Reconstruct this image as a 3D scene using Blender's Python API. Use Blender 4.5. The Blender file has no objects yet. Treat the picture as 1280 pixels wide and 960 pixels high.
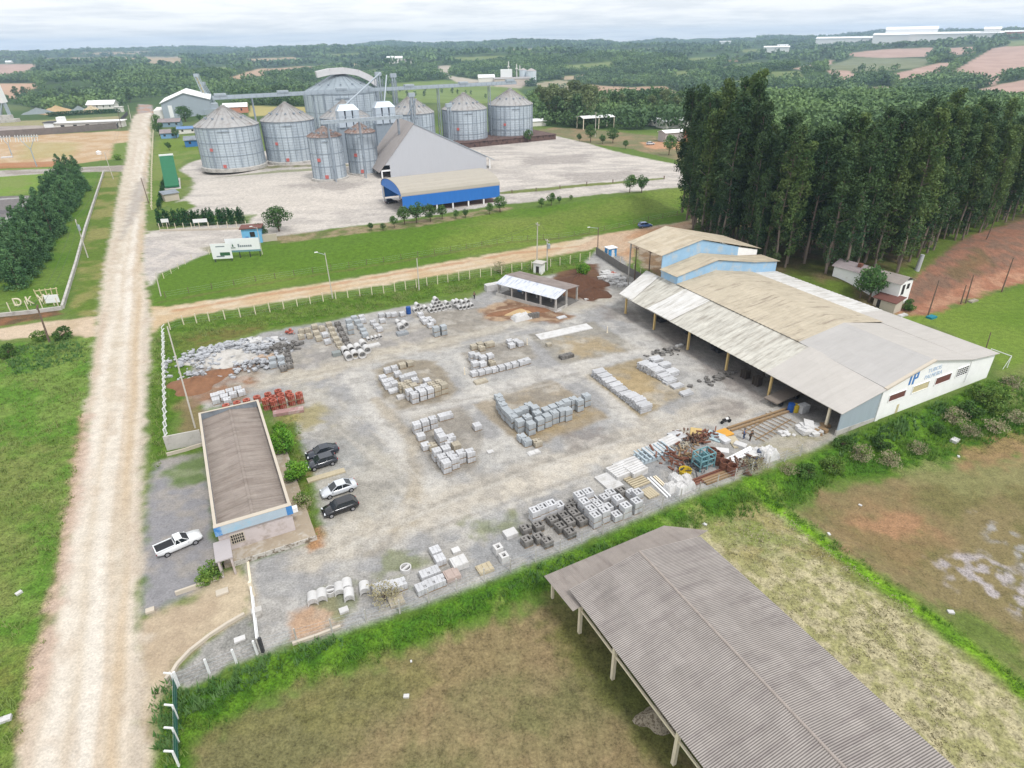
import bpy, math, random
import numpy as np
from math import sin, cos, pi, radians, hypot, atan2, sqrt

SC = bpy.context.scene
COL = SC.collection
random.seed(7)
RNG = np.random.default_rng(11)

# ------------------------------------------------------------------ camera
F_PX, CAM_H = 785.0, 50.0
ROLL = math.atan(0.0172)
PITCH = math.atan(430 / 785.0)
cam_d = bpy.data.cameras.new("camera")
cam = bpy.data.objects.new("camera", cam_d)
COL.objects.link(cam)
SC.camera = cam
cam_d.sensor_fit = 'HORIZONTAL'
cam_d.sensor_width = 36.0
cam_d.lens = 36.0 * F_PX / 1280.0
cam_d.clip_start = 0.5
cam_d.clip_end = 30000
from mathutils import Matrix, Vector
cam.matrix_world = (Matrix.Translation((0, 0, CAM_H)) @ Matrix.Rotation(pi / 2 - PITCH, 4, 'X')
                    @ Matrix.Rotation(-ROLL, 4, 'Z'))

# ------------------------------------------------------------------ light and sky
SUN_EL, SUN_AZ = radians(56), radians(142)      # azimuth clockwise from +Y
sd = bpy.data.lights.new("sun", 'SUN')
sd.energy = 2.1
sd.angle = radians(11)
sd.color = (1.0, 0.98, 0.95)
so = bpy.data.objects.new("sun", sd)
COL.objects.link(so)
so.rotation_euler = (pi / 2 - SUN_EL, 0, pi - SUN_AZ)
W = bpy.data.worlds.new("World")
SC.world = W
W.use_nodes = True
nt = W.node_tree
nt.nodes.clear()
wo = nt.nodes.new('ShaderNodeOutputWorld')
bg = nt.nodes.new('ShaderNodeBackground')
bg.inputs['Strength'].default_value = 0.1
sky = nt.nodes.new('ShaderNodeTexSky')
sky.sky_type = 'NISHITA'
sky.sun_disc = False
sky.sun_elevation = SUN_EL
sky.sun_rotation = SUN_AZ
tc = nt.nodes.new('ShaderNodeTexCoord')
sep = nt.nodes.new('ShaderNodeSeparateXYZ')
nt.links.new(tc.outputs['Generated'], sep.inputs[0])
# a flat overcast deck: project the direction on a plane so clouds flatten to the horizon
mx = nt.nodes.new('ShaderNodeMath'); mx.operation = 'MAXIMUM'; mx.inputs[1].default_value = 0.0
nt.links.new(sep.outputs['Z'], mx.inputs[0])
ad = nt.nodes.new('ShaderNodeMath'); ad.operation = 'ADD'; ad.inputs[1].default_value = 0.06
nt.links.new(mx.outputs[0], ad.inputs[0])
dv = nt.nodes.new('ShaderNodeVectorMath'); dv.operation = 'DIVIDE'
cb = nt.nodes.new('ShaderNodeCombineXYZ')
for i in range(3):
    nt.links.new(ad.outputs[0], cb.inputs[i])
nt.links.new(tc.outputs['Generated'], dv.inputs[0])
nt.links.new(cb.outputs[0], dv.inputs[1])
nz = nt.nodes.new('ShaderNodeTexNoise')
nz.inputs['Scale'].default_value = 0.8
nz.inputs['Detail'].default_value = 5
nz.inputs['Roughness'].default_value = 0.6
nt.links.new(dv.outputs[0], nz.inputs['Vector'])
cr = nt.nodes.new('ShaderNodeValToRGB')
cr.color_ramp.elements[0].position = 0.36
cr.color_ramp.elements[0].color = (8.3, 8.6, 9.0, 1)
cr.color_ramp.elements[1].position = 0.56
cr.color_ramp.elements[1].color = (10.4, 10.45, 10.5, 1)
nt.links.new(nz.outputs['Fac'], cr.inputs['Fac'])
# brighter towards the zenith, as an overcast sky is
gr = nt.nodes.new('ShaderNodeMapRange')
gr.inputs['From Min'].default_value = 0.12
gr.inputs['From Max'].default_value = 1.0
gr.inputs['To Min'].default_value = 1.0
gr.inputs['To Max'].default_value = 1.25
nt.links.new(sep.outputs['Z'], gr.inputs['Value'])
mul = nt.nodes.new('ShaderNodeVectorMath'); mul.operation = 'SCALE'
nt.links.new(cr.outputs['Color'], mul.inputs[0])
nt.links.new(gr.outputs['Result'], mul.inputs['Scale'])
mix = nt.nodes.new('ShaderNodeMixRGB')
mix.inputs['Fac'].default_value = 0.9
nt.links.new(sky.outputs[0], mix.inputs['Color1'])
nt.links.new(mul.outputs[0], mix.inputs['Color2'])
nt.links.new(mix.outputs[0], bg.inputs['Color'])
nt.links.new(bg.outputs[0], wo.inputs[0])
SC.view_settings.view_transform = 'Standard'
SC.view_settings.look = 'None'
SC.view_settings.exposure = 0.2
SC.view_settings.gamma = 1.0
SC.view_settings.use_curve_mapping = False
SC.cycles.max_bounces = 6
SC.cycles.diffuse_bounces = 3
SC.cycles.volume_bounces = 1
SC.cycles.transparent_max_bounces = 6
SC.cycles.use_denoising = True

KEXP = 1.55            # picture value of a white level surface under this sky


def srgb(r, g, b):
    def f(c):
        c /= 255.0
        return c / 12.92 if c <= 0.04045 else ((c + 0.055) / 1.055) ** 2.4
    return (f(r), f(g), f(b))


def alb(r, g, b, k=None):
    """albedo of a surface that shows as sRGB r,g,b on level ground in this daylight"""
    return tuple(min(0.85, c / (k or KEXP)) for c in srgb(r, g, b))


def albw(r, g, b):
    """albedo of an upright surface that shows as sRGB r,g,b (it sees half the sky)"""
    return alb(r, g, b, 1.05)


# ------------------------------------------------------------------ picture ray -> place
def rays(px, py):
    px = np.asarray(px, float); py = np.asarray(py, float)
    u = (px - 640) / F_PX; v = -(py - 480) / F_PX
    c, s = cos(ROLL), sin(ROLL)
    u, v = c * u + s * v, -s * u + c * v
    cp, sp = cos(PITCH), sin(PITCH)
    return np.stack([u, v * sp + cp, v * cp - sp], -1)


def project(x, y, z):
    cp, sp = cos(PITCH), sin(PITCH)
    dz = z - CAM_H
    depth = y * cp - dz * sp
    u = x / depth
    v = (y * sp + dz * cp) / depth
    c, s = cos(ROLL), sin(ROLL)
    u, v = c * u - s * v, s * u + c * v
    return 640 + u * F_PX, 480 - v * F_PX, depth


def G(px, py, z=0.0):
    d = rays(px, py)
    t = (z - CAM_H) / d[2]
    return np.array([d[0] * t, d[1] * t])


def sst(a, b, x):
    t = np.clip((x - a) / (b - a), 0, 1)
    return t * t * (3 - 2 * t)


def _hash(ix, iy, seed):
    n = (ix.astype(np.int64) * 374761393 + iy.astype(np.int64) * 668265263 + seed * 974634777) & 0x7fffffff
    n = ((n ^ (n >> 13)) * 1274126177) & 0x7fffffff
    n = n ^ (n >> 16)
    return (n & 0xffff) / 65535.0


def vnoise(x, y, seed=0):
    ix = np.floor(x); iy = np.floor(y)
    fx = x - ix; fy = y - iy
    fx = fx * fx * (3 - 2 * fx); fy = fy * fy * (3 - 2 * fy)
    a = _hash(ix, iy, seed); b = _hash(ix + 1, iy, seed)
    c = _hash(ix, iy + 1, seed); d = _hash(ix + 1, iy + 1, seed)
    return (a * (1 - fx) + b * fx) * (1 - fy) + (c * (1 - fx) + d * fx) * fy


def fbm(x, y, oct=4, seed=0):
    s = 0; a = 0.5; t = 0
    for i in range(oct):
        s = s + a * vnoise(x, y, seed + i * 17); t += a
        x = x * 2.03 + 11.3; y = y * 2.03 + 5.7; a *= 0.5
    return s / t


# ------------------------------------------------------------------ terrain height
RA = G(205, 384); RB = G(850, 279)                 # far edge of the orange side road
RD = (RB - RA) / np.linalg.norm(RB - RA); RN = np.array([-RD[1], RD[0]])
MA = G(190, 600); MB_ = G(192, 140)                # right edge of the main road
MD = (MB_ - MA) / np.linalg.norm(MB_ - MA); ME = np.array([MD[1], -MD[0]])
SL = [G(225, 850), G(330, 817), G(500, 768), G(700, 692), G(850, 627), G(1000, 570), G(1045, 550), G(1240, 470), G(1500, 380)]
PA = G(985, 640, -1.2); PB = G(1280, 862, -1.2)
PD = (PB - PA) / np.linalg.norm(PB - PA); PN = np.array([-PD[1], PD[0]])
HA = G(1105, 398); HB = G(1285, 352)
HD = (HB - HA) / np.linalg.norm(HB - HA); HN = np.array([-HD[1], HD[0]])


def poly_side(x, y, pts):
    """signed distance to an open polyline, positive on its right-hand (south) side"""
    best = np.full(np.shape(x), 1e9); sg = np.zeros(np.shape(x))
    for (a, b) in zip(pts[:-1], pts[1:]):
        d = b - a; L2 = d @ d
        t = np.clip(((x - a[0]) * d[0] + (y - a[1]) * d[1]) / L2, 0, 1)
        dx = x - a[0] - t * d[0]; dy = y - a[1] - t * d[1]
        dist = np.hypot(dx, dy)
        cr_ = d[1] * (x - a[0]) - d[0] * (y - a[1])
        m = dist < best
        best = np.where(m, dist, best); sg = np.where(m, np.sign(cr_), sg)
    return best * sg


def Z(x, y):
    x = np.asarray(x, float); y = np.asarray(y, float)
    dn = (x - RA[0]) * RN[0] + (y - RA[1]) * RN[1]
    de = (x - MA[0]) * ME[0] + (y - MA[1]) * ME[1]
    z = 2.5 * sst(2, 22, dn) * sst(8, 75, de)
    ds = poly_side(x, y, SL)
    z = z - 1.2 * sst(0.6, 5, ds) * sst(3, 9, de)
    dp = (x - PA[0]) * PN[0] + (y - PA[1]) * PN[1]
    z = z - 1.0 * sst(0.5, 6, dp) * sst(1, 6, ds)
    dh = (x - HA[0]) * HN[0] + (y - HA[1]) * HN[1]
    dl = (x - HA[0]) * HD[0] + (y - HA[1]) * HD[1]
    z = z + 3.6 * sst(0, 17, dh) * sst(-30, 12, dl) * (1 - sst(60, 200, dh))
    r = np.hypot(x, y)
    th = x / np.maximum(r, 1)
    hr = sst(430, 1200, r)
    z = z + hr * (-12 + 11 * np.sin(x / 310 + 1.1) * np.cos(y / 390 + .4) + 8 * np.sin((x + .6 * y) / 190 + .7)
                  + 5 * np.sin((x * .5 - y) / 97) )
    z = z - 14 * sst(600, 1000, r) * (1 - sst(1200, 2100, r))
    z = z + 26 * sst(1300, 6000, r) + 26 * sst(1200, 2800, r) * sst(.35, .6, th)
    z = z + sst(2500, 5000, r) * 12 * (np.sin(x / 520 + 2) + .7 * np.sin(x / 230 + .3)+.5*np.sin(x/91.))
    z = z - 60 * sst(7000, 9500, r)
    return z


def P(px, py):
    """the point of the ground seen at a picture position"""
    d = rays(px, py)
    t = np.geomspace(30, 9000, 700)
    g = CAM_H + d[2] * t - Z(d[0] * t, d[1] * t)
    k = np.argmax(g < 0)
    if g[k] >= 0:
        k = len(t) - 1
    a, b = t[max(k - 1, 0)], t[k]
    for _ in range(22):
        m = (a + b) / 2
        if CAM_H + d[2] * m - Z(d[0] * m, d[1] * m) < 0:
            b = m
        else:
            a = m
    t = (a + b) / 2
    return np.array([d[0] * t, d[1] * t, CAM_H + d[2] * t])


def PP(pts):
    return np.array([P(*p)[:2] for p in pts])


def top_at(base, px, py):
    """height above its foot of something standing on base whose top shows at px,py"""
    d = rays(px, py)
    s = hypot(base[0], base[1]) / hypot(d[0], d[1])
    return CAM_H + d[2] * s - base[2]


# ------------------------------------------------------------------ mesh and object helpers
class MB:
    def __init__(self):
        self.v = []; self.f = []; self.m = []; self.cur = 0

    def add(self, vs, fs):
        n = len(self.v)
        self.v += [tuple(float(c) for c in p) for p in vs]
        self.f += [tuple(n + i for i in q) for q in fs]
        self.m += [self.cur] * len(fs)
        return self

    def box(self, x0, x1, y0, y1, z0, z1):
        vs = [(x0, y0, z0), (x1, y0, z0), (x1, y1, z0), (x0, y1, z0), (x0, y0, z1), (x1, y0, z1), (x1, y1, z1), (x0, y1, z1)]
        return self.add(vs, [(3, 2, 1, 0), (4, 5, 6, 7), (0, 1, 5, 4), (1, 2, 6, 5), (2, 3, 7, 6), (3, 0, 4, 7)])

    def rbox(self, cx, cy, cz, sx, sy, sz, rz=0.0, j=0.0):
        """box centred at x,y with base cz, turned about z, with corner jitter"""
        c, s = cos(rz), sin(rz)
        vs = []
        for z in (0, 1):
            for (a, b) in ((-1, -1), (1, -1), (1, 1), (-1, 1)):
                x = a * sx / 2 + random.uniform(-j, j); y = b * sy / 2 + random.uniform(-j, j)
                vs.append((cx + x * c - y * s, cy + x * s + y * c, cz + z * sz + random.uniform(-j, j)))
        return self.add(vs, [(3, 2, 1, 0), (4, 5, 6, 7), (0, 1, 5, 4), (1, 2, 6, 5), (2, 3, 7, 6), (3, 0, 4, 7)])

    def tube(self, p0, p1, r0, r1=None, n=8, cap=True):
        r1 = r0 if r1 is None else r1
        a = Vector(p0); b = Vector(p1); d = (b - a)
        if d.length < 1e-6: return self
        d.normalize()
        u = d.orthogonal().normalized(); w = d.cross(u)
        vs = []
        for (p, r) in ((a, r0), (b, r1)):
            for k in range(n):
                t = 2 * pi * k / n
                vs.append(p + u * (r * cos(t)) + w * (r * sin(t)))
        fs = [(k, (k + 1) % n, n + (k + 1) % n, n + k) for k in range(n)]
        if cap: fs += [tuple(range(n - 1, -1, -1)), tuple(range(n, 2 * n))]
        return self.add(vs, fs)

    def bar(self, p0, p1, w, h=None):
        """square bar from p0 to p1"""
        h = h or w
        a = Vector(p0); b = Vector(p1); d = (b - a).normalized()
        up = Vector((0, 0, 1)) if abs(d.z) < .9 else Vector((1, 0, 0))
        s = d.cross(up).normalized(); t = s.cross(d).normalized()
        vs = []
        for p in (a, b):
            for (i, j) in ((-1, -1), (1, -1), (1, 1), (-1, 1)):
                vs.append(p + s * (i * w / 2) + t * (j * h / 2))
        return self.add(vs, [(3, 2, 1, 0), (4, 5, 6, 7), (0, 1, 5, 4), (1, 2, 6, 5), (2, 3, 7, 6), (3, 0, 4, 7)])

    def lathe(self, prof, n=24, cx=0, cy=0):
        vs = []; fs = []
        for (r, z) in prof:
            for k in range(n):
                t = 2 * pi * k / n
                vs.append((cx + r * cos(t), cy + r * sin(t), z))
        for i in range(len(prof) - 1):
            for k in range(n):
                fs.append((i * n + k, i * n + (k + 1) % n, (i + 1) * n + (k + 1) % n, (i + 1) * n + k))
        return self.add(vs, fs)

    def quad(self, a, b, c, d):
        return self.add([a, b, c, d], [(0, 1, 2, 3)])

    def slab(self, a, b, c, d, th):
        """a plate with corners a,b,c,d (top) and thickness th downwards"""
        top = [Vector(p) for p in (a, b, c, d)]
        bot = [p - Vector((0, 0, th)) for p in top]
        return self.add(bot + top, [(3, 2, 1, 0), (4, 5, 6, 7), (0, 1, 5, 4), (1, 2, 6, 5), (2, 3, 7, 6), (3, 0, 4, 7)])

    def prism(self, pts, vec):
        """extrude a planar polygon along vec"""
        n = len(pts); q = [Vector(p) for p in pts]; w = Vector(vec)
        return self.add(q + [p + w for p in q], [tuple(range(n - 1, -1, -1)), tuple(range(n, 2 * n))] +
                        [(k, (k + 1) % n, n + (k + 1) % n, n + k) for k in range(n)])

    def mesh(self, name, mats, smooth=False):
        me = bpy.data.meshes.new(name)
        me.from_pydata(self.v, [], self.f)
        if not isinstance(mats, (list, tuple)): mats = [mats]
        for m in mats: me.materials.append(m)
        if len(mats) > 1:
            me.polygons.foreach_set('material_index', self.m)
        if smooth:
            me.polygons.foreach_set('use_smooth', [True] * len(me.polygons))
        me.update()
        # consistent outward normals
        import bmesh
        bm = bmesh.new(); bm.from_mesh(me)
        bmesh.ops.recalc_face_normals(bm, faces=bm.faces)
        bm.to_mesh(me); bm.free()
        return me


def link(name, data, parent=None, loc=(0, 0, 0), rz=0.0):
    o = bpy.data.objects.new(name, data)
    COL.objects.link(o)
    o.location = [float(c) for c in loc]
    o.rotation_euler = (0, 0, rz)
    if parent: o.parent = parent
    return o


def tag(o, label, cat, group=None):
    o['label'] = label; o['category'] = cat; o['kind'] = 'thing'
    if group: o['group'] = group
    return o


def thing(name, label, cat, loc=(0, 0, 0), rz=0.0, group=None):
    return tag(link(name, None, None, loc, rz), label, cat, group)


def part(name, mb, m, parent, smooth=False, label=None):
    o = link(name, mb.mesh(name, m, smooth), parent)
    if label: o['label'] = label
    return o


def solo(name, mb, m, label, cat, loc=(0, 0, 0), rz=0.0, group=None, smooth=False):
    o = link(name, mb.mesh(name, m, smooth), None, loc, rz)
    return tag(o, label, cat, group)


def copy_tree(o, parent=None):
    c = o.copy(); COL.objects.link(c)
    if parent: c.parent = parent
    for ch in list(o.children):
        copy_tree(ch, c)
    return c


class Kind:
    """first use places the original, later uses place copies with copied parts"""
    def __init__(self, root): self.root = root; self.used = False

    def put(self, loc, rz, label, group=None, scale=None):
        o = copy_tree(self.root) if self.used else self.root
        self.used = True
        o.location = [float(c) for c in loc]; o.rotation_euler = (0, 0, rz)
        if scale: o.scale = (scale,) * 3 if not isinstance(scale, (tuple, list)) else scale
        o['label'] = label
        if group: o['group'] = group
        return o


ORD = ['zeroth', 'first', 'second', 'third', 'fourth', 'fifth', 'sixth', 'seventh', 'eighth', 'ninth', 'tenth', 'eleventh',
       'twelfth', 'thirteenth', 'fourteenth', 'fifteenth', 'sixteenth', 'seventeenth', 'eighteenth', 'nineteenth', 'twentieth']
_tens = {20: 'twenty', 30: 'thirty', 40: 'forty', 50: 'fifty'}


def nth(k):
    if k <= 20: return ORD[k]
    t, u = k // 10 * 10, k % 10
    if u == 0: return _tens[t][:-1] + 'ieth'
    return _tens[t] + '-' + ORD[u]


# ------------------------------------------------------------------ materials
def mat(name, col, rough=.8, var=.12, scale=1.5, bump=0.0, metal=0.0, stain=None, sscale=.4, stretch=(1, 1, 1), objvar=0.0, bscale=None, spec=.3, samt=(.5, .65)):
    m = bpy.data.materials.new(name); m.use_nodes = True
    n = m.node_tree; b = n.nodes['Principled BSDF']; L = n.links.new
    b.inputs['Roughness'].default_value = rough
    b.inputs['Metallic'].default_value = metal
    b.inputs['Specular IOR Level'].default_value = spec
    t = n.nodes.new('ShaderNodeTexCoord'); mp = n.nodes.new('ShaderNodeMapping')
    mp.inputs['Scale'].default_value = stretch
    L(t.outputs['Object'], mp.inputs[0])
    no = n.nodes.new('ShaderNodeTexNoise'); no.inputs['Scale'].default_value = scale
    no.inputs['Detail'].default_value = 6; no.inputs['Roughness'].default_value = .65
    L(mp.outputs[0], no.inputs[0])
    mr = n.nodes.new('ShaderNodeMapRange')
    mr.inputs['From Min'].default_value = .25; mr.inputs['From Max'].default_value = .75
    mr.inputs['To Min'].default_value = 1 - var; mr.inputs['To Max'].default_value = 1 + var
    L(no.outputs['Fac'], mr.inputs['Value'])
    last = mr.outputs[0]
    if objvar:
        oi = n.nodes.new('ShaderNodeObjectInfo'); m2 = n.nodes.new('ShaderNodeMapRange')
        m2.inputs['To Min'].default_value = 1 - objvar; m2.inputs['To Max'].default_value = 1 + objvar
        L(oi.outputs['Random'], m2.inputs['Value'])
        mm = n.nodes.new('ShaderNodeMath'); mm.operation = 'MULTIPLY'
        L(last, mm.inputs[0]); L(m2.outputs[0], mm.inputs[1]); last = mm.outputs[0]
    base = n.nodes.new('ShaderNodeRGB'); base.outputs[0].default_value = (*col, 1)
    cur = base.outputs[0]
    if stain:
        n2 = n.nodes.new('ShaderNodeTexNoise'); n2.inputs['Scale'].default_value = sscale
        n2.inputs['Detail'].default_value = 5; n2.inputs['Roughness'].default_value = .7
        L(mp.outputs[0], n2.inputs[0])
        r = n.nodes.new('ShaderNodeMapRange'); r.inputs['From Min'].default_value = samt[0]; r.inputs['From Max'].default_value = samt[1]
        L(n2.outputs['Fac'], r.inputs['Value'])
        mx_ = n.nodes.new('ShaderNodeMixRGB'); mx_.inputs['Color2'].default_value = (*stain, 1)
        L(r.outputs[0], mx_.inputs['Fac']); L(cur, mx_.inputs['Color1']); cur = mx_.outputs[0]
    sc_ = n.nodes.new('ShaderNodeVectorMath'); sc_.operation = 'SCALE'
    L(cur, sc_.inputs[0]); L(last, sc_.inputs['Scale'])
    L(sc_.outputs[0], b.inputs['Base Color'])
    if bump:
        bu = n.nodes.new('ShaderNodeBump'); bu.inputs['Strength'].default_value = bump
        bu.inputs['Distance'].default_value = .05
        if bscale:
            n3 = n.nodes.new('ShaderNodeTexNoise'); n3.inputs['Scale'].default_value = bscale
            L(t.outputs['Object'], n3.inputs[0]); L(n3.outputs['Fac'], bu.inputs['Height'])
        else:
            L(no.outputs['Fac'], bu.inputs['Height'])
        L(bu.outputs[0], b.inputs['Normal'])
    return m


def leaf_mat(name, c1, c2, scale=.5, objvar=.18, trans=.25, c3=None):
    """foliage: two leaf colours in clumps, a little light through the leaves"""
    m = bpy.data.materials.new(name); m.use_nodes = True
    n = m.node_tree; L = n.links.new; b = n.nodes['Principled BSDF']
    b.inputs['Roughness'].default_value = .65; b.inputs['Specular IOR Level'].default_value = .25
    t = n.nodes.new('ShaderNodeTexCoord')
    no = n.nodes.new('ShaderNodeTexNoise'); no.inputs['Scale'].default_value = scale; no.inputs['Detail'].default_value = 4
    L(t.outputs['Object'], no.inputs[0])
    r = n.nodes.new('ShaderNodeMapRange'); r.inputs['From Min'].default_value = .36; r.inputs['From Max'].default_value = .64
    L(no.outputs['Fac'], r.inputs['Value'])
    mx_ = n.nodes.new('ShaderNodeMixRGB'); mx_.inputs['Color1'].default_value = (*c1, 1); mx_.inputs['Color2'].default_value = (*c2, 1)
    L(r.outputs[0], mx_.inputs['Fac'])
    oi = n.nodes.new('ShaderNodeObjectInfo'); m2 = n.nodes.new('ShaderNodeMapRange')
    m2.inputs['To Min'].default_value = 1 - objvar; m2.inputs['To Max'].default_value = 1 + objvar
    L(oi.outputs['Random'], m2.inputs['Value'])
    s = n.nodes.new('ShaderNodeVectorMath'); s.operation = 'SCALE'
    L(mx_.outputs[0], s.inputs[0]); L(m2.outputs[0], s.inputs['Scale'])
    L(s.outputs[0], b.inputs['Base Color'])
    tr = n.nodes.new('ShaderNodeBsdfTranslucent'); L(s.outputs[0], tr.inputs['Color'])
    ms = n.nodes.new('ShaderNodeMixShader'); ms.inputs[0].default_value = trans
    L(b.outputs[0], ms.inputs[1]); L(tr.outputs[0], ms.inputs[2])
    L(ms.outputs[0], n.nodes['Material Output'].inputs['Surface'])
    return m
# ================================================================== THE GROUND
TH0 = radians(62)
_th = np.linspace(-TH0, TH0, 700)
_rr = np.concatenate([[0.5, 8, 16], np.geomspace(20, 420, 800), np.geomspace(423, 9500, 330)])
TT, RR = np.meshgrid(_th, _rr)
GX = RR * np.sin(TT); GY = RR * np.cos(TT)
GZ = Z(GX, GY)
_pdep = GY * cos(PITCH) - (GZ - CAM_H) * sin(PITCH)
QX, QY, _ = project(GX, np.where(_pdep > 2, GY, 1e3), GZ)
QX = np.where(_pdep > 2, QX, -9e4); QY = np.where(_pdep > 2, QY, 9e4)

N1 = fbm(GX / 7, GY / 7, 4, 1); N2 = fbm(GX / 2.2, GY / 2.2, 3, 2); N3 = fbm(GX / 28, GY / 28, 3, 3)
N4 = fbm(GX / 1.1, GY / 1.1, 2, 9); NF = fbm(GX / 120, GY / 120, 4, 5)


def sdist(x, y, pts):
    """signed distance to a closed polygon, positive inside"""
    pts = np.asarray(pts, float)
    best = np.full(x.shape, 1e18); ins = np.zeros(x.shape, bool)
    n = len(pts)
    for i in range(n):
        a = pts[i]; b = pts[(i + 1) % n]; d = b - a; L2 = max(d @ d, 1e-9)
        t = np.clip(((x - a[0]) * d[0] + (y - a[1]) * d[1]) / L2, 0, 1)
        best = np.minimum(best, (x - a[0] - t * d[0]) ** 2 + (y - a[1] - t * d[1]) ** 2)
        c = ((a[1] > y) != (b[1] > y))
        xi = a[0] + (y - a[1]) / np.where(abs(b[1] - a[1]) < 1e-9, 1e-9, (b[1] - a[1])) * (b[0] - a[0])
        ins ^= c & (x < xi)
    return np.where(ins, 1, -1) * np.sqrt(best)


def plinedist(x, y, pts):
    best = np.full(x.shape, 1e18)
    for a, b in zip(pts[:-1], pts[1:]):
        d = b - a; L2 = max(d @ d, 1e-9)
        t = np.clip(((x - a[0]) * d[0] + (y - a[1]) * d[1]) / L2, 0, 1)
        best = np.minimum(best, (x - a[0] - t * d[0]) ** 2 + (y - a[1] - t * d[1]) ** 2)
    return np.sqrt(best)


C3 = np.zeros(GX.shape + (3,)); CLS = np.zeros(GX.shape, np.int8); DET = np.full(GX.shape, .32)
_r = RR


def lay(mask, col, col2=None, n=None, det=None, cls=None, a=1.0):
    """cover the ground where mask>0 with col (col2 in noise patches)"""
    c = np.array(alb(*col))
    if col2 is not None:
        t = sst(.38, .62, N1 if n is None else n)[..., None]
        c = c * (1 - t) + np.array(alb(*col2)) * t
    m = np.clip(mask, 0, 1)[..., None] * a
    C3[:] = C3 * (1 - m) + c * m
    if det is not None: DET[:] = DET * (1 - m[..., 0]) + det * m[..., 0]
    if cls is not None: CLS[np.clip(mask, 0, 1) > .5] = cls


def area(px_pts, w=1.0, wob=1.0, world=None):
    """soft mask of a patch of ground; w edge softness in m, wob edge unevenness in m"""
    pts = PP(px_pts) if world is None else world
    lo = pts.min(0) - 12; hi = pts.max(0) + 12
    m = np.zeros(GX.shape)
    k = (GX > lo[0]) & (GX < hi[0]) & (GY > lo[1]) & (GY < hi[1])
    if k.any():
        s = sdist(GX[k], GY[k], pts) + ((N2[k] - .5) * 2 + (N4[k] - .5)) * wob
        m[k] = sst(-w, w, s)
    return m


def stroke(px_pts, width, w=.6, wob=.6):
    pts = PP(px_pts)
    lo = pts.min(0) - 12 - width; hi = pts.max(0) + 12 + width
    m = np.zeros(GX.shape)
    k = (GX > lo[0]) & (GX < hi[0]) & (GY > lo[1]) & (GY < hi[1])
    if k.any():
        s = width / 2 - plinedist(GX[k], GY[k], pts) + ((N2[k] - .5) * 2 + (N4[k] - .5)) * wob
        m[k] = sst(-w, w, s)
    return m


def far_area(px_pts, w=.8):
    """a patch of far country (all beyond 330 m)"""
    m = np.zeros(GX.shape)
    p = np.asarray(px_pts, float)
    k = (QX > p[:, 0].min() - 8) & (QX < p[:, 0].max() + 8) & (QY > p[:, 1].min() - 6) & (QY < p[:, 1].max() + 6) & (_r > 330)
    if k.any():
        m[k] = sst(-w, w, sdist(QX[k], QY[k], p) + (N3[k] - .5) * 2.0)
    return m


# -- open grassland everywhere, dark wood floor far away
lay(np.ones(GX.shape), (104, 130, 56), (120, 137, 71), N3, det=.45)
lay(sst(360, 520, _r), (75, 102, 49), (108, 124, 74), NF, cls=1)
ROADL = [(14, 990), (25, 945), (44, 860), (60, 790), (76, 710), (92, 630), (104, 560), (112, 490), (118, 440), (122, 395), (127, 350), (138, 295), (147, 245), (158, 195), (169, 143)]
ROADR = [(190, 140), (189, 180), (184, 230), (181, 280), (178, 330), (184, 372), (190, 400), (186, 440), (184, 500), (181, 570), (175, 650), (174, 720), (178, 800), (178, 870), (180, 990)]

# -- left field by the road, verge
lay(area([(-200, 425), (0, 430), (120, 420), (112, 480), (95, 600), (60, 780), (10, 985), (-300, 985)], 1.2, 1.2), (98, 138, 48), (124, 150, 70), fbm(GX / 5, GY / 5, 4, 21), det=.8)
lay(area([(-120, 560), (70, 560), (40, 660), (20, 760), (-120, 760)], 4, 5), (132, 132, 78), None, a=.55)
lay(area([(-300, 860), (20, 830), (0, 985), (-300, 985)], 4, 4), (134, 124, 72), None, a=.6)
lay(stroke([(104, 520), (97, 590), (78, 700), (50, 830), (30, 930)], 1.1, .6, .9), (196, 160, 136), a=.75)
# -- conifer meadow, lot, fields at left
lay(area([(-150, 395), (0, 388), (75, 385), (85, 370), (135, 215), (60, 214), (-150, 330)], 1, 1), (95, 131, 42), (112, 139, 58), det=.6)
lay(area([(88, 392), (128, 395), (132, 340), (150, 215), (128, 215), (98, 330)], .8, 1), (104, 129, 48), (150, 148, 88), N1, det=.5)
lay(area([(-150, 400), (0, 394), (72, 387), (78, 393), (0, 408), (-150, 418)], .6, .8), (150, 108, 78), (112, 92, 66), N2, det=.5)
lay(area([(-150, 250), (0, 246), (62, 238), (92, 208), (-150, 218)], 1, 1), (128, 157, 64), (137, 154, 79))
lay(area([(-200, 345), (0, 292), (45, 244), (-200, 252)], .8, .4), (122, 118, 120), (138, 132, 130))
lay(stroke([(-60, 318), (0, 284), (22, 262), (44, 246), (0, 249), (-100, 256)], 2.2, .4, .3), (198, 196, 192), a=.9)
lay(area([(-100, 216), (0, 213), (60, 211), (164, 206), (160, 214), (70, 216), (0, 221), (-100, 224)], .8, 1), (196, 188, 180), (170, 160, 150))
lay(area([(-100, 211), (0, 208), (70, 208), (162, 196), (163, 163), (60, 168), (-100, 178)], 1.2, 1.5), (204, 172, 132), (216, 190, 158), det=.35)
lay(area([(-100, 214), (0, 211), (75, 208), (75, 201), (0, 204), (-100, 206)], 1, 1.2), (186, 128, 88), a=.8)
lay(area([(20, 200), (90, 196), (100, 178), (30, 178)], 4, 4), (186, 178, 120), a=.6)
lay(area([(138, 200), (160, 198), (162, 177), (142, 180)], 1, 1), (122, 144, 69))
lay(area([(-100, 170), (0, 168), (72, 164), (148, 160), (150, 145), (60, 150), (-100, 152)], 1, 1), (160, 160, 104), (176, 164, 128))
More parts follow.
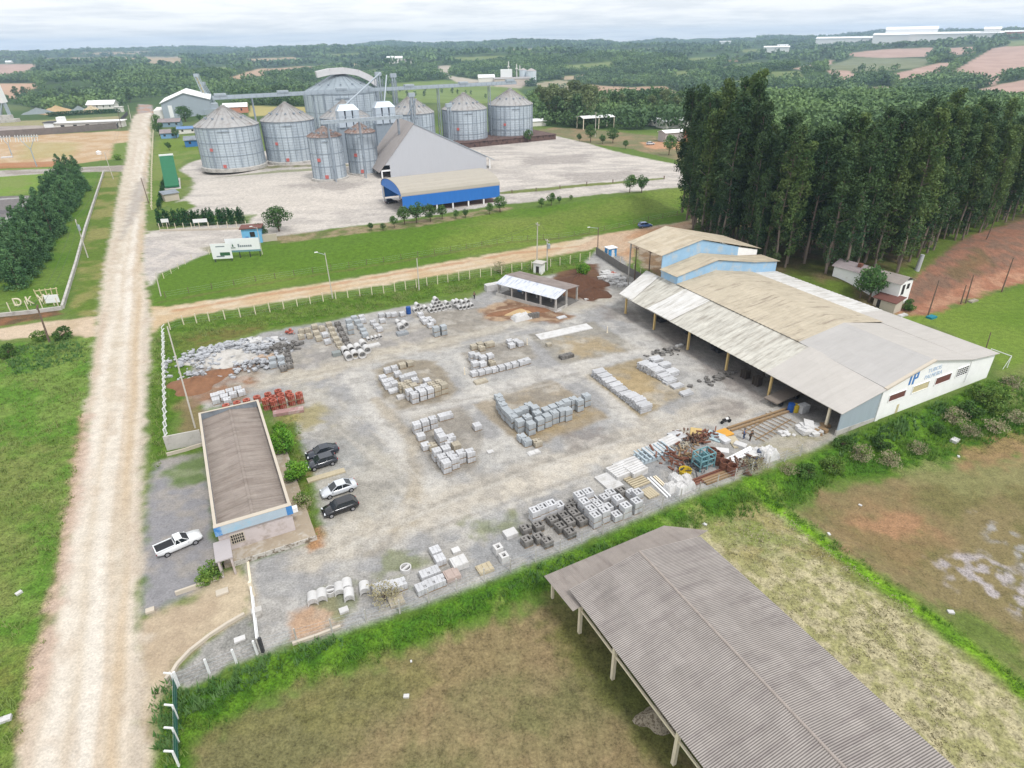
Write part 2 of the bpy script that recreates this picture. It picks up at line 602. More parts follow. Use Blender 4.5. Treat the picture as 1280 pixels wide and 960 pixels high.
lay(area([(-100, 172), (0, 169), (60, 165), (148, 161), (148, 156), (60, 157), (-100, 160)], 1.5, 1), (190, 178, 168), (170, 158, 150))
lay(area([(35, 141), (80, 135), (118, 133), (115, 140), (60, 144)], 1, 1), (206, 176, 132), (176, 140, 116))
lay(area([(168, 148), (191, 146), (191, 131), (172, 130)], 1, 1), (196, 150, 120), (176, 170, 166))

# -- side roads
SIDE = [(184, 372), (205, 384), (320, 367), (480, 341), (640, 313), (740, 295), (850, 278), (900, 268), (900, 282), (850, 292), (800, 301), (720, 315), (640, 329), (560, 342), (480, 356), (400, 369), (320, 382), (262, 391), (222, 398), (200, 408), (187, 420)]
lay(area(SIDE, .9, 1.0), (214, 188, 152), (222, 204, 176), det=.3, cls=3)
lay(stroke([(222, 388), (320, 371), (480, 345), (640, 317), (850, 281)], 1.6, .8, .8), (196, 150, 112), a=.75)
lay(stroke([(240, 392), (400, 364), (560, 338), (700, 313)], 1.1, .7, .5), (206, 172, 136), a=.6)
lay(area([(705, 318), (745, 295), (860, 278), (870, 290), (842, 298), (815, 296), (796, 306), (788, 330), (762, 320), (742, 308)], 1, 1.5), (206, 164, 128), (214, 186, 158), det=.4, cls=3)
lay(area([(790, 305), (832, 300), (840, 330), (826, 352), (805, 335)], 1, 1.2), (150, 124, 96), (176, 160, 140), N2)
lay(area([(-150, 428), (0, 425), (60, 420), (122, 421), (122, 395), (60, 402), (0, 410), (-150, 416)], .7, .9), (222, 200, 174), (206, 184, 154), det=.3, cls=3)

# -- silo yard and its access
SILO = [(178, 342), (176, 300), (186, 289), (204, 287), (250, 282), (310, 279), (320, 268), (230, 268), (205, 272), (214, 258), (240, 240), (244, 228), (223, 213), (238, 203), (262, 196), (420, 182), (560, 170), (664, 163), (700, 171), (745, 181), (800, 193), (850, 205), (866, 216), (855, 233), (790, 240), (700, 248), (630, 255), (560, 266), (490, 277), (420, 285), (350, 297), (322, 303), (300, 306), (200, 342), (188, 356)]
lay(area(SILO, .9, 1.0), (222, 213, 203), (200, 192, 184), fbm(GX / 9 + .3 * GY / 9, GY / 4, 4, 31), det=.42, cls=5)
lay(area([(240, 225), (400, 214), (470, 216), (480, 250), (430, 262), (300, 270)], 8, 5), (226, 216, 204), a=.6)
for pts in ([(350, 232), (420, 226), (460, 228), (430, 240)], [(660, 196), (740, 192), (730, 204), (650, 206)], [(700, 218), (800, 212), (790, 224), (720, 228)], [(640, 240), (700, 234), (690, 242)], [(560, 262), (600, 240), (640, 240)]):
    lay(area(pts, 3, 4), (172, 164, 158), a=.7)
lay(area([(190, 350), (215, 330), (250, 318), (200, 300), (178, 300), (176, 350)], 2, 2), (188, 182, 178), (214, 204, 196), N2, a=.7)
lay(area([(600, 243), (640, 238), (760, 228), (830, 222), (830, 224), (760, 231), (640, 242)], .5, .6), (127, 137, 79))
lay(area([(186, 264), (208, 258), (216, 240), (238, 232), (240, 222), (222, 212), (232, 200), (262, 194), (262, 168), (196, 168), (188, 215)], .9, 1), (112, 139, 55), (132, 146, 76), det=.5)
lay(area([(198, 190), (262, 186), (262, 172), (200, 176)], 2, 2), (118, 142, 49))
lay(area([(206, 272), (226, 268), (245, 258), (232, 250), (212, 256)], .8, .8), (111, 134, 57))
lay(area([(256, 218), (345, 210), (480, 208), (480, 206), (345, 207), (258, 212)], 1.0, .6), (168, 160, 146), (138, 138, 100), N2)
lay(area([(270, 222), (345, 213), (400, 210), (400, 213), (345, 216)], .6, .6), (123, 133, 79), a=.7)
lay(area([(340, 296), (420, 287), (500, 278), (560, 270), (640, 258), (630, 266), (520, 284), (420, 296), (350, 306)], 1, 1.5), (118, 126, 74), (164, 148, 116), N2)
lay(area([(250, 310), (310, 297), (330, 300), (300, 306), (262, 316)], 1, 1), (140, 138, 103), a=.7)
lay(area([(640, 168), (700, 170), (850, 204), (860, 190), (820, 170), (700, 158)], 2, 2), (134, 132, 95), (160, 140, 108))
lay(area([(740, 180), (790, 186), (845, 200), (850, 206), (760, 187)], 1, 1), (105, 130, 56))
lay(area([(800, 178), (850, 176), (850, 186), (812, 186)], 1.5, 1.5), (208, 160, 124))

# -- the grass bank between
lay(area([(186, 384), (200, 342), (262, 316), (330, 307), (420, 296), (520, 285), (640, 262), (760, 247), (860, 236), (858, 276), (740, 293), (640, 311), (480, 339), (320, 364), (205, 382)], .8, .8), (98, 131, 40), (121, 143, 59), N3, det=.55)
lay(stroke([(200, 378), (320, 356), (480, 330), (640, 303), (850, 268)], 1.0, .6, .8), (120, 112, 70), a=.55)
lay(area([(560, 285), (760, 250), (850, 240), (850, 262), (700, 285)], 5, 5), (130, 142, 70), a=.6)

# -- the concrete works yard
YARD = [(238, 462), (250, 438), (330, 416), (430, 398), (520, 380), (585, 374), (612, 360), (625, 352), (720, 340), (735, 322), (748, 312), (778, 322), (800, 352), (850, 345), (1120, 395), (1090, 500), (1048, 548), (1000, 568), (930, 596), (850, 625), (700, 690), (600, 730), (500, 766), (420, 794), (330, 815), (312, 770), (302, 706), (345, 690), (390, 680), (400, 655), (392, 600), (378, 560), (362, 520), (330, 505), (255, 512), (235, 495)]
lay(area(YARD, .7, .8), (191, 188, 183), (172, 170, 168), fbm(GX / 6, GY / 6, 4, 41), det=.4, cls=4)
lay(area([(330, 800), (470, 705), (640, 640), (760, 590), (830, 575), (850, 625), (600, 728), (420, 790)], 2, 2), (164, 164, 164), (178, 174, 168), N2, a=.85)
lay(area([(380, 470), (430, 520), (520, 590), (480, 660), (400, 700), (390, 600), (400, 540), (350, 510)], 3, 3), (194, 187, 172), (176, 170, 158), N1, a=.8)
lay(area([(395, 560), (440, 545), (455, 580), (430, 600)], 2, 2), (170, 170, 168), a=.8)
lay(area([(330, 440), (440, 420), (540, 400), (600, 400), (560, 430), (420, 470), (340, 470)], 3, 3), (168, 162, 156), (184, 176, 164), N2, a=.8)
lay(stroke([(250, 495), (330, 478), (400, 466), (460, 448), (560, 425), (640, 405), (720, 385), (760, 372)], 4.5, 1.5, 1.2), (206, 196, 178), a=.7)
lay(stroke([(440, 470), (475, 520), (510, 570), (540, 620)], 3.5, .8, .6), (214, 209, 201), a=.8)
lay(stroke([(490, 520), (560, 505), (640, 482), (720, 458), (800, 436)], 3.6, .8, .6), (208, 203, 196), a=.8)
lay(stroke([(575, 445), (610, 495), (640, 550)], 2.4, .8, .6), (216, 211, 203), a=.8)
lay(stroke([(690, 410), (740, 470), (800, 530)], 3.4, .8, .6), (212, 206, 197), a=.8)
lay(stroke([(400, 690), (500, 652), (640, 600), (760, 560), (870, 520), (960, 500)], 6, 2, 2), (206, 196, 180), a=.75)
lay(stroke([(640, 615), (700, 590), (800, 555)], 3, 2, 2), (222, 212, 196), a=.7)
lay(stroke([(770, 345), (790, 400), (850, 450), (940, 500)], 5, 1.5, 1.5), (196, 192, 186), a=.75)
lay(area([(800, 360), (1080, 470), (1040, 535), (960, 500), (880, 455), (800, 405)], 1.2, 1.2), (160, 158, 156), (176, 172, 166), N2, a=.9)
for pts, c in (([(468, 462), (500, 448), (545, 452), (572, 488), (560, 500), (500, 512), (478, 496)], (170, 158, 138)),
               ([(511, 520), (578, 506), (604, 548), (596, 584), (556, 597), (525, 560)], (172, 164, 152)),
               ([(590, 505), (690, 474), (762, 522), (655, 562)], (176, 162, 140)),
               ([(730, 468), (800, 448), (866, 490), (800, 522)], (182, 164, 130)),
               ([(660, 418), (742, 402), (800, 436), (702, 456)], (168, 162, 150)),
               ([(575, 442), (650, 420), (672, 446), (598, 474)], (170, 162, 150)),
               ([(510, 392), (610, 384), (640, 402), (556, 424)], (174, 166, 154))):
    lay(area(pts, .6, .6), c, tuple(v - 16 for v in c), N2, a=.85)
for pts in ([(752, 470), (800, 462), (830, 490), (790, 505)], [(690, 425), (750, 420), (770, 438), (710, 446)], [(650, 540), (700, 510), (740, 515), (690, 545)]):
    lay(area(pts, 2, 2), (190, 166, 122), a=.6)
for pts in ([(815, 420), (850, 412), (875, 428), (850, 440)], [(905, 440), (960, 470), (940, 490), (900, 468)], [(700, 545), (750, 535), (770, 555), (720, 566)], [(840, 425), (900, 462), (960, 498), (950, 505), (890, 470)], [(745, 380), (790, 390), (800, 405), (760, 400)], [(880, 505), (930, 500), (925, 520), (890, 520)]):
    lay(area(pts, 1.2, 1.6), (146, 138, 132), a=.75)
lay(area([(250, 462), (300, 450), (330, 470), (300, 500), (240, 510), (225, 490)], 1.2, 1.5), (158, 116, 86), (152, 134, 114), N2, a=.9)
lay(stroke([(470, 500), (512, 545), (520, 600), (512, 650), (470, 690)], 1.8, .8, .6), (176, 162, 138), a=.6)
_yd = area(YARD, .7, .8)
lay(_yd * sst(.55, .68, fbm(GX / 3.2, GY / 3.2, 4, 81)), (216, 210, 200), a=.4)
lay(_yd * sst(.57, .7, fbm(GX / 2.4 + 9, GY / 2.4, 4, 83)), (152, 148, 142), a=.38)
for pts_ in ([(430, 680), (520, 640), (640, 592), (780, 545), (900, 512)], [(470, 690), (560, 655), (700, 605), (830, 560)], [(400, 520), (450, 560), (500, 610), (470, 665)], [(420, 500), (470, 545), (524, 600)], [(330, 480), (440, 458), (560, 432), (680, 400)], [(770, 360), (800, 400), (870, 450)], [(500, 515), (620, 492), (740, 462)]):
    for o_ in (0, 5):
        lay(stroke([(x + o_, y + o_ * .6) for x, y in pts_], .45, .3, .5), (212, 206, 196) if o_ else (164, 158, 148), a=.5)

# red-brown soil by the small shed
lay(area([(600, 388), (640, 372), (720, 395), (700, 405), (650, 400), (610, 402)], .8, 1), (142, 110, 88), (190, 164, 136), N2, cls=4)
lay(area([(690, 348), (715, 328), (745, 330), (760, 362), (742, 378), (700, 372)], .7, .8), (110, 80, 62), (126, 96, 74), N2)
lay(area([(640, 395), (690, 385), (740, 380), (735, 372), (700, 378)], .8, .6), (192, 184, 174), a=.8)
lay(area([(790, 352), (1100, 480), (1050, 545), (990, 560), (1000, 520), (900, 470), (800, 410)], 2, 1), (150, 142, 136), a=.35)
lay(area([(930, 560), (1010, 530), (1045, 540), (1000, 568), (920, 598)], 1.5, 2), (168, 160, 124), (186, 178, 160), N2, a=.85)

# -- along the works fence and round the office
lay(area([(192, 424), (204, 405), (240, 396), (400, 374), (560, 348), (720, 318), (745, 310), (735, 322), (720, 336), (625, 350), (600, 362), (520, 376), (430, 394), (330, 412), (250, 434), (236, 460), (232, 500), (210, 545), (206, 588), (190, 590), (186, 500)], .6, .8), (86, 119, 33), (108, 135, 52), N2, det=.75)
lay(area([(215, 420), (330, 400), (330, 412), (250, 436), (230, 440)], 1.5, 1.5), (126, 116, 66), (108, 122, 53), N2, a=.8)
lay(area([(222, 500), (250, 495), (256, 540), (225, 545)], 1, 1.2), (150, 124, 96), a=.7)
LOT = [(186, 600), (200, 575), (262, 566), (272, 700), (250, 738), (186, 772), (172, 770), (176, 690)]
lay(area(LOT, .8, 1), (158, 156, 158), (172, 166, 160), N2, det=.3, cls=4)
lay(area([(205, 590), (262, 564), (264, 600), (215, 606)], 1.2, 1.5), (141, 154, 103), (96, 126, 47), N2, a=.8)
lay(area([(160, 905), (168, 775), (190, 765), (240, 745), (300, 706), (322, 735), (310, 770), (262, 800), (222, 832), (200, 880), (190, 990), (165, 990)], 1, 1), (214, 196, 168), (196, 176, 150), N1, det=.28, cls=4)
lay(area([(214, 848), (260, 802), (310, 770), (328, 815), (232, 862)], .5, .6), (178, 174, 168), (158, 156, 150), N2, det=.5, cls=4)
lay(area([(362, 765), (416, 748), (428, 782), (358, 805)], .5, .6), (202, 168, 138), (190, 176, 158), N2, a=.95)
lay(area([(345, 515), (372, 520), (372, 560), (392, 590), (394, 640), (404, 668), (392, 684), (376, 640), (355, 560)], .7, 1), (98, 125, 42), (140, 136, 84), N2, det=.7)
lay(area([(382, 660), (404, 655), (402, 684), (388, 690)], .6, .8), (186, 140, 104), a=.85)
lay(area([(345, 505), (400, 508), (410, 530), (370, 535)], 1.5, 2), (170, 158, 104), a=.7)
for pts in ([(470, 690), (520, 690), (540, 700), (480, 712)], [(590, 655), (640, 645), (650, 665), (600, 672)], [(500, 722), (520, 716), (524, 735), (505, 738)], [(385, 745), (430, 738), (440, 765), (420, 770)]):
    lay(area(pts, 1, 2.2), (122, 132, 78), a=.6)

# -- main road, dusty limestone
lay(area(ROADL + ROADR, .8, .9), (228, 216, 198), (216, 202, 182), N2, det=.28, cls=2)
_al = (GX - MA[0]) * MD[0] + (GY - MA[1]) * MD[1]; _ac = (GX - MA[0]) * ME[0] + (GY - MA[1]) * ME[1]
_rm = area(ROADL + ROADR, .8, .4)
_wb = _ac + 1.1 * (fbm(_al / 24, _al * 0 + 3.1, 2, 51) - .5) + .5 * (N1 - .5)
_al_n = fbm(_ac / 3, _al / 45, 3, 57)
for c_, w_, col_, a_ in ((-7.6, 1.1, (242, 232, 218), .8), (-5.0, 1.2, (243, 234, 221), .85), (-6.3, .35, (216, 198, 174), .5), (-9.3, .7, (214, 194, 174), .7), (-3.0, .8, (208, 182, 148), .7), (-2.0, .3, (236, 222, 204), .6), (-1.1, .7, (208, 194, 178), .7), (-4.0, .3, (204, 180, 152), .45), (-.2, .5, (190, 176, 164), .6)):
    lay(_rm * np.exp(-((_wb - c_) / w_) ** 2) * sst(.25, .6, _al_n), col_, a=a_)
lay(_rm * sst(.6, .72, fbm(_ac / 1.9, _al / 5, 3, 63)), (204, 184, 162), a=.35)
lay(area([(150, 300), (172, 270), (184, 235), (181, 215), (165, 240), (158, 270)], 1.2, 1.5) * _rm, (172, 164, 158), a=.6)
lay(stroke([(112, 520), (100, 590), (76, 720), (44, 870)], 1.3, .7, .8), (206, 178, 160), a=.6)

# -- lower ground south of the works
lay(area([(196, 990), (206, 870), (232, 866), (330, 822), (500, 770), (700, 694), (850, 629), (1000, 574), (1048, 552), (1100, 532), (1240, 474), (1300, 450), (1300, 560), (1150, 590), (1040, 600), (985, 640), (870, 665), (760, 705), (600, 775), (480, 825), (330, 872), (240, 930), (238, 990)], .8, .8), (74, 115, 24), (96, 134, 39), N2, det=.85)
DIRT = [(236, 990), (244, 935), (330, 880), (480, 830), (600, 780), (690, 748), (760, 790), (900, 990)]
lay(area(DIRT, 1.2, 1.5), (146, 130, 94), (126, 122, 82), N1, det=.6)
for pts in ([(430, 900), (560, 860), (640, 850), (620, 930), (480, 960)], [(600, 930), (760, 890), (800, 985), (600, 985)], [(640, 770), (700, 762), (760, 830), (660, 860)]):
    lay(area(pts, 3, 4), (164, 142, 108), (150, 136, 100), N2, a=.55)
lay(area([(250, 925), (400, 860), (520, 822), (560, 850), (420, 900)], 2, 3), (128, 126, 74), a=.55)
lay(area([(690, 750), (740, 780), (800, 840), (860, 940), (840, 960), (740, 850), (680, 800)], 1.5, 2), (98, 107, 46), a=.7)
lay(area([(846, 652), (980, 636), (1010, 660), (1130, 750), (1290, 880), (1300, 990), (1180, 990), (1000, 800)], 1.5, 1.5), (196, 186, 148), (168, 164, 114), fbm(GX / .9, GY / .9, 3, 71), det=.6)
lay(area([(860, 650), (960, 620), (1020, 690), (940, 700)], 3, 3), (118, 134, 57), (160, 150, 100), N2, a=.75)
lay(area([(1020, 670), (1140, 740), (1280, 850), (1290, 885), (1130, 765), (1010, 690)], 1, 1), (142, 134, 84), (108, 130, 53), N1, a=.85)
lay(stroke([(940, 602), (985, 645), (1050, 692), (1110, 735), (1180, 782), (1240, 830), (1300, 880)], 1.9, .7, .7), (122, 166, 39), (102, 144, 37), N2, det=.85)
lay(area([(1000, 640), (1030, 612), (1140, 596), (1300, 560), (1330, 860), (1285, 850), (1180, 770), (1080, 705)], 1.2, 1.6), (144, 130, 92), (128, 122, 78), N1, det=.5)
lay(area([(1065, 655), (1100, 638), (1150, 645), (1165, 668), (1120, 675)], 1.2, 1.2), (204, 150, 116), (190, 140, 108), N2, a=.95)
lay(area([(1050, 630), (1130, 620), (1200, 680), (1130, 705), (1060, 680)], 2.5, 3), (158, 130, 96), a=.6)
lay(area([(1130, 590), (1280, 556), (1300, 600), (1200, 620)], 2, 3), (150, 150, 100), a=.6)
lay(area([(1200, 560), (1290, 540), (1290, 575), (1210, 580)], 2, 3), (164, 128, 96), a=.7)
lay(area([(1170, 755), (1240, 775), (1300, 830), (1290, 850), (1200, 790)], 1.2, 1.6), (97, 129, 46), a=.7)
lay(area([(1170, 700), (1230, 690), (1290, 730), (1290, 770), (1210, 740)], 1, 1.8) * sst(.46, .62, N4 * .7 + N2 * .3), (192, 184, 186), det=.6, a=.8)
lay(area([(1220, 640), (1260, 660), (1290, 690), (1290, 710), (1240, 680)], 1, 1.6) * sst(.48, .62, N4 * .7 + N2 * .3), (180, 178, 178), a=.7)
lay(area([(1095, 400), (1180, 388), (1290, 352), (1320, 480), (1250, 470), (1240, 440), (1160, 405)], .8, .8), (113, 143, 50), (127, 151, 62), N3, det=.5)
lay(area([(1240, 470), (1290, 440), (1300, 500), (1260, 520)], 2, 2), (133, 133, 88), a=.6)

# -- eucalyptus hill and the cut bank
lay(area([(848, 300), (870, 278), (1290, 262), (1300, 290), (1230, 292), (1190, 312), (1140, 346), (1100, 374), (1060, 364), (960, 338)], 1, 1.5), (92, 100, 46), (116, 104, 72), N1, det=.5)
lay(area([(955, 340), (1060, 356), (1100, 372), (1095, 392), (1040, 372)], .8, 1), (101, 120, 46), (126, 112, 76), N1)
lay(area([(1098, 372), (1135, 347), (1160, 330), (1190, 308), (1215, 292), (1240, 286), (1300, 270), (1300, 344), (1230, 366), (1160, 392), (1115, 392)], .8, 1.2), (162, 118, 96), (140, 112, 94), N2, det=.45)
lay(area([(1110, 394), (1160, 393), (1230, 368), (1300, 346), (1300, 326), (1230, 346), (1160, 376)], 1, 1.2), (206, 158, 128), (188, 132, 104), N2, a=.85)
lay(area([(1180, 340), (1225, 310), (1240, 330), (1200, 350)], 1.5, 2), (124, 108, 72), a=.6)
lay(area([(1140, 350), (1200, 300), (1240, 284), (1290, 262), (1290, 250), (1200, 280), (1120, 340)], .8, 1), (105, 128, 49), a=.8)

# -- far country: ploughed fields, pastures, quarry faces
PINK = (208, 176, 160); TAN = (196, 176, 146); PAST = (138, 151, 95)
FIELDS = [([(-60, 80), (45, 80), (36, 92), (5, 98), (-60, 99)], PINK), ([(-60, 104), (42, 104), (46, 108), (26, 124), (-60, 116)], (214, 178, 150)),
          ([(50, 73), (120, 71), (228, 71), (226, 79), (190, 80), (176, 74), (60, 78)], TAN), ([(256, 70), (296, 69), (292, 73), (258, 72)], PINK),
          ([(286, 97), (322, 86), (416, 81), (424, 85), (332, 94), (300, 99)], (212, 180, 152)), ([(420, 80), (470, 78), (472, 82), (424, 84)], TAN),
          ([(312, 132), (400, 134), (396, 142), (310, 146)], (192, 180, 118)), ([(486, 104), (556, 100), (640, 106), (660, 122), (600, 130), (520, 128), (488, 120)], (135, 154, 84)),
          ([(548, 82), (568, 82), (560, 94), (600, 100), (660, 104), (650, 110), (580, 106), (546, 92)], (208, 196, 180)),
          ([(706, 112), (740, 106), (790, 109), (832, 108), (850, 117), (888, 122), (886, 131), (836, 128), (806, 121), (720, 125)], (200, 168, 140)),
          ([(668, 104), (700, 100), (726, 104), (710, 112), (676, 110)], (190, 180, 150)),
          ([(770, 66), (800, 61), (833, 60), (831, 65), (786, 68)], (202, 190, 142)), ([(855, 73), (905, 70), (892, 78), (862, 80)], PAST),
          ([(890, 87), (936, 78), (966, 78), (960, 84), (905, 90)], PAST), ([(908, 76), (934, 71), (930, 76), (912, 78)], (206, 160, 136)), ([(926, 62), (966, 60), (962, 66), (930, 66)], PAST),
          ([(1060, 66), (1110, 61), (1168, 59), (1167, 71), (1100, 73), (1064, 70)], PINK), ([(990, 86), (1030, 77), (1042, 74), (1040, 80), (1000, 88)], PINK),
          ([(1030, 84), (1066, 72), (1168, 73), (1152, 84), (1105, 89), (1040, 89)], (142, 148, 114)), ([(1033, 88), (1061, 89), (1074, 95), (1060, 103), (1046, 98)], PINK),
          ([(1114, 93), (1172, 79), (1197, 77), (1194, 82), (1154, 100), (1142, 106), (1119, 106)], PINK), ([(1170, 102), (1212, 77), (1241, 60), (1330, 46), (1330, 88), (1258, 93), (1241, 108), (1197, 95)], PINK),
          ([(1194, 122), (1214, 114), (1247, 106), (1330, 90), (1330, 140), (1220, 130)], PINK), ([(1255, 52), (1330, 46), (1330, 54), (1262, 58)], PAST), ([(1180, 60), (1222, 58), (1220, 66), (1182, 70)], PINK),
          ([(560, 72), (640, 69), (652, 73), (572, 77)], PAST), ([(300, 74), (366, 71), (384, 76), (312, 79)], TAN), ([(700, 82), (764, 77), (772, 84), (712, 89)], PAST), ([(896, 104), (958, 96), (966, 105), (906, 112)], PAST),
          ([(838, 90), (882, 86), (888, 93), (846, 96)], PAST), ([(228, 90), (282, 83), (286, 89), (236, 95)], PAST), ([(100, 66), (190, 64), (192, 67), (104, 69)], TAN), ([(400, 68), (500, 65), (505, 68), (410, 71)], PAST), ([(600, 62), (690, 60), (690, 63), (604, 65)], TAN), ([(1078, 110), (1112, 107), (1118, 116), (1086, 120)], PINK), ([(700, 96), (730, 93), (736, 98), (706, 101)], TAN), ([(960, 90), (1000, 88), (1004, 96), (964, 98)], PAST), ([(430, 90), (478, 86), (482, 92), (436, 95)], PAST),
          ([(960, 130), (985, 128), (985, 142), (962, 140)], PAST)]
FOREST = [(-80, 56), (1360, 26), (1360, 185), (905, 178), (880, 160), (866, 160), (800, 163), (700, 160), (668, 156), (662, 122), (700, 112), (640, 106), (560, 102), (486, 108), (392, 114), (392, 140), (300, 140), (290, 121), (200, 123), (165, 131), (130, 136), (60, 139), (25, 132), (-80, 122)]
_ff = np.zeros(GX.shape)
for pts, c in FIELDS:
    m = far_area(pts); _ff = np.maximum(_ff, m)
    lay(m, c, tuple(v - 10 for v in c), N3, det=.2, cls=1)
_fo = far_area(FOREST) * (1 - _ff)
lay(_fo, (64, 86, 54), (75, 102, 49), N3, cls=1)


def build_ground():
    nr, nc = GX.shape
    idx = np.arange(nr * nc).reshape(nr, nc)
    quads = np.stack([idx[:-1, :-1], idx[:-1, 1:], idx[1:, 1:], idx[1:, :-1]], -1).reshape(-1, 4)
    # outward row order: make normals point up
    quads = quads[:, ::-1]
    cl = np.minimum.reduce([CLS[:-1, :-1], CLS[:-1, 1:], CLS[1:, 1:], CLS[1:, :-1]]).reshape(-1)
    V = np.stack([GX, GY, GZ], -1).reshape(-1, 3)
    CC = np.concatenate([np.clip(C3, 0.01, .85).reshape(-1, 3), DET.reshape(-1, 1)], 1)
    m = bpy.data.materials.new("soil_gravel_and_turf"); m.use_nodes = True
    n = m.node_tree; L = n.links.new; b = n.nodes['Principled BSDF']
    b.inputs['Roughness'].default_value = .95; b.inputs['Specular IOR Level'].default_value = .15
    at = n.nodes.new('ShaderNodeVertexColor'); at.layer_name = 'cover'
    t = n.nodes.new('ShaderNodeTexCoord')
    fac = None
    for sc_, w in ((.9, .4), (4.5, .6)):
        no = n.nodes.new('ShaderNodeTexNoise'); no.inputs['Scale'].default_value = sc_; no.inputs['Detail'].default_value = 5; no.inputs['Roughness'].default_value = .7
        L(t.outputs['Object'], no.inputs[0])
        s = n.nodes.new('ShaderNodeMath'); s.operation = 'MULTIPLY'; s.inputs[1].default_value = w; L(no.outputs['Fac'], s.inputs[0])
        if fac is None: fac = s.outputs[0]
        else:
            a = n.nodes.new('ShaderNodeMath'); L(fac, a.inputs[0]); L(s.outputs[0], a.inputs[1]); fac = a.outputs[0]
    sb = n.nodes.new('ShaderNodeMath'); sb.operation = 'SUBTRACT'; sb.inputs[1].default_value = .5; L(fac, sb.inputs[0])
    ml = n.nodes.new('ShaderNodeMath'); ml.operation = 'MULTIPLY'; L(sb.outputs[0], ml.inputs[0]); L(at.outputs['Alpha'], ml.inputs[1])
    m4 = n.nodes.new('ShaderNodeMath'); m4.operation = 'MULTIPLY_ADD'; m4.inputs[1].default_value = 6.5; m4.inputs[2].default_value = 1.0; L(ml.outputs[0], m4.inputs[0])
    sc2 = n.nodes.new('ShaderNodeVectorMath'); sc2.operation = 'SCALE'; L(at.outputs['Color'], sc2.inputs[0]); L(m4.outputs[0], sc2.inputs['Scale'])
    L(sc2.outputs[0], b.inputs['Base Color'])
    bu = n.nodes.new('ShaderNodeBump'); bu.inputs['Strength'].default_value = .6; bu.inputs['Distance'].default_value = .25
    L(ml.outputs[0], bu.inputs['Height']); L(bu.outputs[0], b.inputs['Normal'])
    names = {0: 'grass_ground', 1: 'hills', 2: 'main_road', 3: 'side_road', 4: 'works_yard', 5: 'silo_yard'}
    for k, nm in names.items():
        q = quads[cl == k]
        if not len(q): continue
        used, inv = np.unique(q, return_inverse=True)
        inv = inv.reshape(-1, 4)
        me = bpy.data.meshes.new(nm)
        me.vertices.add(len(used)); me.vertices.foreach_set('co', V[used].ravel())
        me.loops.add(inv.size); me.loops.foreach_set('vertex_index', inv.ravel().astype(np.int32))
        me.polygons.add(len(inv)); me.polygons.foreach_set('loop_start', np.arange(0, inv.size, 4, dtype=np.int32))
        me.polygons.foreach_set('use_smooth', np.ones(len(inv), bool))
        me.update(calc_edges=True)
        ca = me.color_attributes.new('cover', 'FLOAT_COLOR', 'POINT')
        ca.data.foreach_set('color', CC[used].ravel().astype(np.float32))
        me.materials.append(m)
        o = link(nm, me); o['kind'] = 'structure'


build_ground()
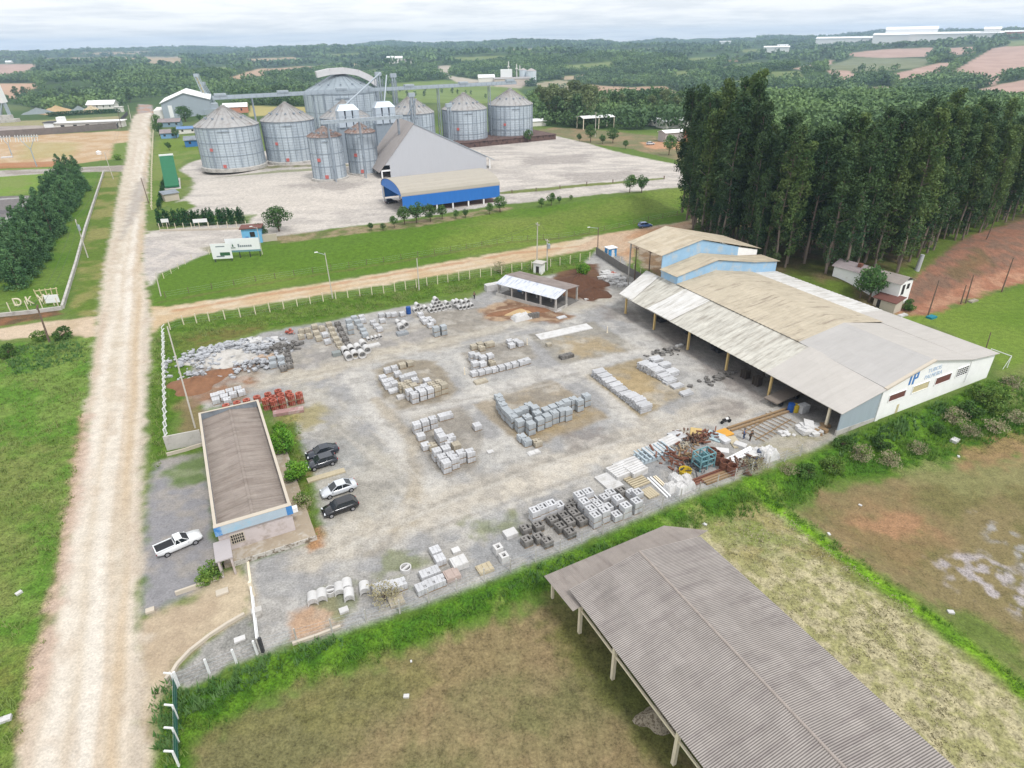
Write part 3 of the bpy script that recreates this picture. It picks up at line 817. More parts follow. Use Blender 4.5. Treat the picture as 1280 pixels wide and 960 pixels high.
# ================================================================== BUILDINGS OF THE WORKS
def roof_mat(name, col, col2, bw=1.1, bh=2.4, streak=None, sfac=.5, rot=0.0, valley=0, rough=.85, metal=0.0, var=.1, lo=.5, hi=.68):
    """sheet roofing laid in courses: sheets differ a little, weather streaks run down the slope (local y or x)"""
    m = bpy.data.materials.new(name); m.use_nodes = True
    n = m.node_tree; L = n.links.new; b = n.nodes['Principled BSDF']
    b.inputs['Roughness'].default_value = rough; b.inputs['Metallic'].default_value = metal; b.inputs['Specular IOR Level'].default_value = .25
    t = n.nodes.new('ShaderNodeTexCoord'); mp = n.nodes.new('ShaderNodeMapping'); mp.inputs['Rotation'].default_value = (0, 0, rot)
    L(t.outputs['Object'], mp.inputs[0])
    br = n.nodes.new('ShaderNodeTexBrick'); br.offset = 0.0
    br.inputs['Scale'].default_value = 1.0; br.inputs['Brick Width'].default_value = bh; br.inputs['Row Height'].default_value = bw
    br.inputs['Mortar Size'].default_value = .012; br.inputs['Mortar Smooth'].default_value = .3; br.inputs['Bias'].default_value = -.1
    br.inputs['Color1'].default_value = (*col, 1); br.inputs['Color2'].default_value = (*col2, 1)
    br.inputs['Mortar'].default_value = (*[c * .82 for c in col], 1)
    L(mp.outputs[0], br.inputs['Vector'])
    cur = br.outputs['Color']
    m2 = n.nodes.new('ShaderNodeMapping'); m2.inputs['Scale'].default_value = (.12, 1.0, .4); L(mp.outputs[0], m2.inputs[0])
    no = n.nodes.new('ShaderNodeTexNoise'); no.inputs['Scale'].default_value = 1.3; no.inputs['Detail'].default_value = 7; no.inputs['Roughness'].default_value = .7
    L(m2.outputs[0], no.inputs[0])
    if streak:
        r = n.nodes.new('ShaderNodeMapRange'); r.inputs['From Min'].default_value = lo; r.inputs['From Max'].default_value = hi; r.inputs['To Max'].default_value = sfac
        L(no.outputs['Fac'], r.inputs['Value'])
        x = n.nodes.new('ShaderNodeMixRGB'); x.inputs['Color2'].default_value = (*streak, 1); L(r.outputs[0], x.inputs['Fac']); L(cur, x.inputs['Color1']); cur = x.outputs[0]
    n2 = n.nodes.new('ShaderNodeTexNoise'); n2.inputs['Scale'].default_value = .5; n2.inputs['Detail'].default_value = 8; n2.inputs['Roughness'].default_value = .75
    L(t.outputs['Object'], n2.inputs[0])
    r2 = n.nodes.new('ShaderNodeMapRange'); r2.inputs['From Min'].default_value = .3; r2.inputs['From Max'].default_value = .7
    r2.inputs['To Min'].default_value = 1 - var; r2.inputs['To Max'].default_value = 1 + var; L(n2.outputs['Fac'], r2.inputs['Value'])
    s = n.nodes.new('ShaderNodeVectorMath'); s.operation = 'SCALE'; L(cur, s.inputs[0]); L(r2.outputs[0], s.inputs['Scale'])
    if valley:      # groove shading painted into the colour, with groove dirt: dark grooves, lighter crests
        sx = n.nodes.new('ShaderNodeSeparateXYZ'); L(t.outputs['Object'], sx.inputs[0])
        k1 = n.nodes.new('ShaderNodeMath'); k1.operation = 'MULTIPLY_ADD'; k1.inputs[1].default_value = 2 * pi / valley; k1.inputs[2].default_value = .4; L(sx.outputs['X'], k1.inputs[0])
        k2 = n.nodes.new('ShaderNodeMath'); k2.operation = 'SINE'; L(k1.outputs[0], k2.inputs[0])
        k3 = n.nodes.new('ShaderNodeMapRange'); k3.inputs['From Min'].default_value = -.7; k3.inputs['From Max'].default_value = .8; k3.inputs['To Min'].default_value = .55; k3.inputs['To Max'].default_value = 1.34; L(k2.outputs[0], k3.inputs['Value'])
        s2 = n.nodes.new('ShaderNodeVectorMath'); s2.operation = 'SCALE'; L(s.outputs[0], s2.inputs[0]); L(k3.outputs[0], s2.inputs['Scale']); s = s2
    L(s.outputs[0], b.inputs['Base Color'])
    return m


def sheet(mb, a, b, c, d, pitch=.177, amp=.022, th=.03, q=4):
    """corrugated roof plane: a-b eave, d-c upper edge, grooves run from a to d"""
    a, b, c, d = [Vector(p) for p in (a, b, c, d)]
    Lw = (b - a).length; nw = max(2, int(round(Lw / pitch * q)))
    nrm = (b - a).cross(d - a).normalized()
    if nrm.z < 0: nrm = -nrm
    top0 = []; top1 = []; bo0 = []; bo1 = []
    for k in range(nw + 1):
        t = k / nw; o = nrm * (amp * sin(2 * pi * k / q + .4))
        p = a.lerp(b, t) + o; s = d.lerp(c, t) + o
        top0.append(p); top1.append(s); bo0.append(p - nrm * th); bo1.append(s - nrm * th)
    n = nw + 1
    vs = top0 + top1 + bo0 + bo1; fs = []
    for k in range(nw):
        fs += [(k, k + 1, n + k + 1, n + k), (2 * n + k + 1, 2 * n + k, 3 * n + k, 3 * n + k + 1), (2 * n + k, 2 * n + k + 1, k + 1, k), (n + k, n + k + 1, 3 * n + k + 1, 3 * n + k)]
    fs += [(0, n, 3 * n, 2 * n), (nw, 2 * n + nw, 3 * n + nw, n + nw)]
    mb.add(vs, fs)
    return mb


M_ = {}
def mk(k, *a, **kw):
    M_[k] = mat(k, *a, **kw); return M_[k]


mk('white_wall', (.84, .835, .82), .85, .06, .8, stain=(.6, .57, .52), sscale=.5, samt=(.62, .85))
mk('blue_sheet', albw(150, 186, 214), .55, .08, .6, stain=albw(180, 190, 196), sscale=.5)
mk('grey_sheet', albw(160, 172, 180), .5, .06, .8, stretch=(4, 4, .3))
mk('concrete', albw(188, 184, 178), .9, .14, 1.2, bump=.3, stain=albw(150, 146, 140), sscale=.6)
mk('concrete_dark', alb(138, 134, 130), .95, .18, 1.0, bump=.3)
mk('pale_post', albw(226, 214, 190), .85, .08, 2)
mk('yellow_post', albw(206, 178, 120), .8, .1, 2)
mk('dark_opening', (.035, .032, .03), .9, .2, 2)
mk('maroon', albw(112, 74, 66), .8, .15, 3)
mk('khaki', albw(196, 184, 146), .8, .15, 2)
mk('blue_paint', albw(70, 130, 190), .6, .1, .5, stain=albw(150, 180, 205), sscale=.7)
mk('logo_blue', albw(78, 128, 188), .7, .1, 2)
mk('faded_blue', albw(182, 202, 226), .8, .1, 2)
mk('lilac_wall', albw(196, 186, 184), .9, .08, .8, stain=albw(168, 156, 148), sscale=.7)
mk('parapet', alb(158, 166, 174), .9, .08, .6, stain=alb(128, 132, 138), sscale=.4)
mk('coping', alb(228, 216, 198), .9, .06, 1)
mk('brown_soil', alb(110, 78, 60), .98, .25, 1.2, bump=1)
mk('red_soil', alb(154, 112, 84), .98, .25, 1.2, bump=1)
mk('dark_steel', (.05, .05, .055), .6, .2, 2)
mk('rust', alb(126, 98, 82), .9, .3, 3, stain=alb(96, 80, 70), sscale=2)
mk('rust_red', alb(140, 94, 76), .9, .25, 3)
mk('timber', alb(170, 142, 108), .9, .2, 3, stretch=(1, 6, 1))
mk('pale_timber', alb(214, 200, 170), .9, .14, 3)
mk('white_paint', (.78, .78, .78), .6, .06, 2)
mk('black_plastic', (.015, .015, .017), .5, .2, 2)
mk('teal_paint', albw(110, 150, 156), .6, .15, 2)
mk('galv', albw(176, 186, 194), .4, .1, 1, metal=.35)
mk('glass_dark', (.02, .025, .03), .12, .1, 1, spec=.6)
R_FIB = roof_mat('fibre_cement_roof', alb(176, 165, 164), alb(162, 150, 151), 1.0, 2.3, alb(138, 126, 128), .6, rot=0, var=.12)
R_FIB2 = roof_mat('weathered_fibre_roof', alb(172, 160, 154), alb(158, 146, 141), 1.0, 2.3, alb(126, 112, 108), .7, var=.14)
R_LEAN = roof_mat('plain_fibre_roof', alb(178, 168, 160), alb(170, 160, 153), 1.0, 2.3, alb(140, 128, 122), .5, var=.12)
R_WHITE = roof_mat('whitish_fibre_roof', alb(232, 228, 216), alb(216, 211, 199), 1.1, 2.6, alb(168, 160, 148), .85, var=.12, lo=.47, hi=.66)
R_WHITER = roof_mat('new_white_roof', alb(246, 244, 240), alb(236, 232, 226), 1.1, 2.6, alb(190, 184, 172), .8, var=.08, lo=.5, hi=.66)
R_TAN = roof_mat('tan_fibre_roof', alb(218, 205, 182), alb(210, 197, 174), 1.1, 2.6, alb(146, 132, 118), .7, var=.12, lo=.53, hi=.66)
R_GREY = roof_mat('new_grey_roof', alb(217, 211, 204), alb(212, 206, 199), 1.1, 6, alb(196, 190, 182), .4, var=.04)
R_GREYD = roof_mat('grey_roof', alb(208, 204, 200), alb(203, 199, 195), 1.1, 6, alb(190, 186, 182), .4, var=.04)

# ---- the long warehouse
WA = atan2(0.45174, 0.89215)
WO = np.array([45.9, 74.3])


def wl(u, v, z): return (u + .02 * v, v, z)


def ww(u, v, z=0.0):
    x = u + .02 * v
    return (WO[0] + cos(WA) * x - sin(WA) * v, WO[1] + sin(WA) * x + cos(WA) * v, z)


wh = thing('warehouse', 'long factory warehouse with tan and grey roof and white gable beside the works yard', 'warehouse', (*WO, 0), WA)
w = MB()
w.prism([wl(8.5, 0, -1.2), wl(36.2, 0, -1.2), wl(36.2, 0, 4.35), wl(29.3, 0, 5.05), wl(18.7, 0, 7.45), wl(8.5, 0, 5.35)], (0, .3, 0))
part('gable_wall', w, M_['white_wall'], wh)
w = MB(); w.box(8.1, 8.75, -.12, .34, -1.2, 5.2); part('pilaster', w, M_['white_wall'], wh)
w = MB(); w.slab(wl(36.2, .3, 4.3), wl(36.2, 47.5, 4.3), wl(35.95, 47.5, 4.3), wl(35.95, .3, 4.3), 5); part('side_wall', w, M_['white_wall'], wh)
w = MB()
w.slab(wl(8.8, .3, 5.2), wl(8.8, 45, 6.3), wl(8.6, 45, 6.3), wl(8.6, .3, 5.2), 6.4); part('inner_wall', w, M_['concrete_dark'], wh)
w = MB()
w.prism([wl(0, .05, .8), wl(8.1, .05, .55), wl(8.1, .05, 5.05), wl(0, .05, 3.75)], (0, .12, 0)); part('side_panel', w, M_['grey_sheet'], wh)
w = MB(); w.prism([wl(-.1, -.02, -1.2), wl(8.1, -.02, -1.2), wl(8.1, -.02, .6), wl(-.1, -.02, .85)], (0, .28, 0)); part('plinth', w, M_['concrete'], wh)
# windows of the gable
for (u0, u1, z0, z1, m) in ((10.1, 13.8, 2.75, 3.8, 'maroon'), (15.5, 19.3, 2.7, 3.85, 'khaki'), (21.0, 24.8, 2.65, 3.85, 'maroon'), (26.3, 29.2, 2.65, 4.05, 'dark_opening')):
    fr = MB()
    for a, b, c, d in ((u0 - .1, u0, z0 - .1, z1 + .1), (u1, u1 + .1, z0 - .1, z1 + .1), (u0, u1, z1, z1 + .1), (u0, u1, z0 - .12, z0)):
        fr.box(a, b, -.1, .01, c, d)
    if m == 'dark_opening':
        for k in range(1, 5): fr.box(u0 + (u1 - u0) * k / 5 - .03, u0 + (u1 - u0) * k / 5 + .03, -.06, -.02, z0, z1)
        for k in range(1, 4): fr.box(u0, u1, -.065, -.03, z0 + (z1 - z0) * k / 4 - .03, z0 + (z1 - z0) * k / 4 + .03)
    wf = part('window', fr, M_['white_wall'], wh)
    g = MB(); g.box(u0, u1, -.02, .0 + .005, z0, z1)
    if m == 'maroon':
        for k in range(7): g.box(u0, u1, -.045, -.02, z0 + (z1 - z0) * k / 7, z0 + (z1 - z0) * (k + .55) / 7)
    part('pane', g, M_[m], wf)
w = MB(); w.box(12.8, 13.3, -.04, .01, -.2, 1.5); part('door', w, M_['khaki'], wh)
w = MB(); w.tube((29.45, -.12, 1.0), (29.45, -.12, 4.9), .06); part('drainpipe', w, M_['white_paint'], wh)


def lettering(txt, size, m, parent, x, z, name='lettering', shear=0, y=-.03, sx=1.0, rot=0, ext=.012, facing=True):
    cu = bpy.data.curves.new(name, 'FONT'); cu.body = txt; cu.size = size; cu.extrude = ext; cu.shear = shear; cu.space_character = 1.05
    tmp = bpy.data.objects.new(name, cu); COL.objects.link(tmp)
    dg = bpy.context.evaluated_depsgraph_get()
    me = bpy.data.meshes.new_from_object(tmp.evaluated_get(dg))
    bpy.data.objects.remove(tmp)
    me.materials.clear(); me.materials.append(m)
    o = link(name, me, parent, (x, y, z))
    o.rotation_euler = (pi / 2 if facing else 0, 0, rot); o.scale = (sx, 1, 1)
    return o


lg = MB()      # joined T and P of the wall logo
lg.box(13.3, 15.9, -.05, -.005, 6.05, 6.4); lg.box(13.95, 14.35, -.05, -.005, 4.5, 6.05); lg.box(14.75, 15.15, -.05, -.005, 4.4, 6.05)
lg.box(15.55, 15.9, -.05, -.005, 5.25, 6.05); lg.box(15.15, 15.55, -.05, -.005, 5.2, 5.5)
part('logo', lg, M_['logo_blue'], wh)
lettering('TUBOS', 1.0, M_['faded_blue'], wh, 18.1, 5.45, sx=1.0)
lettering('PALMEIRA', 1.0, M_['faded_blue'], wh, 17.7, 4.45, sx=.92)

# roofs, west to east
r = MB(); sheet(r, wl(-.5, 13.6, 3.95), wl(-.5, 53.2, 3.75), wl(8.65, 56, 6.45), wl(8.65, 13.6, 6.3), .9, .03, .06, 3)
part('canopy_roof', r, R_WHITE, wh)
r = MB()
r.slab(wl(-.5, 37, 3.93 + .05), wl(-.5, 44, 3.88 + .05), wl(8.65, 43.5, 6.5), wl(8.65, 36.5, 6.47), .03); part('canopy_roof_sheet', r, R_WHITER, wh, label='whiter newer roofing sheets')
r = MB(); r.slab(wl(-.35, 49, 3.93), wl(-.45, 53.3, 3.86), wl(8.4, 56.1, 6.52), wl(8.3, 51.8, 6.5), .03); part('canopy_roof_sheet', r, R_WHITER, wh, label='whiter newer roofing sheets')
r = MB(); r.slab(wl(-.55, -.35, 3.95), wl(-.55, 13.6, 4.0), wl(8.65, 13.6, 6.36), wl(8.65, -.35, 5.5), .1)
part('canopy_roof', r, R_GREY, wh, label='smooth new light grey roofing')
r = MB(); sheet(r, wl(8.4, 15.6, 6.42), wl(8.4, 46.3, 6.62), wl(18.7, 46.3, 7.75), wl(18.7, 15.6, 7.6), .9, .03, .06, 3)
sheet(r, wl(29.5, 15.6, 5.52), wl(29.5, 46.3, 5.6), wl(18.7, 46.3, 7.75), wl(18.7, 15.6, 7.6), .9, .03, .06, 3)
part('main_roof', r, R_TAN, wh, label='tan old roofing with dark streaks')
r = MB(); r.slab(wl(8.4, -.4, 5.55), wl(8.4, 15.6, 6.4), wl(18.7, 15.6, 7.62), wl(18.7, -.4, 7.62), .1)
part('main_roof', r, R_GREYD, wh, label='smooth light grey roofing')
r = MB(); r.slab(wl(18.7, -.4, 7.625), wl(18.7, 15.6, 7.625), wl(29.4, 15.6, 5.3), wl(29.4, -.4, 5.2), .1)
part('main_roof', r, R_GREY, wh, label='smooth light grey roofing')
r = MB(); r.slab(wl(29.2, -.4, 5.25), wl(29.2, 20.5, 5.45), wl(36.6, 20.5, 4.55), wl(36.6, -.4, 4.55), .1)
part('lean_to_roof', r, R_GREY, wh)
r = MB(); sheet(r, wl(36.6, 20.5, 4.58), wl(36.6, 47.5, 4.6), wl(29.0, 47.5, 5.5), wl(29.0, 20.5, 5.47), .9, .03, .06, 3)
part('lean_to_roof', r, R_WHITER, wh, label='whitish weathered roofing')
r = MB(); r.prism([wl(8.3, -.42, 5.6), wl(18.7, -.42, 7.7), wl(18.7, -.42, 7.45), wl(8.3, -.42, 5.3)], (0, .5, 0)); part('gable_trim', r, M_['coping'], wh)
# posts of the open west side
for k, (u, v) in enumerate(((.2, 51.5), (.3, 42.2), (.1, 32), (.5, 22.6), (.2, 12.8), (.4, 2.2))):
    c = MB(); c.box(u + .02 * v - .16, u + .02 * v + .16, v - .16, v + .16, 0, 3.85)
    part('post', c, M_['yellow_post' if k < 5 else 'pale_post'], wh)
bm = MB(); bm.bar(wl(.2, .3, 3.7), wl(.2, 53, 3.66), .18, .25); part('eave_beam', bm, M_['timber'], wh)
# upper hall sections at the north end
u1 = MB()
u1.prism([wl(8.6, 46.3, 4.5), wl(36.4, 46.3, 4.2), wl(36.4, 46.3, 6.7), wl(29.3, 46.3, 7.7), wl(18.7, 46.3, 9.75), wl(8.6, 46.3, 8.1)], (.004, .2, 0))
part('clerestory_wall', u1, M_['blue_sheet'], wh)
u1 = MB(); u1.slab(wl(8.6, 46.5, 8.1), wl(8.6, 51.5, 8.1), wl(8.8, 51.5, 8.1), wl(8.8, 46.5, 8.1), 8.1); part('clerestory_side', u1, M_['blue_sheet'], wh)
u1 = MB(); u1.slab(wl(36.3, 46.5, 6.7), wl(36.3, 63.5, 6.7), wl(36.1, 63.5, 6.7), wl(36.1, 46.5, 6.7), 6.7); part('clerestory_side', u1, M_['white_wall'], wh)
r = MB(); sheet(r, wl(8.0, 46.0, 8.2), wl(8.0, 51.45, 8.2), wl(18.7, 51.45, 10.0), wl(18.7, 46.0, 10.0), .9, .03, .06, 3)
sheet(r, wl(29.3, 46.0, 7.85), wl(29.3, 51.45, 7.85), wl(18.7, 51.45, 10.0), wl(18.7, 46.0, 10.0), .9, .03, .06, 3)
sheet(r, wl(37, 46.0, 6.85), wl(37, 51.45, 6.85), wl(29.25, 51.45, 7.84), wl(29.25, 46.0, 7.84), .9, .03, .06, 3)
part('clerestory_roof', r, roof_mat('tan_pale_roof', alb(222, 208, 182), alb(210, 196, 172), 1.1, 2.6, alb(160, 146, 130), .8, var=.1), wh)
u1 = MB()
u1.prism([wl(8.6, 51.5, 7.5), wl(29.6, 51.5, 6.9), wl(29.6, 51.5, 9.7), wl(18.7, 51.5, 12.75), wl(8.6, 51.5, 11.0)], (.004, .2, 0))
part('upper_hall_wall', u1, M_['blue_sheet'], wh)
u1 = MB(); u1.prism([wl(29.6, 51.5, 6.9), wl(35.5, 51.5, 6.7), wl(35.5, 51.5, 8.2), wl(29.6, 51.5, 9.6)], (.004, .2, 0)); part('upper_hall_wall', u1, M_['white_wall'], wh)
r = MB(); sheet(r, wl(8.0, 51.2, 11.1), wl(8.0, 63.0, 11.0), wl(18.7, 63.5, 13.0), wl(18.7, 51.2, 12.95), .9, .03, .06, 3)
sheet(r, wl(36.4, 51.2, 8.4), wl(36.4, 63.5, 8.4), wl(18.7, 63.5, 13.0), wl(18.7, 51.2, 12.95), .9, .03, .06, 3)
part('upper_hall_roof', r, roof_mat('tan_pale_roof_north', alb(226, 212, 188), alb(206, 190, 164), 1.1, 2.6, alb(176, 164, 146), .7, var=.12), wh)
for v in (57.0, 63.0):
    for u, hh in ((18.7, 12.7), (35.8, 8.3)):
        c = MB(); c.box(u + .02 * v - .15, u + .02 * v + .15, v - .15, v + .15, 0, hh); part('post', c, M_['concrete'], wh)
c = MB(); c.box(8.75 + .02 * 62.6 - .12, 8.75 + .02 * 62.6 + .12, 62.5, 62.8, 0, 10.9); part('post', c, M_['concrete'], wh)

# ---- the open shed in the foreground
def rot2(a, v): return (v[0] * cos(a) - v[1] * sin(a), v[0] * sin(a) + v[1] * cos(a))


FA_ = radians(-64.2)                    # ridge direction, local x
FO = np.array([5.15, 43.3])             # eave corner nearest the works
fs = thing('open_shed', 'open foreground shed with long mauve-grey corrugated roof in the dirt field', 'shed', (*FO, -1.2), FA_)
LN = 46.0; WD = 16.1; EH = 4.9; RH = 6.3
r = MB(); sheet(r, (0, 0, EH), (LN, 0, EH), (LN, WD / 2, RH), (0, WD / 2, RH)); sheet(r, (0, WD, EH), (LN, WD, EH), (LN, WD / 2, RH), (0, WD / 2, RH))
part('roof', r, roof_mat('mauve_fibre_roof', alb(176, 168, 162), alb(166, 158, 152), 2.35, 1.06, alb(142, 132, 130), .6, rot=pi / 2, var=.14, valley=.177), fs)
c = MB(); c.tube((0, WD / 2, RH + .0), (LN, WD / 2, RH + .0), .13, n=10); part('ridge_cap', c, mat('ridge_tile', alb(184, 172, 163), .9, .2, 2), fs)
PX = [1.3, 7.0, 15.6, 22, 28, 34, 40]
for x in PX:
    for y in (.55, WD - .55):
        c = MB(); c.box(x - .16, x + .16, y - .16, y + .16, -.4, EH - .02); part('post', c, M_['pale_post'], fs)
for k, x in enumerate(PX):
    c = MB(); c.bar((x, .6, EH - .35), (x, WD - .6, EH - .35), .18, .22); c.bar((x, .6, EH - .2), (x, WD / 2, RH - .18), .12, .18); c.bar((x, WD - .6, EH - .2), (x, WD / 2, RH - .18), .12, .18)
    part('truss', c, M_['pale_post'], fs)
for y in (.6, WD - .6):
    c = MB(); c.bar((.6, y, 3.1), (LN - 5, y, 3.1), .14, .26); part('tie_beam', c, M_['pale_post'], fs)
ll = MB(); LQ = [(-4.3, -.4, 3.7), (-3.3, 16.2, 3.7), (1.2, 14.6, 4.6), (1.2, -.3, 4.62)]
LQ = []
for (px, py, h) in ((680, 720, 2.6), (830, 657, 2.6), (885, 663, 3.35), (716, 764, 3.3)):
    g = G(px, py, h) - FO; q = rot2(-FA_, g); LQ.append((q[0], q[1], h + 1.2))
sheet(ll, LQ[0], LQ[1], LQ[2], LQ[3]); part('lean_to_roof', ll, R_LEAN, fs)
for (px, py) in ((690.5, 748), (760, 716)):
    g = G(px, py, -1.2) - FO; q = rot2(-FA_, g)
    c = MB(); c.box(q[0] - .13, q[0] + .13, q[1] - .13, q[1] + .13, -.4, 3.3); part('post', c, M_['pale_post'], fs)

# ---- office with parapet
OA = radians(26.5); OO = np.array([-32.45, 52.45])
of = thing('office_building', 'low office with parapet round its brown roof beside the gravel parking lot', 'building', (*OO, 0), OA)
OW, OL = 7.9, 26.6
c = MB(); c.box(0, OW, 0, .2, 0, 3.3); c.box(0, .2, .2, OL, 0, 3.3); c.box(OW - .2, OW, .2, OL, 0, 3.3); c.box(.2, OW - .2, OL - .2, OL, 0, 3.3); part('wall', c, M_['lilac_wall'], of)
c = MB(); c.box(-.05, .17, .25, OL, 3.3, 4.36); c.box(OW - .17, OW + .05, .25, OL, 3.3, 4.36); c.box(.17, OW - .17, OL - .2, OL, 3.3, 4.36); part('parapet', c, M_['parapet'], of)
c = MB(); c.box(-.12, OW + .12, -.35, .2, 3.2, 4.36); part('fascia', c, mat('fascia_grey', albw(168, 184, 196), .8, .06, .6, stain=albw(150, 186, 206), sscale=.35, samt=(.5, .6)), of)
for x0, x1 in ((-.15, .55), (OW - .5, OW + .15)):
    c = MB(); c.box(x0, x1, -.38, .1, 3.18, 4.34); part('fascia_corner', c, M_['blue_paint'], of)
c = MB(); c.box(-.1, .22, .2, OL + .05, 4.36, 4.42); c.box(OW - .22, OW + .1, .2, OL + .05, 4.36, 4.42); c.box(.22, OW - .22, OL - .25, OL + .05, 4.36, 4.42); c.box(-.14, OW + .14, -.37, .2, 4.365, 4.42); part('coping', c, M_['coping'], of)
c = MB(); sheet(c, (.2, .2, 3.35), (.2, OL - .2, 3.35), (OW / 2, OL - .2, 4.0), (OW / 2, .2, 4.0), .5, .03); sheet(c, (OW - .2, .2, 3.35), (OW - .2, OL - .2, 3.35), (OW / 2, OL - .2, 4.0), (OW / 2, .2, 4.0), .5, .03)
c.bar((OW / 2, .25, 4.05), (OW / 2, OL - .25, 4.05), .3, .06)
part('roof', c, roof_mat('brown_fibre_roof', alb(176, 164, 154), alb(168, 155, 146), 1.0, 2.4, alb(134, 120, 110), .7, var=.15, lo=.45, hi=.66), of)
c = MB()
for a, b, d, e in ((1.1, 1.2, 1.2, 2.6), (2.5, 2.6, 1.2, 2.6), (1.2, 2.5, 2.5, 2.6), (1.2, 2.5, 1.2, 1.3)): c.box(a, b, -.07, .01, d, e)
for k in range(1, 6): c.box(1.2 + 1.3 * k / 6 - .03, 1.2 + 1.3 * k / 6 + .03, -.05, -.025, 1.3, 2.5)
for k in (1, 2): c.box(1.2, 2.5, -.055, -.03, 1.3 + 1.2 * k / 3 - .03, 1.3 + 1.2 * k / 3 + .03)
wf = part('window', c, M_['coping'], of)
c = MB(); c.box(1.2, 2.5, -.015, .005, 1.3, 2.5); part('pane', c, M_['dark_opening'], wf)
c = MB(); c.box(-.05, OW + 1.9, -2.1, -.01, 0, .55); c.box(OW + .01, OW + 1.9, 0, 18, 0, .3); part('terrace', c, mat('terrace_concrete', alb(190, 174, 152), .9, .12, 1.2, stain=alb(214, 204, 190), sscale=.8), of)
c = MB(); c.box(.8, OW + 1.95, -2.25, -2.1, -.1, .6); part('terrace_wall', c, mat('flaking_whitewash', alb(222, 216, 206), .9, .15, 2.5, stain=alb(138, 124, 106), sscale=1.6, samt=(.5, .58)), of)
c = MB(); c.box(-.6, 1.1, -3.6, -.36, 2.35, 2.5); part('porch_slab', c, mat('slab_lilac', alb(206, 198, 198), .9, .06, 1), of)
c = MB(); c.box(-.45, -.25, -3.5, -.4, 0, 2.35); c.box(.8, 1.0, -3.5, -3.2, 0, 2.35); part('porch_wall', c, M_['lilac_wall'], of)
c = MB(); c.box(OW + .05, OW + .75, .6, 1.2, 2.5, 3.1); part('air_conditioner', c, M_['white_paint'], of)
for k in range(4):
    c = MB(); c.box(OW - .02, OW + .03, 3 + k * 5.5, 4.6 + k * 5.5, 1.1, 2.3); part('window', c, M_['glass_dark'], of)

# ---- the small open shed at the north end of the yard
SA = atan2(122.3 - 132.7, 9.5 + 3.2); SO_ = np.array([-3.2, 132.5])
ss = thing('open_shed', 'small open shed with a white metal front roof beside the brown soil heap', 'shed', (*SO_, 0), SA)
SLn, SWd = 16.4, 8.6
c = MB(); sheet(c, (0, -.2, 2.9), (SLn, -.2, 2.9), (SLn, 3.6, 3.9), (0, 3.6, 3.9), .35, .035); part('front_roof', c, mat('white_zinc', alb(240, 242, 248), .5, .1, .9, stain=alb(176, 186, 206), sscale=.9, stretch=(2.2, .3, 1)), ss)
c = MB(); sheet(c, (0, SWd, 3.35), (SLn, SWd, 3.35), (SLn, 3.5, 3.95), (0, 3.5, 3.95), .177, .025); part('back_roof', c, R_FIB2, ss)
for k in range(5):
    x = .4 + k * (SLn - .8) / 4
    for y, h in ((.35, 2.95), (4.2, 3.75), (SWd - .4, 3.3)):
        c = MB(); c.box(x - .16, x + .16, y - .16, y + .16, 0, h); part('post', c, M_['concrete'], ss)
c = MB(); c.box(-.1, SLn + .1, 0, .15, 0, .7); c.box(SLn - .1, SLn + .1, .15, 4, 0, .6); part('low_wall', c, M_['concrete'], ss)
c = MB(); c.box(0, SLn, .2, SWd, 0, .06); part('floor', c, M_['concrete_dark'], ss)
for k, (x, y, sx, sy, h, m) in enumerate(((3, 5.5, 1.6, 1.2, 1.1, 'blue_paint'), (6.5, 6.0, 2.2, 1.4, .9, 'dark_steel'), (11, 5.6, 1.8, 1.2, 1.2, 'concrete_dark'))):
    c = MB(); c.rbox(x, y, .06, sx, sy, h * .7, .1, .03); c.rbox(x + .1, y, .06 + h * .7, sx * .6, sy * .6, h * .3, .3, .03)
    px_, py_ = rot2(SA, (x, y))
    solo('mixing_machine', MB().rbox(0, 0, .06, sx, sy, h * .7, .1, .03).rbox(.1, 0, .06 + h * .7, sx * .6, sy * .6, h * .3, .3, .03).tube((-.3, 0, h), (-.3, 0, h + .5), .12), M_[m],
         ('blue machine', 'black machine', 'grey machine')[k] + ' standing in the shade inside the small open shed', 'machine', (SO_[0] + px_, SO_[1] + py_, 0), SA)
# pump house behind it
b = P(674, 341)
c = MB(); c.box(-1.1, 1.1, -1, 1, 0, 2.6)
ph = thing('pump_house', 'tiny whitewashed pump house behind the small open shed', 'building', b, SA + .2)
part('wall', c, M_['white_wall'], ph); c = MB(); c.box(-1.4, 1.4, -1.3, 1.3, 2.6, 2.75); part('roof', c, M_['concrete'], ph); c = MB(); c.box(-.4, .4, -1.04, -1.0, .1, 1.9); part('door', c, M_['dark_opening'], ph)

# ---- retaining wall, kerbs, gate, walls
def wall_line(name, pts, h, th, m, label, cat, z0=None):
    mb = MB(); o = pts[0]
    for a, b in zip(pts[:-1], pts[1:]):
        a3 = Vector((a[0] - o[0], a[1] - o[1], a[2] - o[2] + h / 2 - .15)); b3 = Vector((b[0] - o[0], b[1] - o[1], b[2] - o[2] + h / 2 - .15))
        mb.bar(a3, b3, th, h + .3)
    return solo(name, mb, m, label, cat, o)


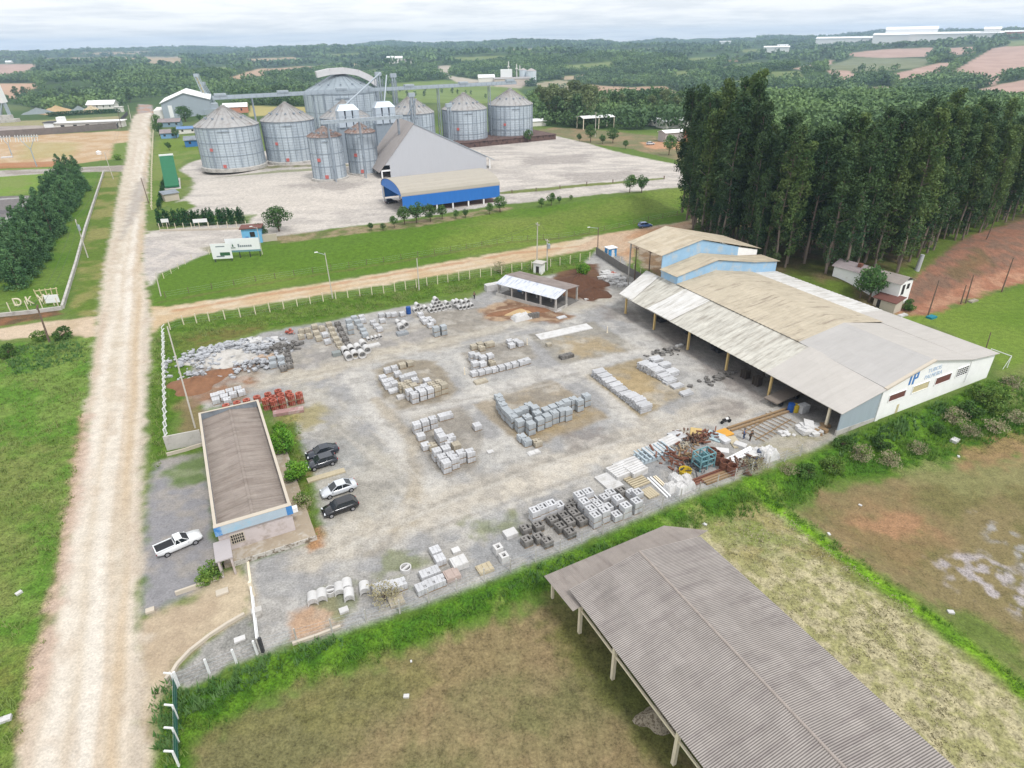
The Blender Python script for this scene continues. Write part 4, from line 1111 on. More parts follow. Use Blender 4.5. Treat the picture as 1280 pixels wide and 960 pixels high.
wall_line('boundary_wall', [P(209, 563), P(254, 554)], 2.3, .2, M_['concrete'], 'grey boundary wall between the roadside fence and the office', 'wall')
wall_line('kerb_wall', [P(209, 570), P(232, 564), P(254, 557)], .5, .2, M_['coping'], 'low pale kerb wall in front of the grey boundary wall', 'low wall')
wall_line('kerb_wall', [P(214, 846), P(222, 832), P(238, 815), P(262, 796), P(285, 781), P(306, 769)], .35, .3, M_['coping'], 'long curved whitewashed kerb along the entrance drive', 'low wall')
wall_line('kerb_wall', [P(208, 851), P(215, 842)], .35, .3, M_['coping'], 'short broken kerb piece at the corner of the drive', 'low wall')
wall_line('kerb_wall', [P(220, 744), P(246, 735), P(272, 724)], .5, .25, M_['coping'], 'short pale planter wall beside the pickup lot', 'low wall')
wall_line('kerb_wall', [P(366, 806), P(396, 796), P(426, 784)], .3, .25, M_['coping'], 'thin pale edging below the orange sand patch', 'low wall')
ga = P(309, 700); gb = P(325, 815)
gt = thing('sliding_gate', 'long white sliding gate standing open across the entrance drive', 'gate', P(317, 745))
gd = Vector((gb - P(317, 745))); gl = gd.length
c = MB(); c.bar((0, 0, 1.45), gd + Vector((0, 0, 1.45)), .16, .14); c.bar((0, 0, .2), gd + Vector((0, 0, .2)), .1, .12)
part('gate_frame', c, M_['white_paint'], gt)
c = MB()
for k in range(24): p = gd * (k / 23); c.bar(p + Vector((0, 0, .2)), p + Vector((0, 0, 1.4)), .04)
part('gate_bars', c, M_['white_paint'], gt)
c = MB(); c.box(-.15, .15, -.15, .15, 0, 2.0); part('gate_post', c, M_['pale_post'], gt)
c = MB(); c.bar(gd + Vector((.3, 0, 0)), gd + Vector((.3, 0, 1.9)), .26); part('gate_post', c, M_['dark_steel'], gt)
p0 = P(322, 768); c = MB(); c.box(-.5, .5, -.35, .35, 0, .7); c.box(-.3, .3, -.6, -.36, 0, .35)
solo('gate_motor', c, M_['concrete'], 'small grey gate motor box beside the sliding gate', 'box', p0, OA)
wall_line('gate_rail', [P(309, 693), P(311, 712), P(315, 742)], .12, .25, M_['pale_post'], 'pale concrete gate track across the entrance drive', 'track')
# boundary wall down to the warehouse, precast
wall_line('boundary_wall', [P(745, 318), P(775, 338), P(800, 352), P(818, 368)], 2.0, .15, M_['concrete_dark'], 'dark precast wall running from the road to the warehouse corner', 'wall')

# ---- the old house under the eucalyptus, and its outbuilding
ha = G(1037, 358, .8); hb = G(1066, 368, .8)
HA_ = atan2(G(1120, 383, .8)[1] - ha[1], G(1120, 383, .8)[0] - ha[0])
hz = Z(ha[0], ha[1])
oh = thing('old_house', 'long old whitewashed house with grey tiled roof under the eucalyptus', 'house', (ha[0], ha[1], hz - .1), HA_)
HL = float(np.linalg.norm(G(1118, 383, .8) - ha))
c = MB(); c.box(0, HL, 0, 4.6, -2.5, 2.5); part('wall', c, M_['white_wall'], oh)
c = MB(); sheet(c, (-.4, -.5, 2.45), (HL * .42, -.5, 2.45), (HL * .42, 2.3, 3.6), (-.4, 2.3, 3.6), .4, .03); sheet(c, (-.4, 5.1, 2.45), (HL * .42, 5.1, 2.45), (HL * .42, 2.3, 3.6), (-.4, 2.3, 3.6), .4, .03); part('roof', c, R_FIB, oh)
c = MB(); sheet(c, (HL * .42, -.5, 2.4), (HL + .3, -.5, 2.4), (HL + .3, 2.3, 3.5), (HL * .42, 2.3, 3.5), .4, .03); sheet(c, (HL * .42, 5.1, 2.4), (HL + .3, 5.1, 2.4), (HL + .3, 2.3, 3.5), (HL * .42, 2.3, 3.5), .4, .03); rf = part('roof', c, R_LEAN, oh)
c = MB(); c.box(HL * .3, HL * .3 + .8, 1.1, 1.9, 2.6, 3.9); part('chimney', c, M_['rust_red'], oh)
c = MB(); c.box(HL, HL + .05, .8, 1.8, -.1, 2); c.box(HL - .02, HL + .06, 2.6, 3.6, .8, 1.9); part('door', c, M_['dark_opening'], oh)
ob = P(1108, 385)
out = thing('outbuilding', 'small pale outbuilding with a dark red roof below the old house', 'building', ob, HA_)
c = MB(); c.box(-2.2, 2.2, -1.4, 1.4, -1.5, 2.1); part('wall', c, M_['coping'], out)
c = MB(); c.slab((-2.5, -1.8, 2.1), (2.5, -1.8, 2.1), (2.5, 1.8, 2.7), (-2.5, 1.8, 2.7), .12); part('roof', c, M_['maroon'], out)
c = MB(); c.box(-1.5, -.8, -1.44, -1.41, 0, 1.8); part('door', c, M_['dark_opening'], out)
# ================================================================== GRAIN SILOS AND THEIR BUILDINGS
RO = np.array([-123.6, 297.0]); RDIR = np.array([.87185, .48977]); RANG = radians(29.3)
M_SILO = mat('galvanised_silo', albw(190, 200, 208), .45, .1, .5, stretch=(1, 1, .15), metal=.25, stain=albw(162, 172, 182), sscale=.3, samt=(.48, .7))
M_SRIB = mat('silo_stiffener', albw(146, 156, 166), .5, .1, 1, metal=.2)
M_SROOF = mat('dusty_silo_roof', alb(198, 196, 194), .7, .12, .6, stain=alb(176, 168, 162), sscale=.25, metal=.1)
M_SRUST = mat('rusty_silo_roof', alb(186, 172, 166), .8, .15, .6, stain=alb(156, 122, 106), sscale=.5, samt=(.44, .6))
M_RED = mat('red_door', albw(196, 110, 104), .6, .1, 2)
M_BROWNWALL = mat('dark_stone_base', albw(104, 84, 78), .95, .25, 1.0, bump=.5, stain=alb(74, 60, 58), sscale=.6)


def silo(R, h, rh, label, loc, roof_m, n=48, group=None, red=True, base=.6):
    t = thing('grain_silo', label, 'silo', loc, RANG, group)
    b = MB()
    rings = max(4, int(h / 1.1))
    prof = []
    for k in range(rings):
        z0 = base + (h - base) * k / rings; z1 = base + (h - base) * (k + 1) / rings
        prof += [(R, z0), (R + .05, (z0 + z1) / 2), (R, z1 - .03)]
    prof.append((R, h))
    b.lathe(prof, n); part('wall', b, M_SILO, t)
    s = MB()
    nst = 30 if R > 9 else 18
    for k in range(nst):
        a = 2 * pi * k / nst
        s.bar(((R + .1) * cos(a), (R + .1) * sin(a), base), ((R + .1) * cos(a), (R + .1) * sin(a), h), .2, .2)
    for q in (.32, .62, .97):
        s.lathe([(R + .02, h * q), (R + .16, h * q), (R + .16, h * q + .22), (R + .02, h * q + .22)], n)
    part('stiffeners', s, M_SRIB, t)
    c = MB(); c.lathe([(R + .35, h - .1), (R + .3, h + .05), (R * .55, h + rh * .44), (1.0, h + rh), (1.0, h + rh + .5), (.05, h + rh + .7)], n)
    for k in range(24):
        a = 2 * pi * k / 24
        c.bar(((R + .3) * cos(a), (R + .3) * sin(a), h + .12), (1.0 * cos(a), 1.0 * sin(a), h + rh + .1), .12, .14)
    rf = part('roof', c, roof_m, t)
    v = MB()
    for k in range(12):
        a = 2 * pi * (k + .5) / 12; q = .62
        v.rbox(R * q * cos(a), R * q * sin(a), h + rh * (1 - q) * .98, .8, .8, .7, a)
    part('roof_vents', v, M_SRIB, rf)
    # walkway hatch, ladder and access door on the side facing the road
    fa = -pi / 2 - RANG
    l = MB()
    la = fa - .25
    for s_ in (-.3, .3):
        l.bar(((R + .25) * cos(la) - s_ * sin(la), (R + .25) * sin(la) + s_ * cos(la), 1), ((R + .25) * cos(la) - s_ * sin(la), (R + .25) * sin(la) + s_ * cos(la), h + .5), .1)
    for k in range(int(h)): l.bar(((R + .25) * cos(la) + .3 * sin(la), (R + .25) * sin(la) - .3 * cos(la), 1 + k), ((R + .25) * cos(la) - .3 * sin(la), (R + .25) * sin(la) + .3 * cos(la), 1 + k), .06)
    part('ladder', l, M_SRIB, t)
    if red:
        for (da, z, sz) in ((-.25, h * .45, 1.2), (.08, base + .3, 1.3)):
            a = fa + da; d = MB(); d.rbox((R + .3) * cos(a), (R + .3) * sin(a), z, .3, sz, sz, a); part('access_door', d, M_RED, t)
    w = MB()
    for da in (.25, ):
        a = fa + da
        for k in range(6):
            w.rbox((R + .25) * cos(a + (k - 2.5) * .06), (R + .25) * sin(a + (k - 2.5) * .06), h * .9, .35, R * .062, .3, a)
    part('eave_walkway', w, M_SRIB, t)
    f = MB(); f.lathe([(.1, -1), (R + .9, -1), (R + .9, base - .15), (R + .05, base), (.1, base)], 40); part('foundation', f, M_['concrete'], t)
    return t


def row(t): return RO + RDIR * t
GS = 'grain silos in the row'
for k, (t, R, h, rh, nm) in enumerate(((0.4, 13.2, 17.0, 7.2, 'leftmost and widest silo of the row, next to the green truck tipper'), (26.6, 11.6, 17.4, 6.7, 'second silo from the left in the long silo row'),
                                      (53.2, 11.4, 16.8, 6.8, 'third silo of the row, half hidden behind the two narrow silos'), (86.8, 11.2, 16.8, 7.2, 'fourth silo of the row, half hidden behind the steep grey gabled hall'),
                                      (116.2, 11.5, 16.9, 6.9, 'second silo from the right in the row, above the dark stone base'), (143.6, 11.9, 17.6, 7.0, 'rightmost silo of the row, at the end of the dark stone base'))):
    p = row(t); silo(R, h, rh, 'galvanised ' + nm, (p[0], p[1], 2.45), M_SROOF, group=GS)
for (x, y, R, nm) in ((-71.6, 262.0, 6.4, 'left'), (-59.8, 272.4, 5.9, 'right')):
    silo(R, 16.0, 2.8, f'narrow silo with rusty roof, the {nm} one of the front pair', (x, y, 2.45), M_SRUST, 36, 'narrow silos with rusty roofs')
# big silo behind, with a roof duct
p = (-90.5, 378.0)
big = silo(20.0, 24.5, 9.5, 'huge wide silo rising behind the row with a curved duct over its roof', (*p, 2.4), mat('pale_silo_roof', alb(182, 194, 202), .5, .1, .5, metal=.2), 64, red=False)
c = MB()
pts = [(-13, -3.5, 33.2), (-6, -3.8, 34.4), (2, -4, 34.6), (9, -4.2, 33.4), (15, -4.5, 30.6), (19, -4.8, 27.5)]
for a, b in zip(pts[:-1], pts[1:]): c.bar(a, b, 3.6, 3.0)
part('roof_duct', c, mat('pale_duct', albw(206, 204, 204), .6, .08, .6), big)

# dark stone base under the right-hand silos
bo = row(130); c = MB(); c.box(-34, 32, -17, 13, -2, 2.5); c.box(-34.3, 32.3, -17.3, 13.3, 2.5, 2.8)
solo('retaining_wall', c, M_BROWNWALL, 'dark stone retaining base under the two right silos', 'retaining wall', (bo[0], bo[1], 2.4), RANG)

# conveyor gallery on top of the silo row
cg = row(0)
t = thing('conveyor_gallery', 'long grey conveyor gallery running over the tops of the silo row', 'conveyor', (cg[0], cg[1], 2.4), RANG)
c = MB(); c.bar((-3, 0, 27.5), (147, 0, 27.5), 1.9, 1.0); c.bar((-3, 0, 28.2), (147, 0, 28.2), 1.2, .5); part('belt_housing', c, M_['galv'], t)
c = MB()
for y in (-1.2, 1.2):
    c.bar((-3, y, 28.6), (147, y, 28.6), .08); c.bar((-3, y, 27.1), (147, y, 27.1), .15)
    for k in range(51): c.bar((-3 + 3 * k, y, 27.1), (-3 + 3 * k, y, 28.6), .08)
part('railing', c, M_SRIB, t)
for x in (13, 40, 70, 102, 131):
    c = MB()
    for y in (-1, 1): c.bar((x, y * 1.6, -.2), (x, y, 27.2), .35)
    for z in range(3, 27, 4): c.bar((x, -1.4, z), (x, 1.4, z + 3.5), .14)
    part('support_tower', c, M_SRIB, t)
for x in (.4, 26.6, 53.2, 86.8, 116.2, 143.6):
    c = MB(); c.box(x - 2.4, x + 2.4, -1.1, 1.1, 28.2, 29.4); part('drive_head', c, M_['galv'], t)

# lower conveyor by the narrow silos
a = G(404, 153, 24); b = G(500, 146, 24)
t = thing('conveyor_gallery', 'shorter lower conveyor passing above the two narrow silos', 'conveyor', (*a, 2.4), atan2(b[1] - a[1], b[0] - a[0])); Lc = float(np.linalg.norm(b - a))
c = MB(); c.bar((-1, 0, 21.6), (Lc + 1, 0, 21.6), 1.6, 1.2); part('belt_housing', c, M_['galv'], t)
c = MB()
for y in (-1, 1):
    c.bar((-1, y, 23), (Lc + 1, y, 23), .08)
    for k in range(int(Lc / 2) + 1): c.bar((2 * k, y, 21.6), (2 * k, y, 23), .08)
part('railing', c, M_SRIB, t)
for x in (1.5, Lc * .45, Lc - 1):
    c = MB(); c.bar((x, -.9, -.2), (x, -.7, 21.1), .3); c.bar((x, .9, -.2), (x, .7, 21.1), .3)
    for z in range(2, 20, 4): c.bar((x, -.9, z), (x, .8, z + 3.5), .12)
    part('support_tower', c, M_SRIB, t)


def lattice(label, px, zt_, w=2.4, base=None, nm='elevator_tower', legs=True, group=None):
    p = base
    t = thing(nm, label, 'tower', (p[0], p[1], p[2] - .2), RANG, group)
    c = MB()
    for i in (-1, 1):
        for j in (-1, 1): c.bar((i * w / 2, j * w / 2, 0), (i * w / 2, j * w / 2, zt_), .22)
    n = int(zt_ / 3)
    for k in range(n):
        z = zt_ * k / n; z2 = zt_ * (k + 1) / n
        for i in (-1, 1):
            c.bar((i * w / 2, -w / 2, z), (i * w / 2, w / 2, z2), .1); c.bar((-w / 2, i * w / 2, z), (w / 2, i * w / 2, z2), .1)
            c.bar((-w / 2, i * w / 2, z2), (w / 2, i * w / 2, z2), .1)
    part('lattice_frame', c, M_SRIB, t)
    if legs:
        c = MB(); c.box(-.9, -.3, -.35, .35, 0, zt_ + 1.5); c.box(.3, .9, -.35, .35, 0, zt_ + 1.5); part('bucket_leg', c, M_['galv'], t)
        c = MB(); c.box(-1.5, 1.5, -.8, .8, zt_ + 1.5, zt_ + 3.2); part('elevator_head', c, M_['galv'], t)
    return t


lattice('tall lattice elevator tower standing beside the huge wide silo', 0, 32, 3, (-62.5, 340, 2.4))
lattice('slim lattice elevator tower just right of the tallest elevator tower', 0, 31, 2, (-56, 345, 2.4))
lattice('short elevator tower behind the ridge of the steep grey hall', 0, 24, 2.0, (-44, 318, 2.4))
lattice('slim elevator tower between the fourth and fifth silos', 0, 19, 1.6, (-27.5, 322, 2.4))
# dryer cabinets seen between the silos
for (x, y, nm) in ((-70.5, 300, 'left'), (-56.5, 312, 'right')):
    t = thing('grain_dryer', f'bank of three pale grain dryer cabinets, the {nm} one between the silos', 'grain dryer', (x, y, 2.4), RANG, 'grain dryers')
    c = MB(); c.box(-5, 5, -2, 2, 0, 15.0); part('support_frame', c, M_SRIB, t)
    for k in (-1, 0, 1):
        c = MB(); c.prism([(k * 3.3 - 1.4, -2.6, 15), (k * 3.3 + 1.4, -2.6, 15), (k * 3.3 + 1.25, -2.6, 21.6), (k * 3.3 - 1.25, -2.6, 21.6)], (0, 4.6, 0)); part('dryer_cabinet', c, mat('pale_cabinet', albw(182, 192, 202), .5, .06, 1), t)
    c = MB(); c.prism([(-5, -2.4, 21.7), (5, -2.4, 21.7), (3, -1, 24), (-3, -1, 24)], (0, 3.4, 0)); part('hood', c, M_['galv'], t)
for (a, b, nm) in (((-71, 300, 26), (-61, 338, 37), 'left'), ((-56, 312, 25), (-58, 338, 36), 'right'), ((-46.5, 318, 20), (-42, 318, 27), 'short')):
    c = MB(); c.tube((0, 0, 0), np.array(b) - np.array(a), .32, n=8)
    solo('spout_pipe', c, M_['galv'], f'slanting pale grain spout, the {nm} one among the elevator towers', 'grain pipe', a)

# steep grey hall
LA0 = np.array([-51.0, 257.5]); du = np.array([.92, .39]); du /= np.linalg.norm(du); HAn = atan2(du[1], du[0])
t = thing('gabled_hall', 'steep grey gabled grain hall in front of the silos', 'hall', (*LA0, 2.4), HAn)
DP = 24.5
def hl(u, v, z): return (u, v, z - 2.4)
apex_u, apex_h = 15.6, 22.2
c = MB(); c.slab(hl(0, -.3, 5.0), hl(0, DP, 5.0), hl(apex_u, DP, apex_h), hl(apex_u, -.3, apex_h), .25); part('roof', c, roof_mat('grey_hall_roof', alb(188, 180, 176), alb(182, 174, 170), 1.2, 8, alb(170, 162, 158), .5, var=.05), t)
c = MB(); c.slab(hl(49, -.3, 6.2), hl(49, DP, 6.2), hl(apex_u, DP, apex_h), hl(apex_u, -.3, apex_h), .25); part('roof', c, M_['grey_sheet'], t)
c = MB(); c.prism([hl(4.6, 0, 2), hl(45.5, 0, 2), hl(45.5, 0, 7.6), hl(apex_u, 0, apex_h - .3), hl(2.5, 0, 7.4), hl(4.6, 0, 7.4)], (0, .25, 0)); part('gable_wall', c, mat('hall_sheet', albw(186, 188, 193), .55, .04, .8, stretch=(3, 3, .2)), t)
c = MB(); c.prism([hl(4.6, DP - .4, 2), hl(45.5, DP - .4, 2), hl(45.5, DP - .4, 7.6), hl(apex_u, DP - .4, apex_h - .3), hl(2.5, DP - .4, 7.4), hl(4.6, DP - .4, 7.4)], (0, .25, 0)); part('gable_wall', c, M_['grey_sheet'], t)
for (u, h) in ((1.2, 5.6), (47, 6.6)):
    for v in (0.2, DP / 2, DP - .5): c = MB(); c.box(u - .25, u + .25, v - .2, v + .2, -.4, h - 2.4); part('post', c, M_['white_paint'], t)
c = MB(); c.bar(hl(1.2, .2, 5.4), hl(4.6, .2, 5.4), .3, .6); part('eave_beam', c, M_['white_paint'], t)
c = MB(); c.box(45.6, 48.4, .1, DP - .6, -.3, .4); part('loading_floor', c, M_['concrete'], t)

# blue barrel-roofed shed
A0 = G(502.5, 246, 8.0); B0 = G(624, 231.6, 8.0); BA = atan2(B0[1] - A0[1], B0[0] - A0[0]); BL = float(np.linalg.norm(B0 - A0)); BD = 21.5
t = thing('loading_shed', 'bright blue loading shed with a pale barrel roof in front of the steep grey hall', 'shed', (*A0, 2.4), BA)
arc = [(BD / 2 - BD / 2 * cos(pi * k / 14), 5.6 + 3.4 * sin(pi * k / 14) ** .9) for k in range(15)]
c = MB()
for (y0, z0), (y1, z1) in zip(arc[:-1], arc[1:]): c.slab((-.3, y0, z0 + .1), (BL + .3, y0, z0 + .1), (BL + .3, y1, z1 + .1), (-.3, y1, z1 + .1), .15)
part('barrel_roof', c, roof_mat('beige_barrel_roof', alb(204, 196, 182), alb(198, 190, 176), 1.0, 30, alb(188, 180, 166), .5, var=.04), t)
M_BLUE = mat('bright_blue_sheet', albw(52, 118, 198), .5, .07, .5, stretch=(2, 2, .4))
c = MB(); c.box(-.05, BL + .05, -.12, .0, 1.9, 5.55); part('side_fascia', c, M_BLUE, t)
for x in (-.12, BL): c = MB(); c.prism([(x, y, z) for (y, z) in arc], (.12, 0, 0)); part('end_fascia', c, M_BLUE, t)
c = MB(); c.box(0, BL, BD - .1, BD, 1.5, 5.5); part('side_fascia', c, M_BLUE, t)
for k in range(7):
    for y in (.15, BD - .3):
        x = .3 + k * (BL - .6) / 6; c = MB(); c.box(x - .22, x + .22, y - .2, y + .2, -.3, 5.5); part('post', c, M_['white_paint'], t)
c = MB(); c.box(6, BL, 1.5, BD, -.2, .35); part('loading_floor', c, mat('reddish_floor', alb(150, 122, 112), .95, .2, .8), t)

# ---- around the silo gate
b = P(318, 302)
t = thing('gatehouse', 'small light blue gatehouse at the silo yard entrance beside the cypress hedge', 'gatehouse', b, RANG - .3)
c = MB(); c.box(-2.6, 2.6, -2, 2, 0, 4.2); part('wall', c, mat('sky_blue_wall', albw(120, 184, 226), .7, .06, 1), t)
c = MB(); c.box(-3, 3, -2.4, 2.4, 4.2, 4.45); part('roof', c, M_['maroon'], t)
c = MB(); c.box(-.4, .9, -2.05, -1.99, 1.9, 3.3); part('window', c, M_['dark_opening'], t)
c = MB(); c.box(-1.9, -.9, -2.05, -1.99, 0, 2.1); part('door', c, M_['blue_paint'], t)
c = MB(); c.box(2.62, 6.5, -1.6, -1.2, 0, 2.2); part('side_wall', c, M_['coping'], t)


def billboard(px, py, w, h, lift, lab, kind, ang):
    b = P(px, py)
    t = thing('billboard', lab, 'billboard', b, ang)
    n = 4 if w > 6 else 2
    for k in range(n):
        x = -w / 2 + .4 + (w - .8) * k / (n - 1); c = MB(); c.box(x - .1, x + .1, .06, .26, -.3, lift + h * .8); part('post', c, M_['dark_steel'], t)
    c = MB(); c.box(-w / 2, w / 2, -.06, .06, lift, lift + h); bd = part('board', c, mat('sign_white', (.78, .79, .8), .6, .03, 1), t)
    g = mat('sign_green', alb(70, 120, 84), .7, .15, 2); d = mat('sign_grey', alb(140, 152, 160), .7, .1, 2)
    if kind == 0:
        c = MB(); c.prism([(-w * .33, -.08, lift + h * .42), (-w * .27, -.08, lift + h * .42), (-w * .3, -.08, lift + h * .66)], (0, .015, 0)); c.box(-w * .36, -w * .23, -.08, -.065, lift + h * .3, lift + h * .36); part('emblem', c, g, bd)
        c = MB()
        for k in range(7): c.box(-w * .15 + k * w * .06, -w * .15 + k * w * .06 + w * .045, -.08, -.065, lift + h * .36, lift + h * (.5 if k else .6))
        part('sign_text', c, d, bd)
        c = MB(); c.box(-w / 2 + .3, w / 2, -.075, -.062, lift + .02, lift + h * .14); part('sign_band', c, M_['teal_paint'], bd)
    else:
        c = MB(); c.box(-w * .25, w * .2, -.08, -.065, lift + h * .78, lift + h * .84); part('sign_text', c, d, bd)
        c = MB(); c.box(-w * .1, w * .4, -.08, -.065, lift + h * .2, lift + h * .42); part('sign_picture', c, g, bd)
        c = MB(); c.box(-w * .3, w * .1, -.082, -.066, lift + h * .12, lift + h * .2); part('sign_picture', c, d, bd)
    return t


billboard(280, 327, 5.0, 4.0, .8, 'smaller square white billboard with a green picture on the lawn', 1, .12)
billboard(307, 322, 8.6, 3.6, 1.6, 'wide white billboard with a small emblem on the lawn by the gatehouse', 0, .12)
b = P(288, 280)
for (px, w, nm) in ((208, 2.2, 'left'), (252, 4.2, 'right')):
    b = P(px, 284); t = thing('notice_board', f'low white notice board on the hedge fence, the {nm} one', 'sign', b, .2, 'notice boards on the hedge fence')
    c = MB(); c.box(-w / 2, w / 2, -.05, .05, 1.5, 2.6); part('board', c, M_['white_paint'], t)
    c = MB(); c.box(-w / 2 + .1, -w / 2 + .2, .05, .15, -.2, 2.4); part('post', c, M_['pale_post'], t); c = MB(); c.box(w / 2 - .2, w / 2 - .1, .05, .15, -.2, 2.4); part('post', c, M_['pale_post'], t)
wall_line('kerb_wall', [P(200, 289), P(250, 288), P(310, 286)], .5, .3, M_['coping'], 'long pale kerb wall under the dark cypress hedge', 'low wall')

# green truck tipper ramp
ta = P(216, 236); tb_d = np.array([-.45, .9, 0])
t = thing('truck_tipper', 'dark green tilted truck tipper platform beside the main road', 'truck tipper', ta, atan2(.89, -.42))
c = MB(); c.prism([(0, -2.6, .6), (21, -2.6, 9.5), (21, -2.6, 10.1), (0, -2.6, 1.2)], (0, 5.2, 0)); part('platform', c, mat('tipper_green', albw(34, 104, 70), .55, .1, .6), t)
c = MB(); c.box(20.4, 21.3, -2.7, 2.7, 9.5, 10.4); part('end_stop', c, M_['white_paint'], t)
for y in (-2.2, 2.2):
    c = MB(); c.tube((12, y, 0), (14.5, y, 6.7), .3); part('hydraulic_leg', c, M_['dark_steel'], t)
c = MB(); c.box(-1.5, 23, -3, 3, -.4, .25); part('foundation', c, M_['concrete'], t)
b = P(214, 250); t = thing('hut', 'small pale scale hut below the green truck tipper', 'hut', b, RANG + .2)
c = MB(); c.box(-2.5, 2.5, -2, 2, 0, 2.6); part('wall', c, M_['coping'], t); c = MB(); c.slab((-2.9, -2.4, 2.7), (2.9, -2.4, 2.7), (2.9, 2.4, 3.2), (-2.9, 2.4, 3.2), .15); part('roof', c, M_['parapet'], t)

# ================================================================== FAR BUILDINGS
MROOFW = mat('far_white_roof', (.8, .8, .79), .7, .04, .2)
MGREYF = mat('far_grey_wall', albw(160, 170, 178), .7, .06, .2)
MBRICK = mat('brick_wall', albw(196, 136, 112), .9, .12, 1)
MFW = mat('far_white_wall', albw(226, 222, 214), .8, .06, .5)


def gable_house(name, lab, cat, p, ang, L, Wd, h, rh, wm, rm, win=0, over=.5, group=None, ridge_x=True, door=False):
    t = thing(name, lab, cat, p, ang, group)
    c = MB(); c.prism([(-L / 2, -Wd / 2, -1), (-L / 2, Wd / 2, -1), (-L / 2, Wd / 2, h), (-L / 2, 0, h + rh - .15), (-L / 2, -Wd / 2, h)], (L, 0, 0)); part('wall', c, wm, t)
    c = MB()
    for s in (-1, 1):
        c.slab((-L / 2 - over, s * (Wd / 2 + over), h - rh * over / (Wd / 2) + .1), (L / 2 + over, s * (Wd / 2 + over), h - rh * over / (Wd / 2) + .1), (L / 2 + over, 0, h + rh + .1), (-L / 2 - over, 0, h + rh + .1), .18)
    part('roof', c, rm, t)
    for k in range(win):
        x = -L / 2 + L * (k + .5) / win; c = MB(); c.box(x - .6, x + .6, -Wd / 2 - .05, -Wd / 2 + .02, h * .4, h * .75); part('window', c, M_['dark_opening'], t)
    if door: c = MB(); c.box(-L / 2 - .05, -L / 2 + .02, -Wd * .2, Wd * .1, 0, h * .75); part('door', c, M_['dark_opening'], t)
    return t


g = P(236, 146)
t = thing('factory_hall', 'grey factory hall with a white roof beyond the green truck tipper', 'factory', g, RANG - pi / 2 + .12)
# gable faces the camera: local x runs away from it
L_, W_ = 62., 36.
t.rotation_euler.z = radians(112)
c = MB(); c.prism([(0, -W_ / 2, -2), (0, W_ / 2, -2), (0, W_ / 2, 11), (0, 0, 17.5), (0, -W_ / 2, 12.5)], (L_, 0, 0)); part('wall', c, MGREYF, t)
c = MB(); c.slab((-1, W_ / 2 + 1, 10.9), (L_, W_ / 2 + 1, 10.9), (L_, 0, 18), (-1, 0, 18), .4); c.slab((-1, -W_ / 2 - 1, 12.4), (L_, -W_ / 2 - 1, 12.4), (L_, 0, 18), (-1, 0, 18), .4); part('roof', c, MROOFW, t)
c = MB(); c.box(-.3, -.02, 10.5, 13.5, 0, 9); part('door', c, MROOFW, t)
c = MB(); c.box(4, 40, W_ / 2, W_ / 2 + 7, -1, 5.5); part('annex', c, MFW, t)
for (bx, by, tx, ty, lab) in ((266, 139, 246, 96, 'tall leaning lattice elevator leg beside the grey factory hall'), (272, 137, 254, 106, 'shorter grey elevator leg right of the leaning lattice leg')):
    p = P(bx, by); d = hypot(p[0], p[1]); e = rays(tx, ty); s = d / hypot(e[0], e[1]); top = np.array([e[0] * s, e[1] * s, CAM_H + e[2] * s]) - p
    t = thing('grain_elevator', lab, 'elevator', p, 0)
    c = MB(); o = Vector((1.6, 0, 0))
    for q in (-1, 1):
        for r_ in (-1, 1): c.bar(Vector((q * 1.4, r_ * 1.4, 0)), Vector(top) + Vector((q * 1.4, r_ * 1.4, 0)), .5)
    for k in range(12):
        z = Vector(top) * (k / 12); z2 = Vector(top) * ((k + 1) / 12); c.bar(z + Vector((-1.4, -1.4, 0)), z2 + Vector((1.4, -1.4, 0)), .3); c.bar(z + Vector((-1.4, 1.4, 0)), z2 + Vector((-1.4, -1.4, 0)), .3)
    part('lattice_frame', c, M_['galv'], t)
    c = MB(); c.bar((0, 0, 0), top, 1.5, 1.5); part('bucket_casing', c, M_['khaki'] if 'tall' in lab else M_['galv'], t)
    c = MB(); c.rbox(top[0], top[1], top[2], 4, 3, 2.4); part('elevator_head', c, M_['galv'], t)
p = P(268, 142); c = MB(); c.box(-8, 10, -6, 6, 0, 4); solo('plant_shed', MB().box(-8, 10, -6, 6, -1, 4).box(-4, 4, -4, 4, 4, 8).box(6, 9, -3, 3, 4, 6), M_['galv'], 'pale low machinery shed at the foot of the elevator legs', 'shed', p, RANG)
gable_house('house', 'blue house with wide pale roof left of the widest silo', 'house', P(252, 181), .35, 16, 9, 3.4, 1.6, mat('house_blue', albw(60, 116, 176), .7, .1, 1), M_['parapet'], 3)
gable_house('house', 'little blue and white house beside the round roadside trees', 'house', P(213, 172), .3, 9, 8, 3.2, 1.6, mat('house_sky', albw(120, 160, 196), .7, .1, 1), R_FIB, 2)
gable_house('house', 'grey roofed low house in front of the grey factory hall', 'house', P(214, 158), .25, 14, 9, 3.4, 1.8, mat('house_pale_blue', alb(150, 178, 196), .7, .1, 1), R_FIB, 3)
gable_house('shed', 'blue roofed low shed just above the blue house', 'shed', P(236, 166), .3, 12, 7, 3, 1.0, MFW, mat('roof_blue', alb(120, 156, 206), .6, .08, .5), 2)
gable_house('shed', 'white arched shed right of the elevator legs', 'shed', P(296, 141), .3, 18, 14, 5, 2.4, MBRICK, MROOFW, 2)
gable_house('house', 'white roofed hall at the far end left of the main road', 'house', P(130, 136), .15, 27, 16, 5.5, 3.4, MFW, MROOFW, 4, 1.2)
p = P(88, 161)
t = thing('site_office', 'long low white office with flat roofs behind the parked cars', 'building', p, .2)
c = MB(); c.box(-8, 36, -4, 4, -.6, 4.2); part('wall', c, MFW, t); c = MB(); c.box(-9, 37, -5, 5, 4.2, 4.7); part('roof', c, MROOFW, t)
